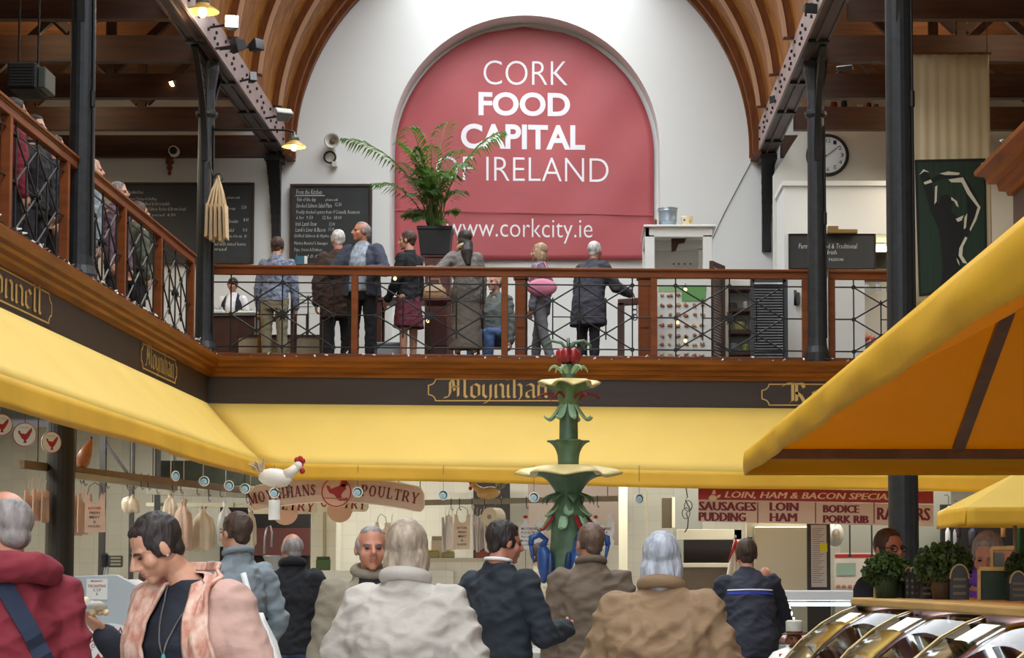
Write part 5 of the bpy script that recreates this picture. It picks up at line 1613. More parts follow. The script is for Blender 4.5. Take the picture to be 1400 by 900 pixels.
panel('wall_hatch_frame', 926, 724, 1014, 738, 27.0, cream_p, .12)
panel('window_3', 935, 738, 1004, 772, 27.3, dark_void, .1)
panel('wall_hatch_side', 1004, 724, 1014, 772, 27.0, cream_p, .12)
panel('wall_hatch_sill', 926, 770, 1004, 776, 26.9, cream_p, .2)
panel('wall_hatch_low', 926, 776, 1004, 935, 27.05, mat('brown_grey_panel', (130, 116, 98), .4, var=.1, vs=3), .1, True)
panel('wall_grey_frieze', 1150, 655, 1300, 760, 27.2, mat('grey_green_paint', (150, 150, 138), .5), .1, True)
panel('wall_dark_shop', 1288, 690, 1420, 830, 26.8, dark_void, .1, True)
# cold-room door
x0, x1, z0, z1 = pr(1032, 720, 1108, 935, 26.2)
t = thing('cold_room_door', 'large plain cream cold room door behind the butcher counter', 'door', ((x0 + x1) / 2, 26.2, 0))
mb = MB(); mb.box((x0, 26.2, 0.02), (x1, 26.32, z1)); mb.build('door_leaf', mat('cream_door', (222, 218, 194), .35), t, bevel=.015)
mb = MB(); mb.box((x0 - .09, 26.26, 0), (x0 - .005, 26.4, z1 + .08)); mb.box((x1 + .005, 26.26, 0), (x1 + .09, 26.4, z1 + .08)); mb.box((x0 - .005, 26.26, z1 + .005), (x1 + .005, 26.4, z1 + .08)); mb.build('door_frame', cream_p, t)
mb = MB(); c = P(1025, 744, 26.2); mb.cbox(c, (.06, .08, .2)); mb.build('control_box', mat('dark_green_box', (52, 60, 56), .4), t, bevel=.01)
mb = MB(); mb.cbox(c + Vector((0, -.045, .05)), (.03, .01, .04)); mb.cbox(c + Vector((0, -.045, -.04)), (.03, .01, .04)); mb.build('gauge', grey_pl, t)

# --- vest carrier bags hung in bunches
def vest_bag(mb, c, w, h, d=.012, seed=0):
    """bag with two loop handles, top of handles at c"""
    r = random.Random(seed)
    pts = [(-w / 2, -h), (w / 2, -h), (w / 2 * 1.02, -h * .6), (w / 2, -.3 * h), (w / 2 * .95, 0), (w / 2 * .55, -.02 * h), (w / 2 * .45, -.2 * h), (.0, -.26 * h), (-w / 2 * .45, -.2 * h), (-w / 2 * .55, -.02 * h), (-w / 2 * .95, 0), (-w / 2, -.3 * h), (-w / 2 * 1.02, -h * .6)]
    pts = [(x + r.uniform(-.006, .006), z + r.uniform(-.008, .004)) for x, z in pts]
    return pts
def bag_bundle(pxc, py0, py1, w_px, Y, n_left, n_right, group, label_front, label_rest, m, text=True, m2=None):
    c = P(pxc, py0, Y); h = (py1 - py0) / S(Y); w = w_px / S(Y)
    if w_px:
        t = thing('carrier_bag', label_front, 'bag', (c.x, Y, c.z - h), group + ' front')
        mb = MB(); mb.prism(vest_bag(mb, c, w, h, seed=pxc), c, (1, 0, 0), (0, 0, 1), (0, 1, 0), .02); mb.build('plastic_body', m, t)
        mb = MB()
        for k, (s, ww) in enumerate((('BUTCHER', .62), ('FRESH', .5), ('MEAT', .5), ('&', .12), ('POULTRY', .6))):
            mb.mi = 0 if k == 0 else 1
            tw = w * ww
            put_text(mb, s, (c.x - tw / 2, Y - .004, c.z - h * (.42 + .115 * k)), tw, h * .06, bold=.02, res=1)
        mb.build('print_lines', [red_ink, dark_ink], t)
        mb = MB(); mb.tube([c + Vector((-w * .38, 0, -.02)), c + Vector((-w * .3, .01, .06)), c + Vector((-.01, .02, .1)), c + Vector((w * .3, .01, .06)), c + Vector((w * .38, 0, -.02))], .004, 5); mb.build('hanging_hook', dk_post, t)
    me = None
    for side, n in ((-1, n_left), (1, n_right)):
        for k in range(n):
            hh = h * (1.0 - .0 * k)
            if me is None:
                b = MB()
                rr = random.Random(9)
                b.prism(vest_bag(b, None, .22, hh, seed=3), (0, 0, 0), (.25, 1, 0), (0, 0, 1), (1, 0, 0), .012)
                b.tube([(0, 0, -.03), (0, 0, .06), (.01, 0, .1)], .004, 5)
                o = b.build('carrier_bag', m2 or m, recenter=False); me = o.data
                WOFF.pop(o.name, None)
            else:
                o = bpy.data.objects.new('carrier_bag', me); COL.objects.link(o)
            o.location = (c.x + side * (w / 2 + .035 + k * .042), Y + .12 + .03 * (k % 2), c.z - .03 * (k % 3) * .5)
            o.rotation_euler = (0, random.uniform(-.06, .06), random.uniform(-.25, .25))
            tag(o, label_rest, 'bag', group)
bag_bundle(130, 674, 728, 28, 19.6, 5, 0, 'edge-on bags by the dark lower column', 'cream printed carrier bag hanging right of the dark lower column', 'cream carrier bag seen edge-on hanging behind the printed one near the dark lower column', bag_p)
bag_bundle(44, 668, 712, 0, 18.4, 2, 2, 'edge-on bags left of the dark lower column', '', 'pinkish carrier bag seen edge-on hanging left of the dark lower column', bag_p)
bag_bundle(522, 714, 755, 17, 25.2, 0, 1, 'small bags near the cream pillar', 'small white printed carrier bag hanging right of the cream pillar', 'thin white bag hanging edge-on beside the small printed bag near the cream pillar', bag_m)
bag_bundle(632, 703, 752, 22, 25.6, 3, 6, 'striped edge-on bags by the brown reel', 'cream printed carrier bag hanging left of the man in the dark suit', 'striped white carrier bag seen edge-on in the row above the yellow packs', bag_m, m2=bag_s)
def crumpled(label, px0, py0, px1, py1, Y, m, seed, group=None):
    x0, x1, z0, z1 = pr(px0, py0, px1, py1, Y)
    w, h = (x1 - x0), (z1 - z0)
    r = random.Random(seed)
    mb = MB()
    ph = [r.uniform(0, 6) for _ in range(3)]
    mb.lathe([(w * .36, 0), (w * .5, h * .05), (w * .5, h * .5), (w * .42, h * .72), (w * .2, h * .84), (w * .12, h * .9), (w * .2, h * 1.0)], ((x0 + x1) / 2, Y, z0), 28,
             fn=lambda a, rr, z: (rr * (1 + .14 * math.sin(7 * a + ph[0] + z * 5) + .09 * math.sin(13 * a + ph[1])) * (1 if abs(math.cos(a)) > .5 else .7), z + .02 * math.sin(3 * a + ph[2])))
    mb.tube([((x0 + x1) / 2, Y, z0 + h * .95), ((x0 + x1) / 2, Y, roof_z((x0 + x1) / 2, Y))], .004, 5)
    return tag(mb.build('hanging_bag', m, smooth=True), label, 'bag', group)
crumpled('pinkish crumpled bag bunch hanging right of the dark haired woman', 238, 684, 263, 752, 24.6, bag_p, 1)
crumpled('cream bag bunch with rolled top hanging next to the pinkish bunch', 262, 694, 292, 752, 24.8, bag_m, 2)
crumpled('white bag bunch hanging left of the man in the grey jacket', 298, 688, 318, 746, 25.0, mat('white_bag', (232, 236, 236), .35, bump=.2, bs=14), 3)
crumpled('pale bag bunch hanging right of the grey jacket man\'s head', 334, 696, 350, 748, 25.1, bag_m, 4)
crumpled('cream bag bunch hanging above the dark haired woman\'s head', 224, 678, 242, 712, 24.9, bag_m, 6)
crumpled('small cream bag roll hanging left of the dark haired woman', 168, 678, 190, 700, 24.0, bag_m, 5)

# --- hanging round discs
def disc(label, px, py, r_px, Y, kind, yaw=0.0, cat='sign', group=None):
    if kind == 'badge' and px < 340: Y = 3.8 * FPX / (PX0 - px)
    c = P(px, py, Y)
    L = (Z_FB - (c.x - XF) / PJ * .79 - c.z - .05) if kind == 'hen' else max(.1, 2.74 - c.z)
    R = r_px / S(Y)
    t = thing('hanging_disc', label, cat, tuple(c), group, rz=yaw)
    t.location = c
    mb = MB(); mb.cyl((0, .006, 0), (0, -.006, 0), R, R, 28); mb.build('plate', white_pl, t, local=True)
    mb = MB()
    if kind == 'hen':
        for k in range(28):
            a0, a1 = 2 * PI * k / 28, 2 * PI * (k + 1) / 28
            mb.quad(*[(math.cos(a) * r, -.008, math.sin(a) * r) for a, r in ((a0, R * .94), (a1, R * .94), (a1, R), (a0, R))])
        s = R
        mb.poly([(x * s, -.008, z * s) for x, z in ((-.5, .1), (-.55, .3), (-.4, .35), (-.3, .1), (.1, .05), (.3, .3), (.6, .6), (.62, .3), (.45, -.05), (.3, -.3), (.12, -.5), (.2, -.7), (-.1, -.7), (-.05, -.45), (-.25, -.3), (-.35, -.1))])
        put_text(mb, 'POULTRY', (-.45 * s, -.008, .52 * s), .8 * s, .12 * s, res=1)
        mb.build('hen_print', red_ink, t, local=True)
    else:
        mb.poly([(math.cos(a) * R * .8, -.008, math.sin(a) * R * .8) for a in [2 * PI * k / 24 for k in range(24)]])
        mb.mi = 1
        mb.poly([(math.cos(a) * R * .62 - R * .1, -.010, math.sin(a) * R * .6 - R * .12) for a in [2 * PI * k / 20 for k in range(20)]])
        mb.mi = 2
        for q in range(3): mb.quad(*[(x * R, -.012, z * R) for x, z in ((-.5, .1 - q * .25), (.25, .1 - q * .25), (.25, 0 - q * .25), (-.5, 0 - q * .25))])
        mb.build('badge_print', [mat('dark_green_badge', (40, 84, 74), .4), mat('pale_blue_badge', (196, 222, 230), .4), mat('mid_blue_badge', (110, 160, 186), .4)], t, local=True)
    mb = MB(); mb.cyl((0, 0, R), (0, 0, L), .003, .003, 5); mb.build('string', dk_post, t, local=True)
for px, py, r, Y, yaw, lab in ((2, 581, 15, 15.5, .5, 'round white disc with red hen at the left edge of the photo'), (34, 594.5, 16.5, 16.2, .0, 'round white disc with red hen, second of three below the left awning'), (70, 605, 15, 17.0, .75, 'round white disc with red hen hanging in front of the dark lower column')):
    disc(lab, px, py, r, Y, 'hen', yaw)
for px, py, yaw, lab in ((240, 651, 1.0, 'small green and blue disc nearest the left stall posts'), (279, 658, .3, 'small green and blue disc, second from the left'), (313, 664, .6, 'small green and blue disc, third from the left'), (335, 668, .1, 'small green and blue disc left of the white rooster'), (375, 674, .3, 'small green and blue disc below the white rooster'), (489, 673, 0, 'small green and blue disc in front of the curved poultry sign'), (606, 677, 0, 'small green and blue disc above the striped bags'), (730, 680, 0, 'small green and blue disc left of the green fountain'), (874, 682, .6, 'small green and blue disc right of the green fountain')):
    disc(lab, px, py, 7.2, 24.36, 'badge', yaw)

# --- brown ham shape and rooster ornaments
c = P(115, 640, 19.6)
t = thing('cured_ham', 'brown pear shaped ham standing on the rail beside the dark lower column', 'ham', tuple(c))
mb = MB(); H_ = 40 / S(19.6)
mb.tube([c + Vector((0, 0, 0)), c + Vector((-.01, 0, H_ * .15)), c + Vector((0, 0, H_ * .4)), c + Vector((.03, 0, H_ * .65)), c + Vector((.055, 0, H_ * .85)), c + Vector((.065, 0, H_))], [.03, .062, .07, .05, .028, .01], 14); mb.build('meat', mat('ham_brown', (168, 98, 46), .35, var=.25, vs=12), t, smooth=True)
mb = MB(); mb.ell(c + Vector((-.045, .01, H_ * .25)), (.035, .04, .07)); mb.build('rind', mat('ham_rind', (120, 84, 66), .5), t, smooth=True)
mb = MB(); mb.ell(c + Vector((.066, 0, H_ * 1.02)), (.012, .012, .02)); mb.build('knuckle', maroon_ink, t, smooth=True)
def rooster(label, c, s, body, comb, tail, face=1):
    c = Vector(c); t = thing('rooster_ornament', label, 'ornament', tuple(c))
    f = face
    mb = MB()
    mb.ell(c + Vector((0, 0, .12 * s)), (.2 * s, .11 * s, .11 * s), Euler((0, .12 * f, 0)).to_matrix())
    mb.tube([c + Vector((.12 * s * f, 0, .14 * s)), c + Vector((.2 * s * f, 0, .2 * s)), c + Vector((.25 * s * f, 0, .25 * s))], [.08 * s, .055 * s, .045 * s], 10)
    mb.ell(c + Vector((.26 * s * f, 0, .26 * s)), (.055 * s, .045 * s, .05 * s))
    mb.build('body', body, t, smooth=True)
    mb = MB()
    for k, (dx, dz, r) in enumerate(((.25, .32, .035), (.285, .335, .035), (.315, .315, .03), (.31, .2, .032), (.30, .27, .026))): mb.ell(c + Vector((dx * s * f, 0, dz * s)), (r * s, .018 * s, r * s * 1.1))
    mb.build('comb', comb, t, smooth=True)
    mb = MB()
    r = random.Random(2)
    for k in range(34):
        a = r.uniform(.7, 2.4); L = r.uniform(.12, .24) * s
        b = c + Vector((-.15 * s * f, r.uniform(-.04, .04) * s, .15 * s))
        d = Vector((-math.cos(a - .6) * f * .8, r.uniform(-.3, .3), math.sin(a))).normalized()
        mb.tube([b, b + d * L * .6, b + d * L + Vector((0, 0, -.03 * s))], [.008 * s, .012 * s, .004 * s], 4)
    mb.build('tail_feathers', tail, t)
    mb = MB(); mb.cyl(c + Vector((.3 * s * f, 0, .255 * s)), c + Vector((.345 * s * f, 0, .245 * s)), .016 * s, .003 * s, 6); mb.build('beak', mat('beak_yellow', (210, 160, 70), .4), t)
    mb = MB()
    for dy in (-.04, .04): mb.cyl(c + Vector((.02 * s * f, dy * s, 0)), c + Vector((.02 * s * f, dy * s, .05 * s)), .012 * s, .014 * s, 6)
    mb.build('legs', mat('beak_yellow', (210, 160, 70), .4), t)
    return t
wh = mat('white_feather', (240, 236, 226), .6); cmb = mat('comb_red', (172, 28, 40), .4); tl = mat('straw_feather', (206, 188, 160), .7, var=.2, vs=20)
c = P(376, 668, 23.2)
t = rooster('white rooster ornament with red comb at the corner of the awnings', c, 1.0, wh, cmb, tl)
mb = MB(); mb.tube([c + Vector((0, 0, 0)), c + Vector((0, .1, -.02)), c + Vector((0, 1.1, -.05)), c + Vector((0, 1.17, .3))], .008, 5); mb.build('wire_stand', dk_post, t)
c = P(668, 684, 25.88)
t = rooster('yellowish hen ornament on the rail above the man in the dark suit', c, .75, mat('buff_feather', (214, 178, 120), .5), cmb, mat('grey_feather', (150, 150, 140), .6), -1)

# --- curved poultry sign
YSG = 24.75
def syc(px): return 669.5 + ((px - 458) / 122) ** 2 * 15.5
tan_b = mat('tan_sign_board', (214, 182, 158), .5)
tan_edge = mat('tan_sign_edge', (240, 226, 200), .4)
t = thing('curved_sign', 'long curved tan poultry sign with maroon letters and round red emblem', 'sign', tuple(P(458, 690, YSG)))
mb = MB()
N = 48
top, bot = [], []
for k in range(N + 1):
    px = 342 + (580 - 342) * k / N
    e = min(1, min(px - 342, 580 - px) / 7)
    hh = 17 * (1 - (1 - e) ** 2 * .45)
    top.append(P(px, syc(px) - hh, YSG)); bot.append(P(px, syc(px) + hh, YSG))
outl = [(p.x, p.z) for p in bot] + [(p.x, p.z) for p in reversed(top)]
mb.prism(outl, (0, YSG, 0), (1, 0, 0), (0, 0, 1), (0, 1, 0), .03); mb.build('board', tan_b, t)
mb = MB()
ring_pts = bot + list(reversed(top)) + [bot[0]]
for a, b in zip(ring_pts, ring_pts[1:]):
    if (b - a).length > 1e-5: mb.bar(a + Vector((0, -.004, 0)), b + Vector((0, -.004, 0)), .008, .014, up=(0, 0, 1) if abs((b - a).normalized().z) < .9 else (1, 0, 0))
mb.build('edge_bead', tan_edge, t)
def along(px_start, Yt, dy0):
    def place(u):
        px = px_start + u * S(Yt)
        a, b = P(px - .5, syc(px - .5) + dy0, Yt), P(px + .5, syc(px + .5) + dy0, Yt)
        ex = (b - a).normalized(); ey = Vector((-ex.z, 0, ex.x))
        return (a + b) / 2, ex, ey
    return place
hL = 15 / S(YSG)
w_ = serif_width('POULTRY', hL); mb = MB(); serif_on(mb, 'POULTRY', along(493, YSG - .01, 7), hL, wscale=(571 - 492) / S(YSG) / w_)
mb.build('lettering', maroon_ink, t)
w_ = serif_width('MOYNIHANS', hL); mb = MB(); serif_on(mb, 'MOYNIHANS', along(341, YSG - .01, 7), hL, wscale=(433 - 341) / S(YSG) / w_)
mb.build('lettering', maroon_ink, t)
c = P(460, 673, YSG - .012); R = 22 / S(YSG)
mb = MB(); mb.cyl(c + Vector((0, .01, 0)), c + Vector((0, -.012, 0)), R, R, 40); mb.build('emblem_disc', mat('emblem_pink', (226, 180, 152), .5), t)
def emblem(mb, c, R, y):
    for r0, r1 in ((.86, .93),):
        for k in range(40):
            a0, a1 = 2 * PI * k / 40, 2 * PI * (k + 1) / 40
            mb.quad(*[c + Vector((math.cos(a) * r * R, y, math.sin(a) * r * R)) for a, r in ((a0, r0), (a1, r0), (a1, r1), (a0, r1))])
    def q(pts): mb.poly([c + Vector((x * R, y, z * R)) for x, z in pts])
    q([(-.62, .42), (-.42, .36), (-.34, .18), (-.05, .3), (.25, .4), (.5, .55), (.62, .2), (.4, -.02), (.3, -.2), (.34, -.38), (.06, -.4), (-.14, -.16), (-.42, -.06), (-.54, .12)])
    q([(.2, .4), (.3, .72), (.62, .76), (.72, .44), (.5, .3)])
    q([(.02, -.42), (.46, -.44), (.74, -.38), (.66, -.54), (.2, -.54)])
    q([(-.7, -.36), (.7, -.36), (.7, -.4), (-.7, -.4)])
mb = MB(); emblem(mb, c, R, -.016); mb.build('emblem_print', red_ink, t)
mb = MB()
for px in (380, 545): p = P(px, syc(px) - 16, YSG + .02); mb.cyl(p, (p.x, p.y, awn_z(p.y)), .006, .006, 6)
mb.build('hanger', dk_post, t)
for pa, pb, py, Yq, lab in ((346, 434, 691, 25.6, 'cream poultry sign board behind the left half of the curved sign'), (425, 504, 688, 26.2, 'cream poultry sign board behind the middle of the curved sign')):
    t = thing('sign_board', lab, 'sign', tuple(P((pa + pb) / 2, py + 10, Yq)))
    x0, x1, z0, z1 = pr(pa, py - 12, pb, py + 12, Yq)
    mb = MB(); mb.prism([(x0, z0), (x1 - .04, z0), (x1, z0 + .05), (x1, z1 - .06), (x1 - .05, z1), (x0, z1)], (0, Yq, 0), (1, 0, 0), (0, 0, 1), (0, 1, 0), .03); mb.build('board', cream_p, t)
    hh = 13 / S(Yq); w_ = serif_width('POULTRY', hh); mb = MB()
    tw = (x1 - x0) * .92
    serif_on(mb, 'POULTRY', lambda u: (Vector((x0 + .03 + u, Yq - .004, (z0 + z1) / 2 - hh * .4 - .04 * ((u / tw) ** 2))), Vector((1, 0, -.12)), Vector((.12, 0, 1))), hh, wscale=tw / w_)
    mb.build('lettering', red_ink, t)
    mb = MB(); cc = Vector((x0 + (x1 - x0) * .5, Yq - .004, z0 + .02)); mb.cyl(cc, cc + Vector((0, .02, 0)), .16, .16, 28); mb.build('emblem_disc', mat('emblem_pink', (226, 180, 152), .5), t)
    mb = MB()
    for x in (x0 + .1, x1 - .1): mb.cyl((x, Yq + .015, z1), (x, Yq + .015, Z_FB + .1), .005, .005, 5)
    mb.build('hanger', dk_post, t)

# paper roll and tap over a steel funnel
c = P(375, 682, 24.4)
t = thing('paper_roll', 'white paper towel roll hanging under the white rooster', 'paper roll', tuple(P(375, 712, 24.4)))
mb = MB(); a, b = P(375, 684, 24.4), P(375, 711, 24.4); mb.cyl(b, a, .07, .07, 20); mb.build('roll', white_paint, t, smooth=False)
mb = MB(); mb.cyl(a, a + Vector((0, 0, .1)), .012, .012, 8); mb.tube([a + Vector((0, 0, .1)), a + Vector((0, .9, .12)), a + Vector((0, .95, .85))], .008, 5); mb.build('holder', chrome, t)
c = P(376, 786, 24.6)
t = thing('steel_funnel', 'steel mixing funnel with curved tap behind the man in the black jacket', 'funnel', tuple(c))
mb = MB(); mb.lathe([(.05, 0), (.06, .02), (.15, .22), (.16, .23), (.14, .23), (.05, .03)], c, 20); mb.build('funnel_cone', chrome, t, smooth=True)
mb = MB(); mb.tube([P(361, 758, 24.7), P(362, 735, 24.7), P(365, 721, 24.7), P(369, 719, 24.7), P(372, 728, 24.7), P(371, 748, 24.7)], .012, 8); mb.build('tap', chrome, t, smooth=True)
mb = MB(); mb.cyl((c.x, 24.6, 0), c, .05, .05, 10); mb.cyl((c.x, 24.6, 0), (c.x, 24.6, .04), .2, .2, 16); mb.build('stand', chrome, t)

# hen-shaped white notices
hen = [(-.5, -.5), (.32, -.5), (.46, -.42), (.5, -.28), (.42, -.16), (.5, .0), (.48, .25), (.36, .5), (.3, .52), (.22, .4), (.16, .16), (-.1, .18), (-.2, .34), (-.3, .36), (-.36, .22), (-.5, .1)]
for px, lab, lines in ((727, 'white hen shaped notice hanging beside the man in the dark suit', True), (823, 'white hen shaped notice hanging behind the bald man', True)):
    Yh = 25.0
    c = P(px, 727, Yh); w, h = 34 / S(Yh), 48 / S(Yh)
    t = thing('hen_notice', lab, 'notice', (c.x, Yh, c.z - h / 2))
    mb = MB(); mb.prism([(x * w, z * h) for x, z in hen], c, (1, 0, 0), (0, 0, 1), (0, 1, 0), .015); mb.build('board', mat('pale_blue_white', (226, 230, 232), .5), t)
    mb = MB()
    for k, (s, ww, hh) in enumerate((('MOYNIHANS', .78, .08), ('POULTRY', .66, .08), ('Fine Quality', .62, .07), ('Turkeys', .4, .07), ('and Duckling', .66, .07))):
        mb.mi = 0 if k < 2 else 1
        put_text(mb, s, c + Vector((-.42 * w, -.004, h * (.04 - .115 * k))), w * ww, h * hh, bold=.015, res=1)
    mb.build('print_lines', [maroon_ink, dark_ink], t)
    mb = MB(); mb.cyl(c + Vector((-.25 * w, .008, h * .34)), Vector((c.x - .25 * w, Yh + .008, roof_z(c.x, Yh))), .004, .004, 5); mb.ell(c + Vector((-.25 * w, .008, h * .42)), (.03, .02, .02)); mb.build('hanger', cmb, t)

# tape reel and small stock on the tiled counter
c = P(669, 707, 25.2)
t = thing('paper_reel', 'big cream paper reel hanging over the dark suited man\'s head', 'reel', tuple(c))
R = 13 / S(25.2)
mb = MB(); mb.cyl(c, c + Vector((.1, .16, 0)), R, R, 28); mb.build('reel', mat('cream_reel', (214, 204, 176), .5), t)
mb = MB(); mb.cyl(c + Vector((-.004, -.006, 0)), c, R * .25, R * .25, 14); mb.build('core', mat('violet_core', (136, 128, 160), .5), t)
mb = MB(); mb.tube([c + Vector((.05, .08, 0)), c + Vector((.05, .08, R + .02)), c + Vector((.05, .7, R + .05))], .008, 5); mb.build('bracket', dk_post, t)
zct = P(600, 762, 25.55).z
def stock(nm, lab, px, w, d, h, col, Y, z, prof=None):
    x = P(px, 760, Y).x
    t = thing(nm, lab, nm.split('_')[-1], (x, Y, z))
    if prof:
        mb = MB(); mb.lathe([(r * w / 2, q * h) for r, q in prof], (x, Y, z), 16); mb.build('body', mat(nm + '_m', col, .4), t, smooth=True)
    else:
        mb = MB(); mb.box((x - w / 2, Y - d / 2, z), (x + w / 2, Y + d / 2, z + h * .82)); mb.build('body', mat(nm + '_m', col, .4), t, bevel=.008)
        mb = MB(); mb.box((x - w / 2 + .006, Y - d / 2 + .006, z + h * .82), (x + w / 2 - .006, Y + d / 2 - .006, z + h)); mb.build('top', mat(nm + '_t', tuple(int(v * .75) for v in col), .4), t, bevel=.006)
    return t
x0, x1, z0, z1 = pr(560, 763, 700, 935, 25.4)
t = thing('back_counter', 'cream back counter holding the yellow packs', 'counter', ((x0 + x1) / 2, 25.4, 0))
mb = MB(); mb.box((x0, 25.56, 0), (x1, 26.2, z1 - .05)); mb.build('carcass', cream_tile, t)
mb = MB(); mb.box((x0 - .03, 25.55, z1 - .05), (x1 + .03, 26.22, z1)); mb.build('worktop', mat('pale_worktop', (196, 184, 160), .4), t)
zct = z1
stock('yellow_pack', 'bright yellow pack on the back counter left of the striped bags', 593, .14, .1, .1, (240, 206, 30), 25.75, zct)
stock('yellow_pack', 'second yellow pack on the back counter under the striped bags', 613, .16, .1, .09, (232, 200, 60), 25.75, zct)
stock('weighing_scale', 'small beige weighing scale on the back counter', 602, .22, .2, .28, (200, 186, 160), 26.0, zct)
stock('green_card', 'black and lime green price card on the low tiled wall', 442, .18, .03, .17, (60, 84, 30), 25.47, P(442, 780, 25.47).z)
stock('red_tub', 'red tub at the right of the back counter behind the suited man', 662, .2, .2, .12, (150, 60, 40), 25.8, zct)

# --- pork butcher's sign
YPK = 24.75
x0, x1, z0, z1 = pr(955, 669, 1276, 716, YPK)
t = thing('butcher_sign', 'wide red and tan butcher price sign hanging under the awning at the right', 'sign', ((x0 + x1) / 2, YPK, z0))
ex = Vector((1, 0, -.014)).normalized()
def sp(px, py): return P(px, py + (px - 955) * .0125 * 0 , YPK)
mb = MB(); mb.prism([(x0, P(955, 713, YPK).z), (x1, P(1276, 720, YPK).z), (x1, P(1276, 690, YPK).z), (x0, P(955, 683, YPK).z)], (0, YPK, 0), (1, 0, 0), (0, 0, 1), (0, 1, 0), .03); mb.build('tan_panel', mat('tan_panel', (216, 184, 158), .5), t)
mb = MB(); mb.prism([(x0, P(955, 683, YPK).z), (x1, P(1276, 689, YPK).z), (x1, P(1276, 672, YPK).z), (x0, P(955, 667, YPK).z)], (0, YPK - .003, 0), (1, 0, 0), (0, 0, 1), (0, 1, 0), .035); mb.build('red_band', mat('sign_red', (158, 30, 36), .45), t)
mb = MB(); a, b = P(991, 682, YPK), P(1252, 672, YPK)
put_text(mb, 'LOIN, HAM & BACON SPECIALISTS', (a.x, YPK - .008, a.z), b.x - a.x, 10 / S(YPK), ex=ex, ey=Vector((.014, 0, 1)), fat=.005, shear=.25, res=2); mb.build('lettering', mat('cream_print', (232, 196, 160), .5), t)
mb = MB(); c = P(975, 676, YPK - .008)
for pts in ([(-.06, -.05), (-.03, -.01), (.02, -.01), (.05, -.05), (.02, -.08), (-.03, -.08)], [(-.02, 0), (0, .05), (.03, .05), (.03, 0)], [(.04, -.02), (.09, .0), (.09, -.03), (.05, -.05)]): mb.poly([c + Vector((x, 0, z)) for x, z in pts])
mb.build('pig_emblem', mat('cream_print', (232, 196, 160), .5), t)
for s, px0, px1, py, hh in (('SAUSAGES', 956, 1033, 698, 12), ('PUDDING', 956, 1019, 712.5, 12), ('LOIN', 1053, 1091, 698.5, 11.5), ('HAM', 1053, 1089, 713, 11.5), ('BODICE', 1126, 1174, 701, 10.5), ('PORK RIB', 1126, 1187, 715, 10.5), ('RASHERS', 1200, 1271, 711, 17)):
    mb = MB(); a, b = P(px0, py, YPK - .005), P(px1, py, YPK - .005)
    put_text(mb, s, (a.x, YPK - .005, a.z), b.x - a.x, hh / S(YPK), ex=ex, ey=Vector((.014, 0, 1)), fat=.009, res=2); mb.build('lettering', maroon_ink, t)
for px in (1036, 1115, 1195):
    mb = MB(); mb.bar(P(px, 687, YPK - .003), P(px, 716, YPK - .003), .012, .006, up=(0, 1, 0)); mb.build('divider', maroon_ink, t)
mb = MB()
for px in (1000, 1120, 1250): p = P(px, 670, YPK + .02); mb.cyl(p, (p.x, p.y, awn_z(p.y)), .006, .006, 6)
mb.build('hanger', dk_post, t)
# twisted cable left of the butcher sign
mb = MB(); q_ = P(938, 668, 26); pts = [Vector((q_.x, 26, Z_FB + .1)), q_, P(940, 680, 26), P(937, 684, 25.9), P(941, 692, 26), P(944, 697, 26), P(938, 702, 25.9), P(941, 710, 26), P(940, 722, 26), P(936, 728, 26)]
mb.tube(pts, .008, 5)
for p in (pts[4], pts[6]): mb.tube([p + Vector((math.cos(a) * .05, 0, math.sin(a) * .07)) for a in [2 * PI * k / 12 for k in range(13)]], .006, 5, caps=False)
tag(mb.build('tangled_cable', dk_post), 'tangled dark cable hanging left of the butcher sign', 'cable')
# aprons on the hatch
t = thing('hanging_apron', 'white apron with red ties hanging on the hatch beside the stooping man', 'apron', tuple(P(1008, 815, 26.4)))
mb = MB(); a = P(1006, 738, 26.4)
rows = []
for j in range(9):
    v = j / 8
    c0 = P(1006 + 2 * v, 738 + 80 * v, 26.4); w = (2 + 17 * v ** .8) / S(26.4)
    rows.append([c0 + Vector((w * (i / 6 - .5) * 2, .05 * math.sin(i * 2.2 + v * 2) * v, 0)) for i in range(13)])
    rows[-1] = [c0 + Vector((w * (i / 12 - .5) * 2, .05 * math.sin(i * 2.2 + v * 2) * v, 0)) for i in range(13)]
sheet(mb, rows); o = mb.build('cloth', mat('apron_white', (226, 222, 210), .7), t, smooth=True); solid(o, .006)
mb = MB()
for dx in (-10, 1, 12): mb.tube([P(1006, 738, 26.34), P(1006 + dx * .4, 752, 26.3), P(1006 + dx, 768, 26.32)], [.012, .02, .01], 5)
mb.build('tie', cmb, t)
mb = MB(); mb.tube([P(1006, 735, 26.4), P(1006, 733, 26.6), P(1006, 733, 27.0)], .01, 5); mb.build('hook', chrome, t)
# price list board, hat and posters
x0, x1, z0, z1 = pr(1108, 718, 1132, 835, 25.6)
t = thing('price_list', 'tall narrow printed price list on a dark board with a yellow note', 'poster', ((x0 + x1) / 2, 25.6, z0))
mb = MB(); mb.box((x0 - .03, 25.62, 0), (x1 + .03, 25.7, z1 + .02)); mb.build('dark_board', mat('dark_board', (52, 44, 40), .5), t)
za = P(1120, 803, 25.6).z
mb = MB(); mb.box((x0 + .015, 25.6, za), (x1 - .02, 25.618, z1)); mb.build('sheet', mat('grey_paper', (196, 190, 186), .6), t)
mb = MB()
for k in range(26):
    z = z1 - .05 - k * (z1 - za - .08) / 26
    mb.box((x0 + .03, 25.597, z), (x1 - .05 - .03 * ((k * 7) % 3), 25.6, z + .008))
mb.build('print_lines', mat('grey_print', (120, 118, 116), .6), t)
mb = MB(); a, b, c_, d = pr(1121, 743, 1131, 755, 25.59); mb.box((a, 25.592, c_), (b, 25.597, d)); mb.build('yellow_note', mat('note_yellow', (214, 206, 30), .5), t)
c = P(1143, 718, 25.8)
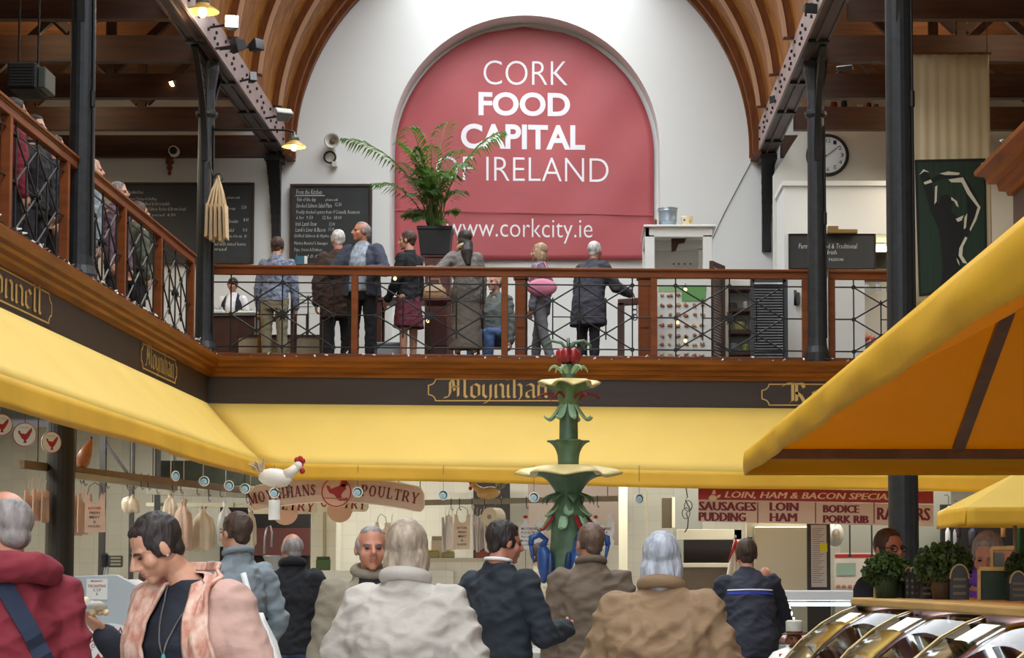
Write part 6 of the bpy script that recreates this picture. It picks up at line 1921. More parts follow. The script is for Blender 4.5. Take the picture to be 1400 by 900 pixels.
t = thing('butcher_hat', 'white trilby hat hanging beside the price list', 'hat', tuple(P(1143, 745, 25.8)))
R = Euler((PI / 2, 0, .25)).to_matrix()
mb = MB()
c0 = P(1143, 731, 25.8)
prof = [(.15, 0), (.155, .012), (.095, .03), (.09, .1), (.07, .14), (.0, .13)]
rings = []
for r_, z_ in prof:
    rings.append([mb.v(c0 + Vector((math.cos(a) * r_ * .72, -z_ * .9 + .1, math.sin(a) * r_))) for a in [2 * PI * k / 24 for k in range(24)]])
mb.skin(rings); mb.build('felt', mat('white_felt', (224, 222, 212), .7), t, smooth=True)
mb = MB(); mb.cyl(c0 + Vector((0, .06, .1)), (c0.x, c0.y + .06, Z_FB + .1), .004, .004, 5); mb.build('peg', dk_post, t)
x0, x1, z0, z1 = pr(1142, 756, 1196, 840, 26.9)
t = thing('butcher_chart', 'large pale poster with red stripe and green block behind the man with glasses', 'poster', ((x0 + x1) / 2, 26.9, z0))
mb = MB(); mb.box((x0, 26.9, z0), (x1, 26.95, z1)); mb.build('sheet', mat('pale_pink_paper', (206, 196, 186), .5), t)
mb = MB(); mb.box((x0, 26.894, z1 - .06), (x1, 26.9, z1 - .02)); mb.build('red_stripe', red_ink, t)
mb = MB(); a, b, c_, d = pr(1144, 770, 1170, 787, 26.89); mb.box((a, 26.892, c_), (b, 26.9, d)); mb.build('green_block', mat('sage_print', (140, 164, 150), .5), t)
mb = MB()
for k in range(5): a = P(1146 + k * 8, 802, 26.89); mb.ell(a, (.03, .006, .025), None, 8, 6)
mb.build('meat_pictures', mat('meat_print', (178, 120, 100), .5), t)
mb = MB(); mb.box(((x0 + x1) / 2 - .3, 26.96, 0), ((x0 + x1) / 2 + .3, 27.0, z0 + .3)); mb.build('board_stand', mat('grey_board', (150, 148, 140), .5), t)
for k, px in enumerate((1162, 1192)):
    p = P(px, 758, 26.85)
    mb = MB(); mb.cyl(p, (p.x, p.y, Z_FB + .1), .012, .012, 6); mb.cyl(p + Vector((0, 0, -.04)), p, .02, .02, 8)
    tag(mb.build('hanging_rod', dk_post), ['slim dark rod hanging in front of the pale poster, left one', 'slim dark rod hanging in front of the pale poster beside the column'][k], 'rod')
# dark shop at the far right: bottles and clothes
for k, (px, py0, py1, w, col) in enumerate(((1297, 692, 712, 6, (190, 180, 170)), (1310, 700, 735, 8, (60, 40, 52)), (1296, 722, 750, 7, (206, 206, 206)), (1306, 724, 748, 6, (170, 170, 176)), (1330, 722, 748, 14, (30, 30, 44)), (1372, 715, 735, 8, (150, 100, 40)), (1392, 700, 760, 14, (24, 74, 36)))):
    a, b = P(px, py1, 26.5), P(px, py0, 26.5)
    h = b.z - a.z; w_ = w / S(26.5) / 2
    t = thing('hanging_garment', ['pale label bag in the dark shop doorway top left', 'dark plum garment in the dark shop', 'white card packet in the dark shop doorway', 'grey card packet beside the white one in the dark shop', 'dark navy cap shaped bag in the dark shop', 'amber packet hanging in the dark shop', 'bright green garment at the right edge of the dark shop'][k], 'goods', tuple(a))
    mb = MB(); mb.lathe([(w_ * .9, 0), (w_, h * .1), (w_ * .95, h * .8), (w_ * .5, h * .95), (.01, h)], a, 12, fn=lambda an, r, z: (r * (1 + .08 * math.sin(4 * an)), z)); mb.build('body', mat('goods_%d' % k, col, .6), t, smooth=True)
    mb = MB(); mb.cyl(b, b + Vector((0, 0, .12)), .005, .005, 5); mb.tube([b + Vector((0, 0, .12)), b + Vector((0, .1, .15)), b + Vector((0, .31, .15))], .005, 5); mb.build('hook', dk_post, t)

# --- butcher's refrigerated counter
YC = 22.6
x0, x1 = P(700, 800, YC).x, P(1172, 815, YC).x
zt_, zb_ = P(1050, 808, YC).z, P(1050, 822, YC).z
zdeck = P(1080, 882, YC).z
case_m = mat('counter_white', (214, 218, 220), .3)
t = thing('meat_counter', 'long refrigerated butcher counter with lit steel canopy behind the stooping man', 'counter', ((x0 + x1) / 2, YC, 0))
mb = MB(); mb.box((x0, YC, 0), (x1, YC + 1.0, zdeck - .12)); mb.build('base', mat('counter_base', (120, 124, 128), .35), t, bevel=.01)
mb = MB(); mb.box((x0, YC - .02, zdeck - .12), (x1, YC + 1.0, zdeck)); mb.build('deck', chrome, t, bevel=.01)
mb = MB(); mb.box((x0, YC + .2, zb_), (x1, YC + .8, zt_)); mb.build('canopy_top', case_m, t, bevel=.012)
mb = MB(); a, b = P(1072, 828, YC + .19), P(1168, 822, YC + .19); mb.box((x0 + .1, YC + .22, zb_ - .06), (x1 - .05, YC + .27, zb_ - .02)); mb.build('strip_lamp', mat('cool_tube', (246, 248, 255), .3, emit=5), t)
mb = MB()
for x in (x0 + .02, P(1064, 850, YC).x, x1 - .04): mb.box((x, YC + .2, zdeck), (x + .025, YC + .23, zb_))
mb.build('upright', chrome, t)
mb = MB(); mb.quad((x0, YC + .03, zdeck), (x1, YC + .03, zdeck), (x1, YC + .19, zb_), (x0, YC + .19, zb_)); o = mb.build('front_glass', glass_mat('counter_glass'), t); solid(o, .008)
mb = MB(); mb.box((x0 + .2, YC + .6, zdeck), (x1 - .2, YC + .9, zdeck + .12)); mb.build('back_ledge', mat('dark_maroon_ledge', (70, 40, 40), .5), t)
area_light('meat_counter_light', ((x0 + x1) / 2, YC + .35, zb_ - .08), x1 - x0 - .3, 30, (.95, .97, 1), (0, 0, 0), .1)
# stepped display of pale trays
c = P(1075, 862, YC + .45)
for k in range(7):
    w = .34 - .042 * k
    t_ = MB(); z = zdeck + .125 + .062 * k if False else zdeck + .002 + .062 * k
    t_.lathe([(w * .5, 0), (w * .56, .02), (w * .56, .045), (w * .5, .045), (w * .46, .02)], (P(1075, 860, YC + .42).x, YC + .42, z), 4 if False else 20)
    lab = 'white tray in the pyramid stack inside the butcher counter, %s' % ['at the bottom', 'second from the bottom', 'third from the bottom', 'in the middle', 'third from the top', 'second from the top', 'at the top'][k]
    tag(t_.build('white_tray', white_paint), lab, 'tray', 'pyramid of white trays')
meat_ms = [mat('meat_red', (168, 70, 66), .35, rgb2=(222, 176, 164), vs=16), mat('meat_pink', (214, 150, 136), .35, rgb2=(168, 80, 72), vs=18), mat('fat_white', (232, 208, 196), .35, rgb2=(190, 110, 100), vs=14)]
rm = random.Random(21)
def joint(label, c, s, k, group, round_=False):
    mb = MB()
    ph = [rm.uniform(0, 6) for _ in range(3)]
    mb.ell((0, 0, 0), (s * rm.uniform(.8, 1.2), s * .7, s * rm.uniform(.5, .7)), None, 14, 10)
    for v in mb.bm.verts:
        n_ = noise.noise(v.co * (3.0 / s * .5) + Vector((ph[0], ph[1], ph[2]))) 
        v.co *= 1 + .22 * n_
    zmin = min(v.co.z for v in mb.bm.verts)
    for v in mb.bm.verts: v.co += Vector(c) - Vector((0, 0, zmin))
    return tag(mb.build('meat_joint', meat_ms[k % 3], smooth=True), label, 'meat', group)
xs_ = P(1048, 870, YC).x; xe_ = P(1118, 870, YC).x
for k in range(12):
    x = P(735 + k * 20, 870, YC).x
    joint('cut of red meat lying on the steel deck of the butcher counter', (x, YC + .2 + .1 * (k % 3), zdeck + .002), .075, k, 'cuts of meat in the butcher counter')
for k in range(8):
    x = xs_ + (xe_ - xs_) * k / 7
    if k in (3, 4): continue
    joint('pink and white cut of meat near the white tray pyramid', (x, YC + .17, zdeck + .002), .085, k + 1, 'cuts of meat beside the tray pyramid')

# --- grey counter side with the round red sign, scale and scales screen
YGC = 16.5
mb = MB()
x0 = P(101, 800, YGC).x
pts = [(P(px, py, YGC).x, P(px, py, YGC).z) for px, py in ((101, 788), (160, 786), (186, 800), (218, 826), (218, 960), (101, 960))]
zlow = 0.02
pts[-1] = (pts[-1][0], zlow); pts[-2] = (pts[-2][0], zlow)
t = thing('grey_counter', 'pale blue grey poultry counter with sloping end panel and round red sign', 'counter', (x0, YGC, 0))
mb.prism(pts, (0, YGC, 0), (1, 0, 0), (0, 0, 1), (0, 1, 0), .06); mb.build('end_panel', mat('blue_grey_panel', (176, 186, 192), .4), t, bevel=.006)
mb = MB(); mb.prism([(p[0] + (.0 if i in (0, 5) else -.02), p[1] - (.04 if i < 4 else 0)) for i, p in enumerate(pts)], (0, YGC + .06, 0), (1, 0, 0), (0, 0, 1), (0, 1, 0), .85); mb.build('cabinet', mat('counter_white', (214, 218, 220), .3), t)
gp0, gp1 = Vector((pts[1][0], YGC + .07, pts[1][1] - .03)), Vector((pts[3][0], YGC + .07, pts[3][1] - .03))
mb = MB()
a, b, c_, d = pr(118, 792, 147, 820, YGC - .004); mb.box((a, YGC - .006, c_), (b, YGC - .001, d)); mb.build('paper_sign', mat('white_poster', (226, 228, 224), .5), t)
mb = MB()
for k, (s, pxa, pxb, py, hh) in enumerate((('MARKET', 124, 141, 796, 2.4), ('DECANTING', 121, 144.5, 803.5, 4), ('C.C.P', 127, 138, 809, 4), ('3', 131.2, 133.8, 814.5, 4))):
    mb.mi = 0 if k < 2 else 1
    a, b = P(pxa, py, YGC - .008), P(pxb, py, YGC - .008); put_text(mb, s, a, b.x - a.x, hh / S(YGC), bold=.02, res=1)
mb.build('sign_print', [red_ink, dark_ink], t)
c = P(150, 905, YGC - .004); R = 52 / S(YGC)
mb = MB(); mb.cyl(c + Vector((0, .003, 0)), c + Vector((0, -.004, 0)), R, R, 48); mb.build('round_sign', mat('pale_blue_white', (226, 230, 232), .5), t)
mb = MB()
for k in range(64):
    a0, a1 = 2 * PI * k / 64, 2 * PI * (k + 1) / 64
    mb.quad(*[c + Vector((math.cos(a) * r * R, -.007, math.sin(a) * r * R)) for a, r in ((a0, .70), (a1, .70), (a1, .73), (a0, .73))])
def ringtext(mb, s, r, h, a0, da, fs):
    for k, ch in enumerate(s):
        a = a0 - da * k
        p = c + Vector((math.cos(a) * r, -.008, math.sin(a) * r))
        ex_ = Vector((math.sin(a), 0, -math.cos(a))); ey_ = Vector((math.cos(a), 0, math.sin(a)))
        me = text_mesh(ch, 1.0, fs, res=2)
        if me.vertices:
            x0_, x1_, y0_, y1_ = bounds(me); s_ = h / max(.01, .72)
            mb.mesh(me, frame(p - ex_ * (x0_ + x1_) / 2 * s_, ex_, ey_) @ Matrix.Diagonal((s_, s_, 1, 1)))
        bpy.data.meshes.remove(me)
ringtext(mb, 'ORIGINAL', R * .77, R * .17, math.radians(146), .27, .02)
ringtext(mb, 'GEORGAINN', R * .55, R * .10, math.radians(158), .19, .005)
q = lambda pts: mb.poly([c + Vector((x * R, -.008, z * R)) for x, z in pts])
q([(-.42, .05), (-.3, .22), (-.22, .1), (-.1, .2), (.0, .1), (.12, .02), (0, -.1), (-.2, -.12)]); q([(.0, .2), (.3, .28), (.5, .2), (.45, .08), (.2, .12), (.05, .02)])
mb.build('round_sign_print', red_ink, t)
# scale display on the counter
zc3 = pts[0][1] - .02
c = P(160, 786, YGC + .5)
t = thing('scale_display', 'black weighing scale display on a post above the grey counter', 'scale', (c.x, YGC + .5, pts[1][1] - .04))
mb = MB(); mb.cyl((c.x - .1, YGC + .5, pts[1][1] - .04), P(146, 776, YGC + .5), .02, .02, 10); mb.cbox((c.x - .1, YGC + .5, pts[1][1] - .03), (.2, .2, .02)); mb.build('post', chrome, t)
mb = MB(); a = P(139, 776, YGC + .5); b = P(148, 756, YGC + .5); mb.box((a.x, YGC + .44, a.z), (b.x, YGC + .54, b.z)); mb.build('rear_case', black_mat, t, bevel=.015)
mb = MB(); a = P(148, 776, YGC + .5); b = P(168, 760, YGC + .5); mb.box((a.x, YGC + .46, a.z), (b.x, YGC + .52, b.z)); mb.build('screen_case', mat('dark_screen', (52, 50, 46), .3), t, bevel=.006)
mb = MB()
for k in range(3): 
    a, b, c_, d = pr(151, 762 + 4.4 * k, 165, 764.4 + 4.4 * k, YGC + .455); mb.box((a, YGC + .455, c_), (b, YGC + .46, d))
mb.build('digits', mat('scale_digits', (150, 140, 104), .5), t)
# poultry display case with pale meat
YD2 = 18.6
x0, x1 = P(340, 850, YD2).x, P(484, 850, YD2).x
zd = P(400, 868, YD2).z
t = thing('poultry_case', 'low glass poultry display case behind the man in blue jeans', 'display case', ((x0 + x1) / 2, YD2, 0))
mb = MB(); mb.box((x0, YD2, 0), (x1, YD2 + 1.0, zd - .06)); mb.build('base', mat('olive_base', (116, 104, 84), .4), t, bevel=.01)
mb = MB(); mb.box((x0 - .02, YD2 - .02, zd - .06), (x1 + .02, YD2 + 1.02, zd)); mb.build('deck', case_m, t, bevel=.01)
zg = P(400, 822, YD2 + .9).z
mb = MB(); mb.quad((x0, YD2 + .02, zd), (x1, YD2 + .02, zd), (x1, YD2 + .3, zg), (x0, YD2 + .3, zg)); o = mb.build('front_glass', glass_mat('counter_glass'), t); solid(o, .008)
mb = MB(); mb.box((x0, YD2 + .3, zg - .01), (x1, YD2 + .9, zg + .02)); mb.build('top_shelf', case_m, t)
mb = MB()
for x in (x0, x1 - .02): mb.box((x, YD2 + .85, zd), (x + .02, YD2 + .9, zg - .01))
mb.build('upright', chrome, t)
area_light('poultry_case_light', ((x0 + x1) / 2, YD2 + .5, zg - .03), .7, 10, (1, .92, .95), (0, 0, 0), .1)
for k in range(14):
    joint('pale pink piece of poultry in the glass case behind the man in blue jeans', (x0 + .1 + (x1 - x0 - .2) * (k % 7) / 6, YD2 + .18 + .3 * (k // 7), zd + .002), .055, 1 + k % 2, 'poultry pieces in the low glass case')
for px, lab in ((449, 'white price ticket in the poultry case right of the blue jeans'), (352, 'white price ticket in the poultry case left of the blue jeans')):
    c = P(px, 864, YD2 + .1); mb = MB(); mb.bar((c.x, YD2 + .33, zd + .002), (c.x + .04, YD2 + .42, zd + .09), .14, .004, up=(0, -.7, .7)); tag(mb.build('price_ticket', white_paint), lab, 'ticket')
# dark counter stone ledge round fountain
# ------------------------------------------------------------------ painted cast-iron fountain
YFN = 14.5
g_dk = mat('fountain_green', (80, 108, 82), .45, var=.25, vs=9, bump=.15, bs=30)
g_lt = mat('fountain_pale_green', (150, 186, 150), .5, var=.15, vs=9)
g_rim = mat('fountain_cream_rim', (226, 208, 146), .45, var=.1, vs=9)
berry = mat('fountain_red', (148, 34, 40), .35, var=.15, vs=9)
blue_b = mat('bird_blue', (38, 78, 142), .4, var=.3, vs=16)
xf = P(777, 700, YFN).x
def fz(py): return P(777, py, YFN).z
sF = S(YFN)
t = thing('fountain', 'tall green painted cast iron fountain with scalloped bowls and red berries', 'fountain', (xf, YFN, 0))
O = Vector((xf, YFN, 0))
def flower(name, zb, zt_, r0, r1, n, wav, mat_, lip, rim=None, ph=0.0, droop=0.0, star=.07, p=1.7):
    """scalloped bowl flaring from r0 at zb to r1 at zt_"""
    mb = MB(); NA, NR = 96, 12
    rows = []
    for j in range(NR + 1):
        v = j / NR
        r = r0 + (r1 - r0) * v ** p
        z = zb + (zt_ - zb) * (1 - (1 - v) ** 1.15)
        row = []
        for i in range(NA):
            a = 2 * PI * i / NA
            s = math.cos(n * a + ph)
            k = max(0, v - .35) / .65
            row.append(mb.v(O + Vector((math.cos(a), math.sin(a), 0)) * r * (1 + star * s * k) + Vector((0, 0, z + wav * s * k - droop * k ** 3 * (1 + .5 * s)))))
        rows.append(row)
    for j in range(NR):
        mb.mi = 1 if (rim and j >= NR - 2) else 0
        for i in range(NA):
            mb.face([rows[j][i], rows[j][(i + 1) % NA], rows[j + 1][(i + 1) % NA], rows[j + 1][i]])
    # inner fill
    mb.mi = 1 if rim else 0
    mid = [mb.v(O + Vector((math.cos(2 * PI * i / NA) * r1 * .55, math.sin(2 * PI * i / NA) * r1 * .55, zt_ - (zt_ - zb) * .12))) for i in range(NA)]
    for i in range(NA): mb.face([rows[NR - 1][(i + 1) % NA], rows[NR - 1][i], mid[i], mid[(i + 1) % NA]])
    mb.face(list(reversed(mid)))
    o = mb.build(name, [mat_, rim or mat_], t, smooth=True)
    m = o.modifiers.new('thick', 'SOLIDIFY'); m.thickness = .012; m.offset = 1
    return o
def leaf(mb, base, out, up, L, w, curl, n=8):
    base, out = Vector(base), Vector(out).normalized()
    side = out.cross(Vector((0, 0, 1))).normalized()
    pts = []
    for k in range(n + 1):
        u = k / n
        p = base + out * L * math.sin(u * curl) / max(.01, curl) * 1.2 + Vector((0, 0, up * L * math.sin(u * PI * .75) - L * .25 * u * u * curl))
        wd = w * math.sin(PI * min(1, .12 + .88 * u) ** .8)
        pts.append((mb.v(p - side * wd), mb.v(p + Vector((0, 0, -.012))), mb.v(p + side * wd)))
    for a, b in zip(pts, pts[1:]):
        mb.face([a[0], a[1], b[1], b[0]]); mb.face([a[1], a[2], b[2], b[1]])
def ringleaves(name, z, r, n, L, w, up, curl, m, ph=0.0):
    for k in range(n):
        mb = MB()
        a = 2 * PI * k / n + ph
        d = Vector((math.cos(a), math.sin(a), 0))
        leaf(mb, O + d * r + Vector((0, 0, z)), d, up, L, w, curl)
        o = mb.build(name, m, t, smooth=True); solid(o, .008)
# stem
mb = MB()
prof = [(26, 792), (27, 780), (24, 740), (23, 715), (27, 705), (24, 698), (19, 690), (15, 676), (14, 662), (15, 640), (12, 628), (12.5, 600), (12, 570), (12.5, 560), (10, 548), (9, 530), (9, 510), (8, 500), (6, 497)]
mb.lathe([(r / sF, fz(y)) for r, y in prof], O, 18, fn=lambda a, r, z: (r * (1 + .06 * math.cos(9 * a)), z)); mb.build('stem', g_dk, t, smooth=True)
flower('lower_bowl', fz(684), fz(633), 15 / sF, 66 / sF, 6, .055, g_dk, 0, g_rim, .5, .09, .12)
flower('middle_flower', fz(636), fz(600), 12 / sF, 24 / sF, 6, .006, g_dk, 0, None, .0, .012, .2, 2.6)
flower('upper_bowl', fz(560), fz(516), 11 / sF, 40 / sF, 7, .042, mat('fountain_mid_green', (104, 132, 84), .45, var=.15, vs=9), 0, g_rim, .2, .06, .1)
ringleaves('leaf', fz(550), .05, 8, .12, .028, -.9, .8, g_lt, .3)
ringleaves('leaf', fz(546), .055, 6, .15, .01, .35, .6, berry, .1)
ringleaves('leaf', fz(674), .08, 8, .15, .034, -.1, 1.7, g_dk, .2)
ringleaves('leaf', fz(690), .09, 6, .10, .036, -.6, 1.0, g_lt, .55)
ringleaves('leaf', fz(702), .12, 6, .11, .034, -.9, .8, g_lt, .3)
ringleaves('leaf', fz(702), .12, 5, .15, .016, -.6, 1.2, berry, 2.6)
ringleaves('leaf', fz(512), .035, 6, .1, .022, .7, .8, g_lt, .2)
for k in range(6):
    a = 2 * PI * k / 6 + .25
    mb = MB(); mb.lathe([(.006, -.055), (.03, -.045), (.042, -.01), (.038, .03), (.02, .05), (.006, .052)], O + Vector((math.cos(a) * .052, math.sin(a) * .052, fz(487))), 12); mb.build('berry', berry, t, smooth=True)
for k, (a, L) in enumerate(((PI * .95, .17), (.1, .16), (.35, .12), (PI * .5, .14), (-PI * .5, .12))):
    d = Vector((math.cos(a), math.sin(a), 0))
    mb = MB(); b = O + Vector((0, 0, fz(482)))
    mb.tube([b, b + d * L * .3 + Vector((0, 0, .07)), b + d * L * .7 + Vector((0, 0, .085)), b + d * L + Vector((0, 0, .05)), b + d * L * 1.05 + Vector((0, 0, .02))], [.014, .012, .012, .01, .004], 7); mb.build('scroll_leaf', g_dk, t, smooth=True)
# blue birds round the stem
def bird(a, label):
    d = Vector((math.cos(a), math.sin(a), 0)); s = d.cross(Vector((0, 0, 1)))
    b = O + d * .17 + Vector((0, 0, fz(765)))
    mb = MB()
    mb.tube([b + d * .02 + Vector((0, 0, -.17)), b + Vector((0, 0, -.06)), b + d * .01 + Vector((0, 0, .03)), b + d * .03 + Vector((0, 0, .09))], [.012, .06, .055, .03], 12)
    mb.tube([b + d * .03 + Vector((0, 0, .09)), b + d * .0 + Vector((0, 0, .14)), b + d * .05 + Vector((0, 0, .175)), b + d * .11 + Vector((0, 0, .15)), b + d * .115 + Vector((0, 0, .10))], [.03, .022, .022, .024, .02], 10)
    mb.tube([b + d * .115 + Vector((0, 0, .10)), b + d * .10 + Vector((0, 0, .02)), b + d * .09 + Vector((0, 0, -.03))], [.016, .01, .004], 8)
    mb.build('bird', blue_b, t, smooth=True)
    mb = MB()
    for sg in (-1, 1):
        mb.ell(b + s * sg * .06 + Vector((0, 0, -.05)) - d * .01, (.03, .03, .11), Euler((.25 * sg, 0, 0)).to_matrix())
    mb.build('wing', mat('bird_dark_blue', (30, 48, 92), .4, var=.3, vs=20), t, smooth=True)
    mb = MB(); mb.tube([b + d * .075 + s * .03 + Vector((0, 0, .02)), b + d * .09 + s * .06 + Vector((0, 0, -.06)), b + d * .05 + s * .09 + Vector((0, 0, -.11))], .007, 6); mb.build('pale_stripe', grey_pl, t)
for a in (PI * 1.12, PI * 1.62, PI * .45, -.15): bird(a, '')
# lower ornaments: red collar, verdigris leaves, plinth
mb = MB(); prof = [(33, 838), (30, 822), (24, 812), (26, 800), (32, 796), (26, 792)]
mb.lathe([(r / sF, fz(y)) for r, y in prof], O, 20, fn=lambda a, r, z: (r * (1 + .12 * math.cos(5 * a)), z)); mb.build('red_collar', berry, t, smooth=True)
verd = mat('verdigris', (92, 140, 124), .6, rgb2=(190, 214, 196), vs=22, bump=.4, bs=30)
mb = MB(); mb.ell(O + Vector((0, 0, fz(796))), (.15, .15, .05)); 
for v in mb.bm.verts: v.co += (v.co - O - Vector((0, 0, fz(796)))).normalized() * .03 * noise.noise(v.co * 14)
mb.build('upper_verdigris', verd, t, smooth=True)
for k in range(10):
    mb = MB(); a = 2 * PI * k / 10 + .2; d = Vector((math.cos(a), math.sin(a), 0))
    leaf(mb, O + d * .1 + Vector((0, 0, fz(834))), d, .25, .28, .07, 1.3); o = mb.build('base_leaf', verd, t, smooth=True); solid(o, .01)
zpt, zpb = fz(838), fz(886)
mb = MB(); prof = [(.34, 0), (.34, zpb - .12), (.31, zpb - .1), (.29, zpb), (.27, zpb + .04), (.265, zpt - .06), (.29, zpt - .03), (.29, zpt)]
mb.lathe(prof, O, 24, fn=lambda a, r, z: (r * (1 + .02 * math.cos(16 * a)), z)); mb.build('plinth', mat('plinth_black', (44, 42, 44), .35, var=.15, vs=5), t)
mb = MB(); mb.lathe([(.95, 0), (.95, P(777, 893, YFN - .9).z), (.9, P(777, 890, YFN - .9).z + .01), (.3, P(777, 890, YFN - .9).z + .01)], O, 32); mb.build('stone_basin', mat('pale_stone', (186, 184, 176), .6, var=.1, vs=5), t)

# ------------------------------------------------------------------ curved glass stall counter at lower right
woodc = mat('counter_oak', (196, 156, 90), .4, var=.15, vs=4, stretch=(4, .6, 4))
A0 = P(1172, 819, 9.2); A1 = PXX(1400, 833, 1.62)
A0 = Vector((A0.x, 9.2, A0.z)); 
zt_ = A0.z
xk0, yk0 = A0.x, 9.2
xk1, yk1 = 1.58, 5.0
def edge(u): return Vector((xk0 + (xk1 - xk0) * u, yk0 + (yk1 - yk0) * u, 0))
dirk = (edge(1) - edge(0)).normalized()
outk = Vector((dirk.y, -dirk.x, 0)); outk = -outk if outk.x > 0 else outk
t = thing('glass_counter', 'curved glass market counter with oak top edge at the lower right', 'counter', tuple(edge(.5)))
mb = MB()
inner = -outk
rows = []
a, b = edge(0), edge(1)
pts = [a + outk * .03, a + inner * .55, b + inner * .55, b + outk * .03]
mb.prism([(p.x, p.y) for p in pts], (0, 0, zt_ - .03), (1, 0, 0), (0, 1, 0), (0, 0, 1), .036); mb.build('oak_top', woodc, t, bevel=.008, bseg=2)
prof = [(.0, -.035), (.07, -.06), (.16, -.11), (.26, -.19), (.34, -.28), (.41, -.39), (.46, -.51), (.49, -.62)]
glm = glass_mat('curved_glass', ior=1.9)
NU = 4
for q in range(NU):
    mb = MB()
    u0, u1 = q / NU + .003, (q + 1) / NU - .003
    rows = []
    for o_, z_ in prof:
        rows.append([edge(u0) + outk * o_ + Vector((0, 0, zt_ + z_)), edge(u1) + outk * o_ + Vector((0, 0, zt_ + z_))])
    sheet(mb, rows); o = mb.build('curved_pane', glm, t, smooth=True); solid(o, .008)
mb = MB()
for q in range(NU + 1):
    u = q / NU
    pts = [edge(u) + outk * (o_ + .004) + Vector((0, 0, zt_ + z_)) for o_, z_ in prof]
    mb.tube(pts, .005, 6)
mb.build('glazing_bead', mat('pale_bead', (214, 190, 130), .35), t)
mb = MB()
e0, e1 = edge(0), edge(1)
zd_ = zt_ - .62
pts = [e0 + outk * .5, e0 + inner * .5, e1 + inner * .5, e1 + outk * .5]
mb.prism([(p.x, p.y) for p in pts], (0, 0, 0.02), (1, 0, 0), (0, 1, 0), (0, 0, 1), zd_ - .02); mb.build('base', mat('dark_counter_base', (60, 54, 58), .4), t)
mb = MB(); pts = [e0 + inner * .3, e0 + inner * .34, e1 + inner * .34, e1 + inner * .3]
mb.prism([(p.x, p.y) for p in pts], (0, 0, zd_), (1, 0, 0), (0, 1, 0), (0, 0, 1), zt_ - .03 - zd_); mb.build('back_panel', mat('mauve_back', (110, 78, 84), .4), t)
mb = MB(); mb.bar(edge(.04) + outk * -.04 + Vector((0, 0, zt_ - .06)), edge(.96) + outk * -.04 + Vector((0, 0, zt_ - .06)), .03, .02); mb.build('lamp_strip', mat('violet_white_tube', (246, 230, 255), .3, emit=5), t)
d_ = dirk
area_light('glass_counter_light', edge(.5) + outk * .0 + Vector((0, 0, zt_ - .09)), .06, 9, (1, .86, .95), (0, 0, math.atan2(dirk.y, dirk.x) - PI / 2), 3.6)
# trays, sausages and tickets inside
tray_m = mat('tray_steel', (170, 172, 176), .25, metal=.7)
salad = [mat('olive_mix', (92, 96, 44), .4, rgb2=(150, 120, 60), vs=30), mat('pink_sausage', (190, 120, 104), .35, rgb2=(150, 74, 66), vs=20), mat('dark_pudding', (70, 46, 42), .4, rgb2=(110, 70, 60), vs=20), mat('orange_fish', (220, 130, 70), .35, rgb2=(190, 96, 50), vs=18)]
kinds = ['green olive mix', 'pink sausages', 'dark puddings', 'orange fish cuts', 'pink cold cuts', 'green salad', 'dark olives']
for k in range(7):
    u = .07 + .135 * k
    c = edge(u) + outk * .1 + Vector((0, 0, zd_))
    R = Matrix(((dirk.x, outk.x, 0), (dirk.y, outk.y, 0), (0, 0, 1)))
    tt = thing('food_tray', 'steel tray of %s inside the curved glass counter, %s' % (kinds[k], ['at the far end', 'second from the far end', 'third from the far end', 'in the middle', 'third from the near end', 'second from the near end', 'at the near end'][k]), 'tray', tuple(c))
    mb = MB()
    lo = [c + R @ Vector(p) for p in ((-.2, -.28, 0), (.2, -.28, 0), (.2, .28, 0), (-.2, .28, 0))]; hi = [c + R @ Vector(p) for p in ((-.22, -.3, .07), (.22, -.3, .07), (.22, .3, .07), (-.22, .3, .07))]
    inn = [c + R @ Vector(p) for p in ((-.2, -.28, .07), (.2, -.28, .07), (.2, .28, .07), (-.2, .28, .07))]; bot = [c + R @ Vector(p) for p in ((-.19, -.27, .012), (.19, -.27, .012), (.19, .27, .012), (-.19, .27, .012))]
    mb.skin([[mb.v(p) for p in lo], [mb.v(p) for p in hi], [mb.v(p) for p in inn], [mb.v(p) for p in bot]]); mb.build('tray_shell', tray_m, tt)
    mb = MB(); rq = random.Random(k)
    for q in range(26):
        p = c + R @ Vector((rq.uniform(-.15, .15), rq.uniform(-.24, .24), .05 + rq.uniform(0, .05)))
        if k in (1, 2): mb.ell(p, (.022, .07, .022), R @ Euler((0, 0, rq.uniform(-.4, .4))).to_matrix(), 8, 6)
        else: mb.ell(p, (rq.uniform(.02, .04), rq.uniform(.02, .04), .02), Euler((rq.uniform(-.5, .5), rq.uniform(-.5, .5), 0)).to_matrix(), 8, 6)
    o = mb.build('food', salad[k % 4], tt, smooth=True); o['kind'] = 'stuff'
for k, (px, py, lab) in enumerate(((1347, 845, 'pale price ticket with a round mark inside the glass counter'), (1320, 862, 'small pale price ticket lower in the glass counter'))):
    c = edge(.62 - .1 * k) + outk * .14 + Vector((0, 0, zt_ - .19))
    tt = thing('price_ticket', lab, 'ticket', tuple(c))
    mb = MB(); mb.prism([(math.cos(a) * .04, math.sin(a) * .055) for a in [2 * PI * q / 20 for q in range(20)]], c, (1, 0, 0), (0, 0, 1), (0, 1, 0), .005); mb.build('card', mat('lilac_card', (224, 196, 216), .5), tt)
    mb = MB(); mb.prism([(math.cos(a) * .014, math.sin(a) * .022) for a in [2 * PI * q / 16 for q in range(16)]], c + Vector((0, -.003, 0)), (1, 0, 0), (0, 0, 1), (0, 1, 0), .004); mb.build('mark', dark_ink, tt)
    mb = MB(); mb.cyl((c.x, c.y + .004, zd_ + .05), c + Vector((0, .004, -.05)), .004, .004, 5); mb.build('pin', chrome, tt)
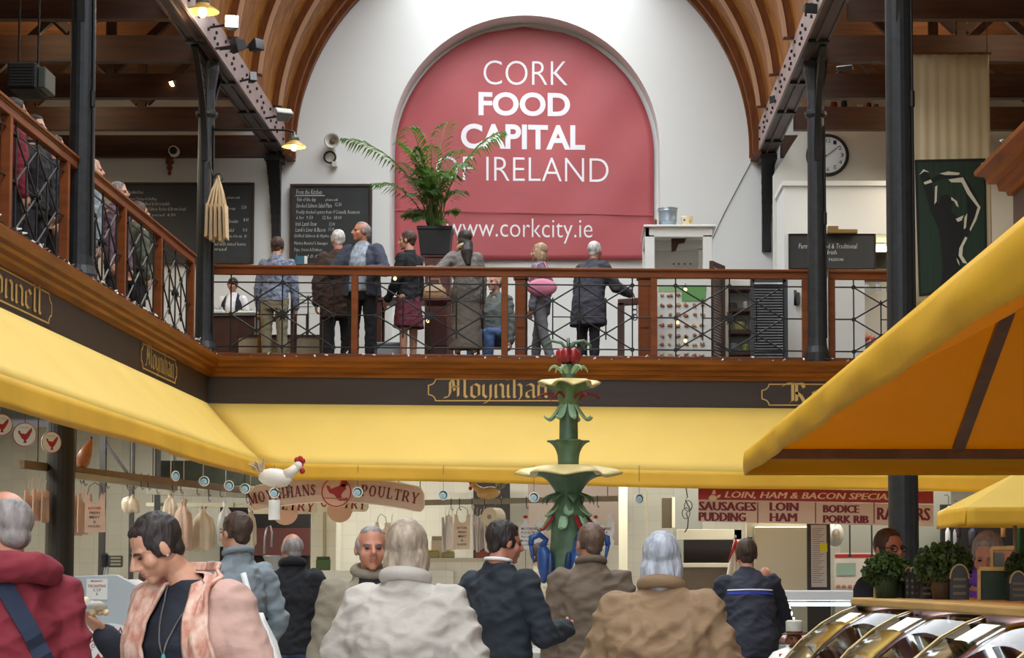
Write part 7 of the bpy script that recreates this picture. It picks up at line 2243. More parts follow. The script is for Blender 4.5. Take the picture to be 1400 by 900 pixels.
# striped steel pot and crumpled foil at the near left of the counter
# ------------------------------------------------------------------ herbs, bottles and boards on the oak top
herb = mat('parsley_green', (52, 70, 10), .6, rgb2=(28, 40, 6), vs=18, transl=(.2, (90, 130, 20)))
def herb_pot(label, px, Y, pw, ph_, potc, seed, lean=0.0):
    b = P(px, 822, Y); b = Vector((b.x, Y, zt_ + .006))
    tt = thing('herb_pot', label, 'plant', tuple(b), 'curly parsley pots on the oak counter top')
    r = pw / S(Y) / 2; H = ph_ / S(Y)
    hp = .105
    mb = MB(); mb.lathe([(.045, 0), (.06, hp * .9), (.064, hp), (.056, hp), (.05, hp * .8)], b, 16); mb.build('pot', potc, tt, smooth=True)
    mb = MB(); q = random.Random(seed)
    for k in range(22):
        a = q.uniform(0, 6.28); rr = q.uniform(.2, .8) * r
        mb.tube([b + Vector((0, 0, hp * .8)), b + Vector((math.cos(a) * rr * .4, math.sin(a) * rr * .4, H * .5)), b + Vector((math.cos(a) * rr, math.sin(a) * rr, H * .8))], .003, 4)
    mb.build('stalks', stem_m, tt)
    mb = MB()
    for k in range(900):
        v = Vector((q.gauss(0, 1), q.gauss(0, 1), q.gauss(0, 1))).normalized() * (q.random() ** .4)
        p = b + Vector((v.x * r + lean * r, v.y * r * .8, H * .62 + v.z * H * .40))
        s = q.uniform(.006, .013)
        e = Euler((q.uniform(0, 6), q.uniform(0, 6), q.uniform(0, 6))).to_matrix()
        pts = [p + e @ Vector((math.cos(w) * s * (1 + .4 * (j % 2)), math.sin(w) * s * (1 + .4 * (j % 2)), .006 * (j % 2))) for j, w in enumerate([2 * PI * j / 6 for j in range(6)])]
        mb.poly(pts)
    mb.build('leaves', herb, tt, fix=False)
terr = mat('herb_pot_brown', (70, 54, 40), .6); grn_p = mat('herb_pot_green', (30, 52, 36), .5)
herb_pot('bushy curly parsley pot at the left end of the oak counter top', 1212, 8.9, 66, 62, grn_p, 1)
herb_pot('bushy curly parsley pot in the middle of the oak counter top', 1290, 8.5, 82, 76, terr, 2)
herb_pot('bushy curly parsley pot at the right edge of the photo', 1402, 8.2, 56, 66, terr, 3)
boxm = mat('arched_black_box', (30, 26, 24), .3); gilt = mat('box_gilt', (150, 126, 84), .35, metal=.4)
def arch_box(label, px, Y, pw, ph_, dep, group=None, face=True):
    b = P(px, 820, Y); b = Vector((b.x, Y, zt_ + .006)); w = pw / S(Y); H = ph_ / S(Y)
    tt = thing('arched_bottle_box', label, 'box', tuple(b), group)
    pts = [(-w / 2, 0), (w / 2, 0)] + [(w / 2 * math.cos(a) , H - w * .75 + w * .75 * math.sin(a)) for a in [PI * k / 10 for k in range(11)]]
    mb = MB(); mb.prism(pts, b, (1, 0, 0), (0, 0, 1), (0, 1, 0), dep); mb.build('box_body', boxm, tt)
    mb = MB()
    arc = [b + Vector((w / 2 * math.cos(a), -.003, H - w * .75 + w * .75 * math.sin(a))) for a in [PI * k / 10 for k in range(11)]]
    mb.tube(arc, .0045, 5); mb.build('gilt_edge', gilt, tt)
    mb = MB()
    for k in range(3): mb.box((b.x - w * .34, Y - .004, b.z + H * (.14 + .2 * k)), (b.x + w * .34, Y, b.z + H * (.22 + .2 * k)))
    mb.build('label_lines', mat('box_label', (96, 80, 62), .5), tt)
for k, px in enumerate((1242, 1249, 1256)): arch_box('narrow dark arched box with gilt edge left of the middle parsley, %s of three' % ['leftmost', 'middle', 'rightmost'][k], px, 8.85 - .06 * k, 8, 42, .1, 'narrow arched boxes')
arch_box('dark arched box with label lines just left of the middle parsley pot', 1267, 8.6, 16, 40, .08)
arch_box('wide dark arched box with gilt edge right of the middle parsley pot', 1312, 8.4, 26, 48, .1)
arch_box('dark box with label lines at the right end by the last parsley pot', 1392, 8.1, 22, 40, .08)
def slate_sign(label, pts, Y, m, edgem):
    b = P(pts[0][0], pts[0][1], Y)
    tt = thing('counter_sign', label, 'sign', (b.x, Y, zt_ + .006))
    pp_ = [(P(x, y, Y).x, max(zt_ + .007, P(x, y, Y).z)) for x, y in pts]
    mb = MB(); mb.prism(pp_, (0, Y, 0), (1, 0, 0), (0, 0, 1), (0, 1, 0), .014); mb.build('board', m, tt)
    mb = MB(); mb.bar((pp_[0][0], Y - .004, pp_[0][1]), (pp_[1][0], Y - .004, pp_[1][1]), .012, .016); mb.bar((pp_[0][0], Y - .004, pp_[0][1]), (pp_[-1][0], Y - .004, pp_[-1][1]), .012, .016, up=(0, 1, 0)); mb.build('wood_edge', edgem, tt)
    return tt
grs = mat('green_slate', (26, 50, 34), .5)
slate_sign('green board with slanting wooden top edge below the left parsley', [(1197, 797), (1240, 774), (1240, 822), (1196, 822)], 9.0, grs, woodc)
slate_sign('green board behind the pink cloth at the right of the counter', [(1338, 778), (1372, 778), (1398, 822), (1338, 822)], 8.3, grs, woodc)
tt = slate_sign('small tan framed picture board beside the purple scarf', [(1355, 750), (1386, 749), (1388, 790), (1356, 790)], 8.55, mat('tan_frame', (190, 130, 90), .5), woodc)
mb = MB(); a, b, c_, d = pr(1359, 756, 1372, 778, 8.54); mb.box((a, 8.535, c_), (b, 8.548, d)); mb.build('picture', mat('picture_grey', (90, 96, 90), .3), tt)
# moustached butcher figure
YBF = 10.5
c = P(1086, 900, YBF)
t = thing('butcher_figure', 'moustached butcher statuette in straw hat, white shirt and red braces', 'figurine', (c.x, YBF, 0))
def bz(py): return P(1086, py, YBF).z
s_ = S(YBF)
mb = MB(); z0 = bz(900)
prof = [(.0, -.30), (.17, -.30), (.16, -.15), (.15, -.02), (.11, .03), (.045, .055), (.04, .07)]
mb.lathe([(r, z0 + z) for r, z in prof], (c.x, YBF, 0), 20, fn=lambda a, r, z: (r * (1 if abs(math.cos(a)) > .4 else .75), z)); mb.build('shirt', white_paint, t, smooth=True)
mb = MB(); hc = Vector((c.x, YBF, bz(877)))
mb.ell(hc, (.043, .045, .06)); mb.ell(hc + Vector((0, -.045, -.005)), (.009, .014, .012)); mb.ell(hc + Vector((0, 0, -.05)), (.03, .03, .04)); 
for sx_ in (-1, 1): mb.ell(hc + Vector((sx_ * .043, 0, 0)), (.006, .01, .014))
mb.build('head', mat('figure_skin', (118, 66, 38), .45), t, smooth=True)
mb = MB()
for sx_ in (-1, 1): mb.ell(hc + Vector((sx_ * .016, -.046, -.022)), (.018, .008, .007), Euler((0, .25 * sx_, 0)).to_matrix()); mb.ell(hc + Vector((sx_ * .017, -.042, .014)), (.007, .005, .005))
mb.build('moustache', mat('figure_black', (30, 20, 16), .5), t, smooth=True)
mb = MB(); mb.lathe([(.062, 0), (.064, .004), (.044, .008), (.043, .018)], hc + Vector((0, 0, .034)), 20); mb.build('hat_band', mat('figure_brown', (78, 46, 26), .5), t)
mb = MB(); mb.lathe([(.043, 0), (.044, .05), (.035, .056), (0.001, .057)], hc + Vector((0, 0, .052)), 20); mb.build('hat_crown', mat('straw_grey', (196, 196, 186), .6, var=.1, vs=40), t)
mb = MB()
for sx_ in (-1, 1): mb.bar((c.x + sx_ * .075, YBF - .085, z0 + .025), (c.x + sx_ * .07, YBF - .128, z0 - .18), .024, .008, up=(0, -1, 0))
mb.build('braces', red_ink, t)
mb = MB(); mb.bar((c.x, YBF - .05, z0 + .05), (c.x, YBF - .125, z0 - .06), .022, .008, up=(0, -1, 0)); mb.build('tie', black_mat, t)
mb = MB(); mb.box((c.x - .16, YBF - .13, 0), (c.x + .16, YBF + .13, z0 - .30)); mb.build('pedestal', mat('dark_counter_base', (60, 54, 58), .4), t, bevel=.01)
# ------------------------------------------------------------------ people
from mathutils.bvhtree import BVHTree
def remesh(mb, vox, it=3, fold=0.0, fs=(5, 5, 11), seed=0):
    """fuse the overlapping closed volumes into one continuous skin"""
    me = bpy.data.meshes.new('tmp'); bmesh.ops.recalc_face_normals(mb.bm, faces=mb.bm.faces)
    mb.bm.to_mesh(me); mb.bm.free()
    o = bpy.data.objects.new('tmp', me); COL.objects.link(o)
    m = o.modifiers.new('r', 'REMESH'); m.mode = 'VOXEL'; m.voxel_size = vox
    if it: s = o.modifiers.new('s', 'SMOOTH'); s.iterations = it; s.factor = .5
    bpy.context.view_layer.update()
    out = bpy.data.meshes.new_from_object(o.evaluated_get(bpy.context.evaluated_depsgraph_get()))
    bpy.data.objects.remove(o); bpy.data.meshes.remove(me)
    if fold:
        ns = [v.normal.copy() for v in out.vertices]
        of = Vector((seed * 3.7, seed * 1.3, seed * 2.1))
        for v, n in zip(out.vertices, ns):
            c = v.co
            q = Vector((c.x * fs[0] + c.z * 3, c.y * fs[1], c.z * fs[2] - c.x * 6)) + of
            q2 = Vector((c.x * 8 - c.z * 9, c.y * 8 + c.z * 4, c.z * 13 + c.x * 9)) - of
            a = 1 - 3.2 * abs(noise.noise(q)); b = 1 - 3.2 * abs(noise.noise(q2)); d = noise.noise(q * 2.6)
            v.co = c + n * fold * (a * .75 + b * .55 + d * .45)
    return out
def add(name, me, mats, parent, label=None):
    me.materials.clear()
    for m in (mats if isinstance(mats, (list, tuple)) else [mats]): me.materials.append(m)
    for p in me.polygons: p.use_smooth = True
    o = bpy.data.objects.new(name, me); COL.objects.link(o); o.parent = parent
    if label: o['label'] = label
    return o
skin_a = mat('skin_fair', (204, 152, 126), .5, var=.06, vs=14); skin_b = mat('skin_ruddy', (190, 130, 106), .5, var=.08, vs=14)
lip_m = mat('lips', (166, 98, 88), .45); eye_m = mat('dark_eye', (30, 24, 22), .2); shoe_m = mat('dark_shoe', (34, 30, 28), .4)
def hair_mat(n, c): return mat(n, c, .6, var=.35, vs=30, bump=.4, bs=60, stretch=(1, 1, .3))
H_BLK, H_BRN, H_GRY, H_WHT, H_BLD = hair_mat('hair_black', (40, 32, 30)), hair_mat('hair_brown', (70, 52, 42)), hair_mat('hair_grey', (136, 130, 128)), hair_mat('hair_white', (208, 206, 204)), hair_mat('hair_blonde', (172, 144, 116))
def cloth(n, c, **k): return mat('cloth_' + n, c, k.pop('rough', .85), var=k.pop('var', .08), vs=k.pop('vs', 5), bump=.45, bs=11, stretch=(1, 1, 1.6), **k)
def caps(mb, a, b, ra, rb):
    a, b = Vector(a), Vector(b); mb.tube([a, b], [ra, rb], 12); mb.ell(a, (ra,) * 3, None, 12, 8); mb.ell(b, (rb,) * 3, None, 12, 8)
def loft(mb, secs, n=24, T=lambda p: p):
    rings = [[mb.v(T(Vector((rx * math.cos(2 * PI * i / n), yo + ry * math.sin(2 * PI * i / n), z)))) for i in range(n)] for z, rx, ry, yo in secs]
    mb.skin(rings)
NP = [0]
def person(label, px, topy, Y, zf, face, H=None, lean=0, hp=0, hy=0, sit=False, step=0.0, bulk=1.0, skin=None, hair=('short', H_BRN), top=None, over=None, bottom=None, arms=None, vox=.0085, gvox=.012, woman=False, collar=None, extra=None, hands=None, nx=(0, 0), fold=.0085):
    NP[0] += 1; sd = NP[0]
    skin = skin or skin_a
    hz = P(px, topy, Y).z - zf
    if H is None: H = hz
    hip = .52 * H
    def T(p):
        p = Vector(p)
        if p.z <= hip or not lean: return p
        a = math.radians(lean) * min(1, (p.z - hip) / (.1 * H)); d = p.z - hip
        return Vector((p.x, p.y * math.cos(a) + d * math.sin(a), hip + d * math.cos(a) - p.y * math.sin(a)))
    b = bulk
    sw = (.102 if woman else .112) * H * (1 + (b - 1) * .4)
    neck0 = Vector((0, -.006 * H, .845 * H)); s = .135 * H / .23
    N = T(neck0 + Vector((0, 0, .015 * H))) + Vector((nx[0], nx[1], 0))
    Rh = Matrix.Rotation(-math.radians(hy), 3, 'Z') @ Matrix.Rotation(-math.radians(hp), 3, 'X')
    hc = N + Matrix.Rotation(-math.radians(lean) * .5, 3, 'X') @ Vector((0, .02 * s, .0)) + Rh @ Vector((0, .012, .105)) * s
    def hd(p): return hc + Rh @ (Vector(p) * s)
    R = Rh
    J = {'H': H, 'hip': hip, 'head': hc, 'hd': hd, 'T': T, 's': s}
    # limbs
    AL = []
    for k, sx_ in enumerate((-1, 1)):
        sh = T((sx_ * sw, 0, .782 * H))
        ud, fd = (arms[k] if arms and arms[k] else ((sx_ * .16, -.02, -1), (sx_ * .02, .18, -1)))
        el = sh + Vector(ud).normalized() * .172 * H; wr = el + Vector(fd).normalized() * .145 * H
        AL.append((sh, el, wr))
    J['arms'] = AL
    LG = []
    for k, sx_ in enumerate((-1, 1)):
        h0 = Vector((sx_ * .052 * H, 0, hip))
        if sit: kn = h0 + Vector((sx_ * .02 * H, .235 * H, -.01 * H)); an = kn + Vector((0, .02 * H, -.235 * H))
        else:
            st = step * (1 if k else -1)
            kn = h0 + Vector((sx_ * .008 * H, .235 * H * math.sin(st), -.235 * H * math.cos(st))); st2 = st - abs(step) * .5
            an = kn + Vector((0, .24 * H * math.sin(st2), -.24 * H * math.cos(st2)))
        LG.append((h0, kn, an))
    zmin = min(l[2].z for l in LG) - .045 * H
    # root placed so that the head falls where the photo has it
    rz = -math.radians(face)
    ho = Matrix.Rotation(rz, 3, 'Z') @ hc
    tgt = P(px, topy, Y)
    t = thing('person', label, 'person', (tgt.x - ho.x, Y - ho.y, zf - zmin), None, rz)
    # body
    mb = MB()
    loft(mb, [(.46 * H, .075 * H, .06 * H, 0), (.53 * H, .085 * H, .062 * H, 0), (.62 * H, .07 * H, .055 * H, 0), (.72 * H, .085 * H, .062 * H, 0), (.79 * H, .085 * H, .045 * H, 0), (.835 * H, .045 * H, .035 * H, 0)], 20, T)
    mb.tube([T(neck0 - Vector((0, 0, .03 * H))), N, hd((0, -.015, -.05))], [.036 * H, .030 * H, .032 * H], 14)
    for (sh, el, wr) in AL:
        caps(mb, sh, el, .028 * H, .022 * H); caps(mb, el, wr, .023 * H, .0155 * H)
    for h0, kn, an in LG:
        caps(mb, h0, kn, .048 * H, .03 * H); caps(mb, kn, an, .031 * H, .02 * H)
    def he(c, r): mb.ell(hd(c), tuple(x * s for x in r), R, 16, 12)
    he((0, -.012, .028), (.074, .093, .087)); he((0, .028, -.04), (.058, .060, .066)); he((0, .062, -.09), (.026, .02, .02)); he((0, .066, .02), (.05, .022, .016))
    for q in (-1, 1): he((q * .036, .05, -.028), (.03, .03, .03)); he((q * .077, -.005, -.008), (.011, .02, .032)); he((q * .012, .096, -.034), (.010, .012, .009))
    mb.tube([hd((0, .078, .022)), hd((0, .100, -.006)), hd((0, .118, -.032))], [.010 * s, .012 * s, .0145 * s], 8)
    he((0, .084, -.056), (.024, .013, .008)); he((0, .084, -.068), (.021, .012, .008)); he((0, .072, -.094), (.024, .018, .018))
    hs = .108 * H / .19
    for k, (sh, el, wr) in enumerate(AL):
        f = (wr - el).normalized()
        hk = (hands[k] if hands and hands[k] else {})
        th = Vector(hk.get('thumb', (0, 1, 0))); th = (th - f * th.dot(f)).normalized()
        n = f.cross(th) * (1 if k else -1)          # palm side
        n = -n if not hk.get('flip') else n
        cu = hk.get('curl', .45)
        mb.ell(wr + f * .045 * hs, (.036 * hs, .016 * hs, .052 * hs), Matrix((th, n, f)).transposed(), 12, 8)
        for q, (o_, L) in enumerate(((.027, .07), (.009, .078), (-.010, .072), (-.027, .056))):
            p = wr + f * .088 * hs + th * o_ * hs; d = f
            pts = [p - f * .02 * hs, p]
            for j in range(3):
                a = cu * (1 + .12 * q); d = (d * math.cos(a) + n * math.sin(a)).normalized(); p = p + d * L * hs * (.45, .32, .23)[j]; pts.append(p)
            mb.tube(pts, [.0095 * hs, .0095 * hs, .009 * hs, .0085 * hs, .0065 * hs], 8)
        p = wr + f * .025 * hs + th * .028 * hs
        d = (f * .75 + th * .6 + n * .35).normalized(); d2 = (f * .9 + th * .15 + n * .45).normalized()
        mb.tube([p, p + d * .035 * hs, p + d * .035 * hs + d2 * .03 * hs, p + d * .035 * hs + d2 * .05 * hs], [.013 * hs, .0115 * hs, .010 * hs, .007 * hs], 8)
    add('body', remesh(mb, vox, 2), skin, t)
    for q in (-1, 1):
        e = MB(); e.ell(hd((q * .031, .079, .0)), (.011 * s, .007 * s, .005 * s), R, 10, 8); e.build('eye', eye_m, t, smooth=True, local=True)
    e = MB()
    for q in (-1, 1): e.tube([hd((q * .014, .090, .017)), hd((q * .032, .088, .023)), hd((q * .05, .073, .016))], [.003 * s, .0045 * s, .002 * s], 6)
    e.build('eyebrows', hair[1], t, smooth=True, local=True)
    e = MB(); e.ell(hd((0, .0905, -.057)), (.021 * s, .0075 * s, .0042 * s), R, 12, 8); e.ell(hd((0, .0895, -.066)), (.018 * s, .0075 * s, .0048 * s), R, 12, 8); e.build('lips', lip_m, t, smooth=True, local=True)
    # hair
    st = hair[0]
    mb = MB()
    def hh(c, r): mb.ell(hd(c), tuple(x * s for x in r), R, 16, 12)
    if st == 'bald':
        hh((0, -.05, -.005), (.072, .062, .05)); hh((0, -.075, -.04), (.05, .03, .035))
        for q in (-1, 1): hh((q * .055, -.022, .005), (.026, .05, .038))
    elif st == 'thin':
        hh((0, -.04, .018), (.079, .078, .078)); hh((0, -.07, -.04), (.055, .038, .045))
        for q in (-1, 1): hh((q * .058, -.01, .01), (.024, .045, .045))
        hh((0, .0, .07), (.06, .06, .045)) if len(hair) > 2 else None
    else:
        hh((0, -.022, .036), (.0805, .095, .089)); hh((0, -.058, -.026), (.056, .034, .05)); hh((0, .025, .085), (.052, .04, .02))
        for q in (-1, 1): hh((q * .062, -.012, .012), (.022, .042, .05)); hh((q * .066, .022, .0), (.012, .014, .03))
        if st in ('bob', 'long'):
            for q in (-1, 1): hh((q * .066, -.02, -.05), (.026, .055, .075))
            hh((0, -.06, -.06), (.078, .05, .09))
        if st == 'long':
            p0, p1, p2 = hd((0, -.055, -.06)), T(Vector((0, -.075 * H, .80 * H))), T(Vector((.01, -.085 * H, .70 * H)))
            mb.tube([p0, p1, p2], [.075 * s, .072 * s, .03 * s], 12)
            for q in (-1, 1): mb.tube([hd((q * .06, -.01, -.03)), T(Vector((q * .06, -.02 * H, .80 * H))), T(Vector((q * .06, .01 * H, .72 * H)))], [.03 * s, .03 * s, .014 * s], 10)
    add('hair', remesh(mb, .007, 2, .003 if st != 'thin' else .002, (40, 40, 14), sd), hair[1], t)
    # garments
    def garment(name, m, hem=.47, sl=1.0, k=1.0, opening=0, flare=1.0, fa=None, neck=1.0):
        mb = MB(); w = (.094 if woman else .1) * H * b * k
        secs = [(hem * H, w * 1.02 * flare, .078 * H * b * k * flare, 0)]
        if hem < .5: secs.append((.52 * H, w * (1.04 if woman else 1.0) * (1 + (flare - 1) * .4), .076 * H * b * k, 0))
        secs += [(.61 * H, w * (.86 if woman else .95), .068 * H * b * k, 0), (.70 * H, w * 1.02, (.080 if woman else .076) * H * b * k, .004 * H), (.755 * H, w * 1.0, .066 * H * b * k, 0), (.797 * H, w * .84, .052 * H * k, -.004 * H), (.826 * H, w * .54, .043 * H * k, -.005 * H), (.853 * H * neck, .040 * H, .038 * H, -.005 * H)]
        loft(mb, secs, 28, T)
        for (sh, el, wr) in AL:
            if sl > 0:
                caps(mb, sh + (T((0, 0, .79 * H)) - sh) * .12, el if sl >= .5 else sh.lerp(el, sl * 2), .043 * H * k * (.5 + b * .5), .034 * H * k * (.5 + b * .5))
            if sl > .55: caps(mb, el, el.lerp(wr, (sl - .5) * 2), .035 * H * k * (.5 + b * .5), .026 * H * k * (.5 + b * .5))
        me = remesh(mb, gvox, 4, (fold if fa is None else fa) * H / 1.7, (4.5, 4.5, 10), sd)
        if opening:
            bm = bmesh.new(); bm.from_mesh(me)
            kill = [v for v in bm.verts if v.co.y > .02 and abs(v.co.x) < opening * H * (1 + .5 * (1 - v.co.z / H)) and .3 * H < v.co.z < .88 * H and not any((v.co - a_[2]).length < .07 * H for a_ in AL)]
            bmesh.ops.delete(bm, geom=kill, context='VERTS'); bm.to_mesh(me); bm.free()
        o = add(name, me, m, t)
        return o
    J['garments'] = []
    if bottom:
        kind, m = bottom[0], bottom[1]
        mb = MB()
        if kind == 'trousers':
            loft(mb, [(.44 * H, .082 * H * b, .068 * H * b, 0), (.52 * H, .092 * H * b, .072 * H * b, 0), (.6 * H, .083 * H * b, .064 * H * b, 0)], 24, T)
            for h0, kn, an in LG: caps(mb, h0, kn, .055 * H * b, .040 * H); caps(mb, kn, an + Vector((0, 0, .0)), .040 * H, .034 * H)
        else:
            z1 = bottom[2]
            loft(mb, [(z1 * H, .125 * H, .10 * H, 0), ((z1 + .52) / 2 * H, .108 * H * b, .09 * H, 0), (.52 * H, .094 * H * b, .074 * H, 0), (.6 * H, .08 * H * b, .062 * H, 0)], 28, T)
        add(kind, remesh(mb, gvox, 3, .006, (6, 6, 8), sd), m, t)
    if top: J['garments'].append(garment(top[0], top[1], **dict({'fa': .003} if over else {}, **(top[2] if len(top) > 2 else {}))))
    if over: J['garments'].append(garment(over[0], over[1], **dict({'k': 1.15}, **(over[2] if len(over) > 2 else {}))))
    if collar:
        mb = MB()
        z0 = .838 * H
        pts = []
        for k in range(25):
            a = 2 * PI * k / 24 + PI / 2
            pts.append(T(Vector((.046 * H * math.cos(a), -.006 * H + .042 * H * math.sin(a), z0 + (.018 - .012 * math.sin(a)) * H))))
        mb.tube(pts, collar[1] * H, 10, caps=False)
        add('collar', remesh(mb, .008, 2), collar[0], t)
    for h0, kn, an in LG:
        e = MB(); e.ell(an + Vector((0, .04 * H, -.022 * H)), (.028 * H, .072 * H, .024 * H)); e.ell(an + Vector((0, 0, .0)), (.026 * H, .03 * H, .04 * H)); e.build('shoe', shoe_m, t, smooth=True, local=True)
    J['root'] = t
    if extra: extra(t, J)
    return t, J
def bvh(o):
    bm = bmesh.new(); bm.from_mesh(o.data); b_ = BVHTree.FromBMesh(bm); bm.free(); return b_
def hit(trees, x, z, front, off):
    """surface point of the clothes seen straight from the back (or front)"""
    best = None
    for tr in trees:
        r = tr.ray_cast(Vector((x, 1.2 if front else -1.2, z)), Vector((0, -1 if front else 1, 0)))
        if r[0] is not None and (best is None or (r[0].y > best.y) == front): best = r[0]
    if best is None: return None
    return best + Vector((0, off if front else -off, 0))
def band(mb, pts, w, th=.006, nrm=None):
    """flat strap along a polyline; w across, kept lying on the body"""
    vs = []
    for i, p in enumerate(pts):
        d = (pts[min(i + 1, len(pts) - 1)] - pts[max(0, i - 1)]).normalized()
        n = nrm[i] if isinstance(nrm, list) else nrm
        sd = d.cross(n).normalized() * w / 2
        vs.append([mb.v(p - sd - n * th), mb.v(p + sd - n * th), mb.v(p + sd + n * th), mb.v(p - sd + n * th)])
    mb.skin(vs)

# ---- people on the market floor
maroon_c = cloth('maroon', (124, 34, 48)); navy_c = cloth('navy', (30, 34, 46)); blk_c = cloth('black', (26, 28, 34)); jean = cloth('jeans', (66, 92, 134), var=.2)
suit = cloth('charcoal_suit', (40, 48, 58)); greyj = cloth('grey_jacket', (134, 146, 154)); brownj = cloth('brown_jacket', (112, 98, 84)); tanj = cloth('tan_jacket', (142, 116, 88)); whitej = cloth('white_jacket', (184, 178, 170)); beigej = cloth('beige_raincoat', (136, 128, 112))
dkt = cloth('dark_trousers', (44, 44, 50)); pink_c = cloth('pale_pink_knit', (194, 158, 146)); whitec = cloth('white_coat', (228, 224, 212)); creamc = cloth('cream_coat', (208, 198, 170))

def ex_maroon(t, J):
    H = J['H']; tr = [bvh(o) for o in J['garments']]
    mb = MB(); T = J['T']
    pts = [T(Vector((.075 * H * math.cos(a), -.012 * H + .062 * H * math.sin(a), (.834 - .010 * math.sin(a)) * H))) for a in [PI / 2 + .5 + (2 * PI - 1.0) * k / 20 for k in range(21)]]
    mb.tube(pts, [.019 * H + .011 * H * math.sin(PI * k / 20) for k in range(21)], 12)
    add('hood', remesh(mb, .01, 2, .006, (7, 7, 12), 3), maroon_c, t)
    b = thing('shoulder_bag', 'navy shoulder bag strap with steel buckle across the maroon jacket', 'bag', t.location, None, t.rotation_euler.z)
    mb = MB(); P_ = []
    for k in range(22):
        u = k / 21; x = (-.035 + .20 * u) * H; z = (.835 - .37 * u) * H
        p = hit(tr, x, z, False, .012)
        if p: P_.append(p)
    q0 = P_[0]; P_ = [Vector((q0.x - .0, .07 * H, q0.z - .03 * H)), Vector((q0.x, 0.02 * H, q0.z + .012 * H))] + P_
    band(mb, P_, .06, .003, Vector((0, -1, .15)).normalized()); mb.build('strap', cloth('navy_strap', (34, 44, 66)), b, local=True)
    e = P_[-4]; mb = MB()
    d = (P_[-2] - P_[-6]).normalized(); sd = d.cross(Vector((0, -1, 0))).normalized()
    for o in (-.03, 0, .03): mb.bar(e + d * o - sd * .036 + Vector((0, -.008, 0)), e + d * o + sd * .036 + Vector((0, -.008, 0)), .007, .007)
    for s_ in (-1, 1): mb.bar(e - d * .03 + sd * s_ * .036 + Vector((0, -.008, 0)), e + d * .03 + sd * s_ * .036 + Vector((0, -.008, 0)), .007, .007)
    mb.build('buckle', chrome, b, local=True)
    c = P_[-1]; mb = MB(); mb.box((c.x - .02, c.y - .10, c.z - .26), (c.x + .26, c.y + .02, c.z - .005)); mb.build('bag_body', cloth('navy_strap', (34, 44, 66)), b, bevel=.02, local=True)
person('person in maroon jacket with balding grey hair at the left edge', 5, 664, 6.75, 0, -28, hair=('thin', H_GRY), skin=skin_b, top=('jacket', maroon_c, {'hem': .42, 'k': 1.08}), bottom=('trousers', dkt), bulk=1.02, hy=-20, hp=8, vox=.0075, gvox=.009, fold=.011, extra=ex_maroon)

scarf_m = mat('patterned_scarf', (222, 194, 176), .8, rgb2=(188, 124, 104), vs=22, stretch=(1.8, 1, .8), bump=.3, bs=20)
def ex_woman(t, J):
    H = J['H']; tr = [bvh(o) for o in J['garments']]
    mb = MB(); T = J['T']
    rows = []
    def side(sx_, zend, wid):
        out = []
        neckp = [Vector((sx_ * .0, -.055 * H, .868 * H)), Vector((sx_ * .04 * H, -.045 * H, .868 * H)), Vector((sx_ * .058 * H, -.01 * H, .856 * H))]
        n = 26
        for k in range(n + 1):
            u = k / n; z = (.845 - (.845 - zend) * u) * H
            xc = sx_ * (.058 + .028 * min(1, u * 3)) * H + .006 * math.sin(u * 9)
            w = (.024 + (wid - .024) * min(1, u * 2.5)) * H
            row = []
            for i in range(9):
                x = xc + (i / 8 - .5) * 2 * w
                p = hit(tr, x, z, True, .022)
                y = p.y if p else (out[-1][i].y if out else -.005)
                if out: y = max(y, out[-1][i].y - .012)
                row.append(Vector((x, y + .012 * math.sin(i * 1.9 + u * 6), z)))
            out.append(row)
        pre = []
        for q in neckp:
            pre.append([q + Vector((sx_ * (i / 8 - .5) * .0, -.0, (.5 - i / 8) * .03)) + Vector((0, (i / 8 - .5) * .012, 0)) for i in range(9)])
        return pre + out
    for sx_, ze, w in ((-1, .40, .036), (1, .43, .036)): sheet(mb, side(sx_, ze, w))
    o = mb.build('scarf', scarf_m, t, smooth=True, local=True, fix=False); solid(o, .014)
    mb = MB()
    L = []
    for k in range(21):
        u = k / 20; a = -PI + 2 * PI * u
        x = .052 * H * math.sin(a) * (1 if abs(u - .5) > .0 else 1); z = (.845 - .165 * (1 - abs(2 * u - 1))) * H
        x = (1 if u > .5 else -1) * .05 * H * abs(2 * u - 1)
        p = hit(tr[:1], x - .01, z, True, .010); L.append(p or Vector((x, .06, z)))
    mb.tube(L, .0028, 5); mb.build('necklace', chrome, t, local=True)
    c = L[10]; mb = MB(); mb.lathe([(.004, .01), (.008, .0), (.010, -.06), (.004, -.062)], c, 10); mb.build('turquoise_tassel', mat('turquoise', (70, 160, 168), .5), t, local=True)
    mb = MB(); 
    for q in (-1, 1): mb.ell(J['hd']((q * .085, .0, -.035)), (.006, .006, .006))
    mb.build('earring', chrome, t, local=True)
    # clear packet held in her right hand and the white bag by her left side
    w = J['arms'][1][2]; f = (w - J['arms'][1][1]).normalized()
    w = w + Vector((-.05, .0, -.02)); b = thing('clear_packet', 'small clear packet of pale sweets held in the dark haired woman\'s hand', 'packet', t.location, None, t.rotation_euler.z)
    mb = MB(); mb.ell(w + f * .12 + Vector((0.0, 0.0, .035)), (.045, .085, .022), Euler((.1, 0, .3)).to_matrix()); mb.build('wrapper', mat('crinkled_wrap2', (206, 208, 206), .15, alpha=.5, bump=.6, bs=40), b, smooth=True, local=True)
    mb = MB(); rq = random.Random(4)
    for k in range(9): mb.ell(w + f * (.09 + .02 * (k % 4)) + Vector((rq.uniform(-.02, .02), rq.uniform(-.03, .03), .035)), (.014, .014, .012), None, 8, 6)
    mb.build('sweets', mat('pale_sweets', (226, 206, 160), .4), b, smooth=True, local=True)
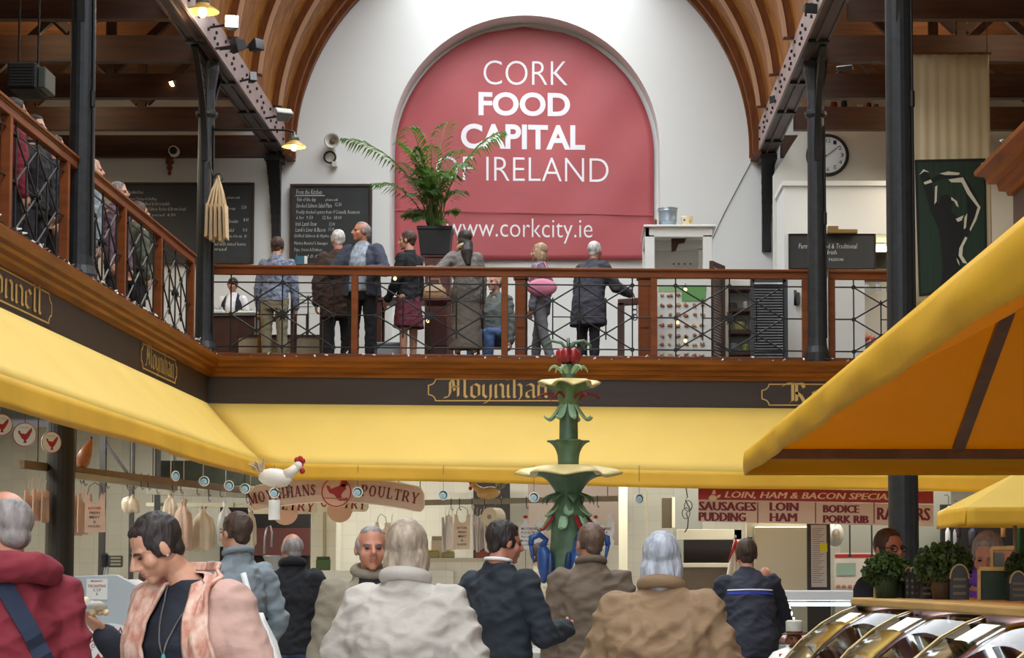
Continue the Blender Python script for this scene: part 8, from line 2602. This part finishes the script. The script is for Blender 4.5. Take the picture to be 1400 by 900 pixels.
pw, jw = person('person with short black hair, pink cardigan and patterned scarf looking down at her hand', 214, 690, 7.3, 0, 206, hair=('short', H_BLK), woman=True, hp=32, hy=36, nx=(.05, .03), bulk=1.2, top=('navy_top', navy_c, {'hem': .40, 'sl': .98, 'neck': .985}), over=('cardigan', pink_c, {'hem': .44, 'sl': .56, 'opening': .062, 'k': 1.2, 'fa': .007}), bottom=('trousers', dkt),
    arms=[((-.42, -.02, -1), (-.30, .42, -.8)), ((.06, -.08, -1), (.5, .4, .74))], hands=[None, {'thumb': (-.6, .5, .6), 'curl': .6}], vox=.006, gvox=.008, extra=ex_woman)
c = P(352, 856, 7.75); t = thing('carrier_bag', 'white plastic carrier bag behind the elbow of the woman with the scarf', 'bag', (c.x, 7.75, c.z - .36))
mb = MB(); pts = []
mb.lathe([(.02, -.02), (.10, -.36 + .0), (.125, -.34), (.12, -.2), (.07, -.06), (.03, .02), (.02, .05)][1:], c, 24, fn=lambda a, r, z: (r * (1 + .1 * math.sin(5 * a + z * 9)) * (.55 if abs(math.sin(a)) > .6 else 1), z)); mb.build('plastic_body', mat('white_bag', (232, 236, 236), .35, bump=.2, bs=14), t, smooth=True)
mb = MB(); mb.tube([c + Vector((0, 0, .03)), c + Vector((-.03, -.02, .12)), c + Vector((-.05, -.04, .2))], .012, 6); mb.build('handle', mat('white_bag', (232, 236, 236), .35, bump=.2, bs=14), t, smooth=True)

person('person in pale grey jacket with short brown hair, back turned', 322, 697, 12.8, 0, -38, hair=('short', H_BRN), top=('jacket', greyj, {'hem': .46}), bottom=('trousers', dkt), hy=-15, arms=[None, ((.34, .02, -1), (-.12, .62, -.7))], collar=(greyj, .012), fold=.011)
person('person in black jacket and blue jeans with balding grey hair seen from behind', 399, 727, 16.4, 0, -14, hair=('thin', H_GRY), skin=skin_b, top=('jacket', blk_c, {'hem': .45, 'k': 1.06}), bottom=('trousers', jean), bulk=1.08, hy=-14, arms=[((-.1, .1, -1), (.1, .32, -1)), ((.14, 0, -1), (0, .2, -1))], collar=(blk_c, .02), fold=.010)
person('person in beige raincoat with grey hair walking behind the white jacket', 508, 708, 10.4, 0, 168, hair=('thin', H_GRY, 1), skin=skin_b, top=('shirt', navy_c, {}), over=('raincoat', beigej, {'hem': .36, 'opening': .035, 'flare': 1.15, 'k': 1.2}), bottom=('trousers', dkt), step=.3, bulk=1.08, collar=(beigej, .016))
person('person in white jacket with pale blonde bob seen from behind in the centre foreground', 558, 703, 8.0, 0, 12, hair=('bob', hair_mat('hair_ash', (164, 148, 130))), woman=True, top=('jacket', whitej, {'hem': .42, 'k': 1.12, 'flare': 1.1}), bottom=('trousers', cloth('beige_trousers', (170, 160, 146))), bulk=1.38, step=.2, arms=[((-.34, -.06, -1), (-.1, .3, -1)), ((.34, -.1, -1), (.22, -.1, -1))], collar=(whitej, .018), gvox=.009, fold=.015)
def ex_suit(t, J):
    T, H = J['T'], J['H']
    mb = MB(); mb.tube([T(Vector((.043 * H * math.cos(a), -.006 * H + .040 * H * math.sin(a), (.862 - .006 * math.sin(a)) * H))) for a in [2 * PI * k / 24 for k in range(25)]], .006 * H, 8, caps=False); mb.build('shirt_collar', cloth('shirt_white', (236, 238, 242)), t, smooth=True, local=True)
person('person in dark suit and white collar with black hair turned to the right', 690, 708, 11.6, 0, 34, hair=('short', H_BLK), skin=skin_b, top=('suit_jacket', suit, {'hem': .44, 'k': 1.06}), bottom=('trousers', cloth('suit_trousers', (34, 38, 46))), hy=30, hp=8, bulk=1.12, arms=[None, ((.3, .12, -1), (-.12, 1, .14))], hands=[None, {'thumb': (0, 0, 1)}], extra=ex_suit, fold=.010)
person('person with shaved brown head and grey brown jacket seen from behind beside the fountain', 806, 713, 12.9, 0, -6, hair=('short', hair_mat('hair_stubble', (104, 84, 72))), skin=skin_b, top=('jacket', brownj, {'hem': .43, 'k': 1.08}), bottom=('trousers', dkt), bulk=1.14, hy=-22, collar=(brownj, .014), fold=.011)
person('person in tan brown coat with light grey hair in the right foreground seen from behind', 905, 720, 8.5, 0, 10, hair=('bob', hair_mat('hair_silver', (172, 178, 190))), woman=True, top=('coat', tanj, {'hem': .36, 'k': 1.14, 'flare': 1.12}), bottom=('trousers', dkt), bulk=1.42, step=.2, arms=[((-.36, .05, -1), (-.1, .3, -1)), ((.36, .05, -1), (.1, .3, -1))], collar=(tanj, .018), gvox=.009, fold=.015)
def ex_stripe(t, J):
    H = J['H']; tr = [bvh(o) for o in J['garments']]
    tz = J['T'](Vector((0, -.07 * H, .715 * H))).z
    for nm, dz, w, m in (('white_stripe', .012, .010, cloth('stripe_white', (226, 226, 230))), ('blue_stripe', -.012, .032, cloth('stripe_blue', (40, 56, 150)))):
        P_ = [hit(tr, x * H, tz + dz - .25 * abs(x) ** 1.6, False, .006) for x in [-.10 + .2 * k / 20 for k in range(21)]]
        mb = MB(); band(mb, [p for p in P_ if p], w, .002, Vector((0, -.85, .5)).normalized()); mb.build(nm, m, t, local=True)
person('person stooping over the butcher counter in dark navy jacket with blue stripe', 1020, 758, 16.2, 0, -4, H=1.80, lean=27, hp=4, hair=('short', H_BRN), top=('jacket', cloth('navy_sport', (46, 50, 64)), {'hem': .44, 'k': 1.05}), bottom=('trousers', dkt), bulk=1.06, arms=[((-.25, .35, -1), (-.1, .7, -.8)), ((.36, .4, -1), (-.2, .9, -.6))], extra=ex_stripe, fold=.010)
def ex_glass(t, J):
    hd, s = J['hd'], J['s']
    mb = MB()
    for q in (-1, 1): mb.tube([hd((q * .033 + .022 * math.cos(a), .098, .0 + .017 * math.sin(a))) for a in [2 * PI * k / 14 for k in range(15)]], .0028 * s, 5, caps=False); mb.tube([hd((q * .055, .096, .005)), hd((q * .078, .05, .008)), hd((q * .08, -.01, .006))], .0026 * s, 5)
    mb.tube([hd((-.012, .1, .003)), hd((.012, .1, .003))], .0026 * s, 5); mb.build('spectacles', black_mat, t, local=True)
person('person with spectacles and receding dark hair behind the parsley pots', 1216, 720, 12.0, 0, 140, hair=('short', H_BRN), skin=skin_b, top=('jacket', cloth('midnight', (34, 38, 52)), {'hem': .45}), bottom=('trousers', dkt), bulk=1.1, hy=15, extra=ex_glass)
person('person with grey hair and bright purple scarf behind the right end of the counter', 1350, 722, 10.4, 0, 200, hair=('short', H_GRY), skin=skin_b, woman=True, hp=20, top=('purple_top', cloth('purple', (104, 58, 168)), {'hem': .45, 'neck': 1.02}), bottom=('trousers', dkt), collar=(cloth('purple', (104, 58, 168)), .03))
# stall staff behind the counters
person('person in white butcher coat leaning forward left of the scale display', 164, 742, 18.2, 0, 78, H=1.72, lean=58, hp=-5, hair=('short', H_BLD), skin=skin_b, top=('white_coat', whitec, {'hem': .36, 'k': 1.05}), bottom=('trousers', dkt), bulk=1.15)
person('person in cream coat with back turned between the scarf woman and the scale display', 206, 750, 19.8, 0, 100, H=1.74, lean=52, hp=0, hair=('short', H_BRN), top=('white_coat', whitec, {'hem': .36, 'k': 1.05}), bottom=('trousers', dkt), bulk=1.12, collar=(red_ink, .008))
person('person in cream coat with dark hair under the hen shaped notice beside the dark suit', 737, 741, 21.3, 0, 10, hair=('short', H_BRN), top=('white_coat', creamc, {'hem': .36, 'k': 1.05}), bottom=('trousers', dkt), bulk=1.16)
person('person in pale pink sleeves working behind the butcher counter right of the stooping man', 1046, 778, 24.3, 0, 190, H=1.62, lean=30, hp=25, hair=('thin', hair_mat('hair_sandy', (190, 160, 140))), skin=skin_b, top=('pink_overall', cloth('dusty_pink', (206, 168, 150)), {'hem': .36}), bottom=('trousers', dkt), bulk=1.1)

# ---- people on the gallery
ZP = ZG
YR_ = 26.15
gk = dict(vox=.010, gvox=.014)
check = mat('blue_check', (64, 76, 104), .8, rgb2=(150, 160, 182), vs=26, bump=.1, bs=60)
person('person in blue checked shirt and khaki trousers at the left of the gallery, back turned', 380, 337, 26.6, ZP, 12, H=1.80, lean=8, hair=('short', H_BRN), top=('shirt', check, {'hem': .5}), bottom=('trousers', cloth('khaki', (136, 128, 104))), **gk)
person('person with white hair and brown coat turning away beside the menu board', 462, 313, 26.5, ZP, -20, hair=('short', H_WHT), skin=skin_b, top=('coat', cloth('brown_coat', (64, 48, 42)), {'hem': .36, 'k': 1.05}), bottom=('trousers', dkt), bulk=1.15, **gk)
person('person with grey hair and pale blue pattern shirt leaning on the gallery rail', 494, 301, 25.85, ZP, 196, hair=('thin', H_GRY, 1), skin=skin_b, top=('shirt', mat('pale_check', (176, 190, 204), .8, rgb2=(120, 134, 156), vs=24), {'hem': .5}), over=('cardigan', cloth('slate_cardigan', (58, 64, 82)), {'hem': .47, 'opening': .05, 'k': 1.2, 'fa': .005}), bottom=('trousers', blk_c), hy=50, bulk=1.12, arms=[((-.4, .3, -.8), (.6, .7, -.05)), ((.4, .3, -.8), (-.3, .9, -.2))], **gk)
person('person with short dark hair, black top and plaid red skirt looking left by the palm', 557, 314, 26.5, ZP, -60, hair=('short', H_BRN), woman=True, hy=-18, top=('black_top', blk_c, {'hem': .46}), bottom=('skirt', mat('red_plaid', (120, 44, 58), .85, rgb2=(70, 36, 48), vs=22), .30), arms=[((-.16, .1, -1), (.1, .5, -.7)), None], **gk)
person('person with long dark hair and grey hooded jacket resting her arm on the gallery rail', 634, 316, 25.72, ZP, -14, H=1.74, lean=10, hair=('long', H_BLK), woman=True, hy=-40, top=('jacket', cloth('grey_tweed', (112, 108, 104), var=.25, vs=24), {'hem': .44, 'k': 1.08}), bottom=('skirt', cloth('grey_skirt', (112, 106, 98)), .10), arms=[((-.62, -.4, -.62), (-1, .02, .0)), None], collar=(cloth('pale_fur', (206, 186, 156)), .018), **gk)
person('person seated bald in grey jacket looking out between the trellis bars', 676, 396, 27.0, ZP, 205, H=1.78, sit=True, hair=('bald', H_GRY), skin=skin_a, top=('jacket', cloth('sage_grey', (96, 104, 102)), {'hem': .5}), bottom=('trousers', jean), hy=20, arms=[None, ((.2, .4, -.9), (-.1, .9, .1))], **gk)
t = thing('gallery_chair', 'dark wooden chair under the seated bald person', 'chair', (P(672, 480, 27.1).x, 27.1, ZG))
cx = P(672, 480, 27.1).x
mb = MB(); mb.box((cx - .2, 26.92, ZG + .36), (cx + .2, 27.3, ZG + .40)); mb.build('seat', dkwood, t, bevel=.01)
for q in ((-.18, 26.94), (.18, 26.94), (-.18, 27.28), (.18, 27.28)):
    mb = MB(); mb.bar((cx + q[0], q[1], ZG), (cx + q[0], q[1], ZG + (.36 if q[1] < 27 else .8)), .035, .035, up=(0, 1, 0)); mb.build('leg', dkwood, t)
mb = MB(); mb.box((cx - .18, 27.28, ZG + .55), (cx + .18, 27.31, ZG + .8)); mb.build('backrest', dkwood, t, bevel=.01)
person('person with blonde hair, grey trousers and pink bag standing on the gallery', 737, 330, 26.6, ZP, -70, hair=('bob', H_BLD), woman=True, top=('grey_top', cloth('heather_grey', (120, 118, 134)), {'hem': .5}), bottom=('trousers', cloth('grey_trousers', (112, 114, 118))), step=.2, **gk)
c = P(741, 395, 26.45); t = thing('pink_bag', 'bright pink bag carried by the blonde person on the gallery', 'bag', (c.x, 26.35, c.z - .18))
mb = MB(); mb.ell((c.x, 26.33, c.z), (.20, .07, .12)); mb.build('bag_body', cloth('bright_pink', (214, 132, 160)), t, smooth=True)
mb = MB(); mb.tube([(c.x - .14, 26.33, c.z + .08), (c.x - .06, 26.33, c.z + .3), (c.x + .03, 26.38, c.z + .34), (c.x + .14, 26.33, c.z + .08)], .014, 6); mb.build('strap', cloth('bright_pink', (214, 132, 160)), t, smooth=True)
person('person with white hair and dark coat stooping on the gallery right of the pink bag', 814, 331, 26.7, ZP, 40, H=1.76, lean=12, hair=('short', H_WHT), skin=skin_b, top=('coat', cloth('dark_slate', (62, 62, 72)), {'hem': .34, 'k': 1.1, 'flare': 1.15}), bottom=('trousers', dkt), bulk=1.18, arms=[None, ((.3, .4, -.9), (.1, .9, -.2))], **gk)
person('person in white shirt and dark waistcoat serving at the left counter of the gallery', 318, 381, 28.3, ZP, 190, hair=('short', H_BLK), skin=skin_b, H=1.5, top=('shirt', cloth('shirt_white', (236, 238, 242)), {'hem': .5}), over=('waistcoat', blk_c, {'hem': .5, 'sl': 0, 'opening': .04, 'k': 1.12, 'fa': .003}), bottom=('trousers', dkt), **gk)
# along the left railing
XLP = -5.28
for px, ty, lab, tc, hr, fc in ((22, 139, 'person in dark maroon jumper at the top left of the side railing', maroon_c, H_BLK, 60), (49, 162, 'person in black with dark hair, second along the side railing', blk_c, H_BLK, 110), (76, 190, 'person in dark navy at the side railing just left of the thick column', navy_c, H_BRN, 80), (127, 222, 'person in grey jumper at the side railing right of the thick column', greyj, hair_mat('hair_sandy', (190, 160, 140)), 70), (163, 254, 'person in purple grey coat at the side railing in front of the dark menu board', cloth('plum', (96, 70, 84)), H_GRY, 100), (191, 281, 'person in olive jacket nearest the corner column behind the side railing', cloth('olive', (84, 90, 76)), H_BRN, 60)):
    q = PXX(px, ty, XLP)
    person(lab, px, ty - 7, q.y, ZP, fc, hair=('short', hr), top=('jumper', tc, {'hem': .47}), bottom=('trousers', dkt), vox=.012, gvox=.016)
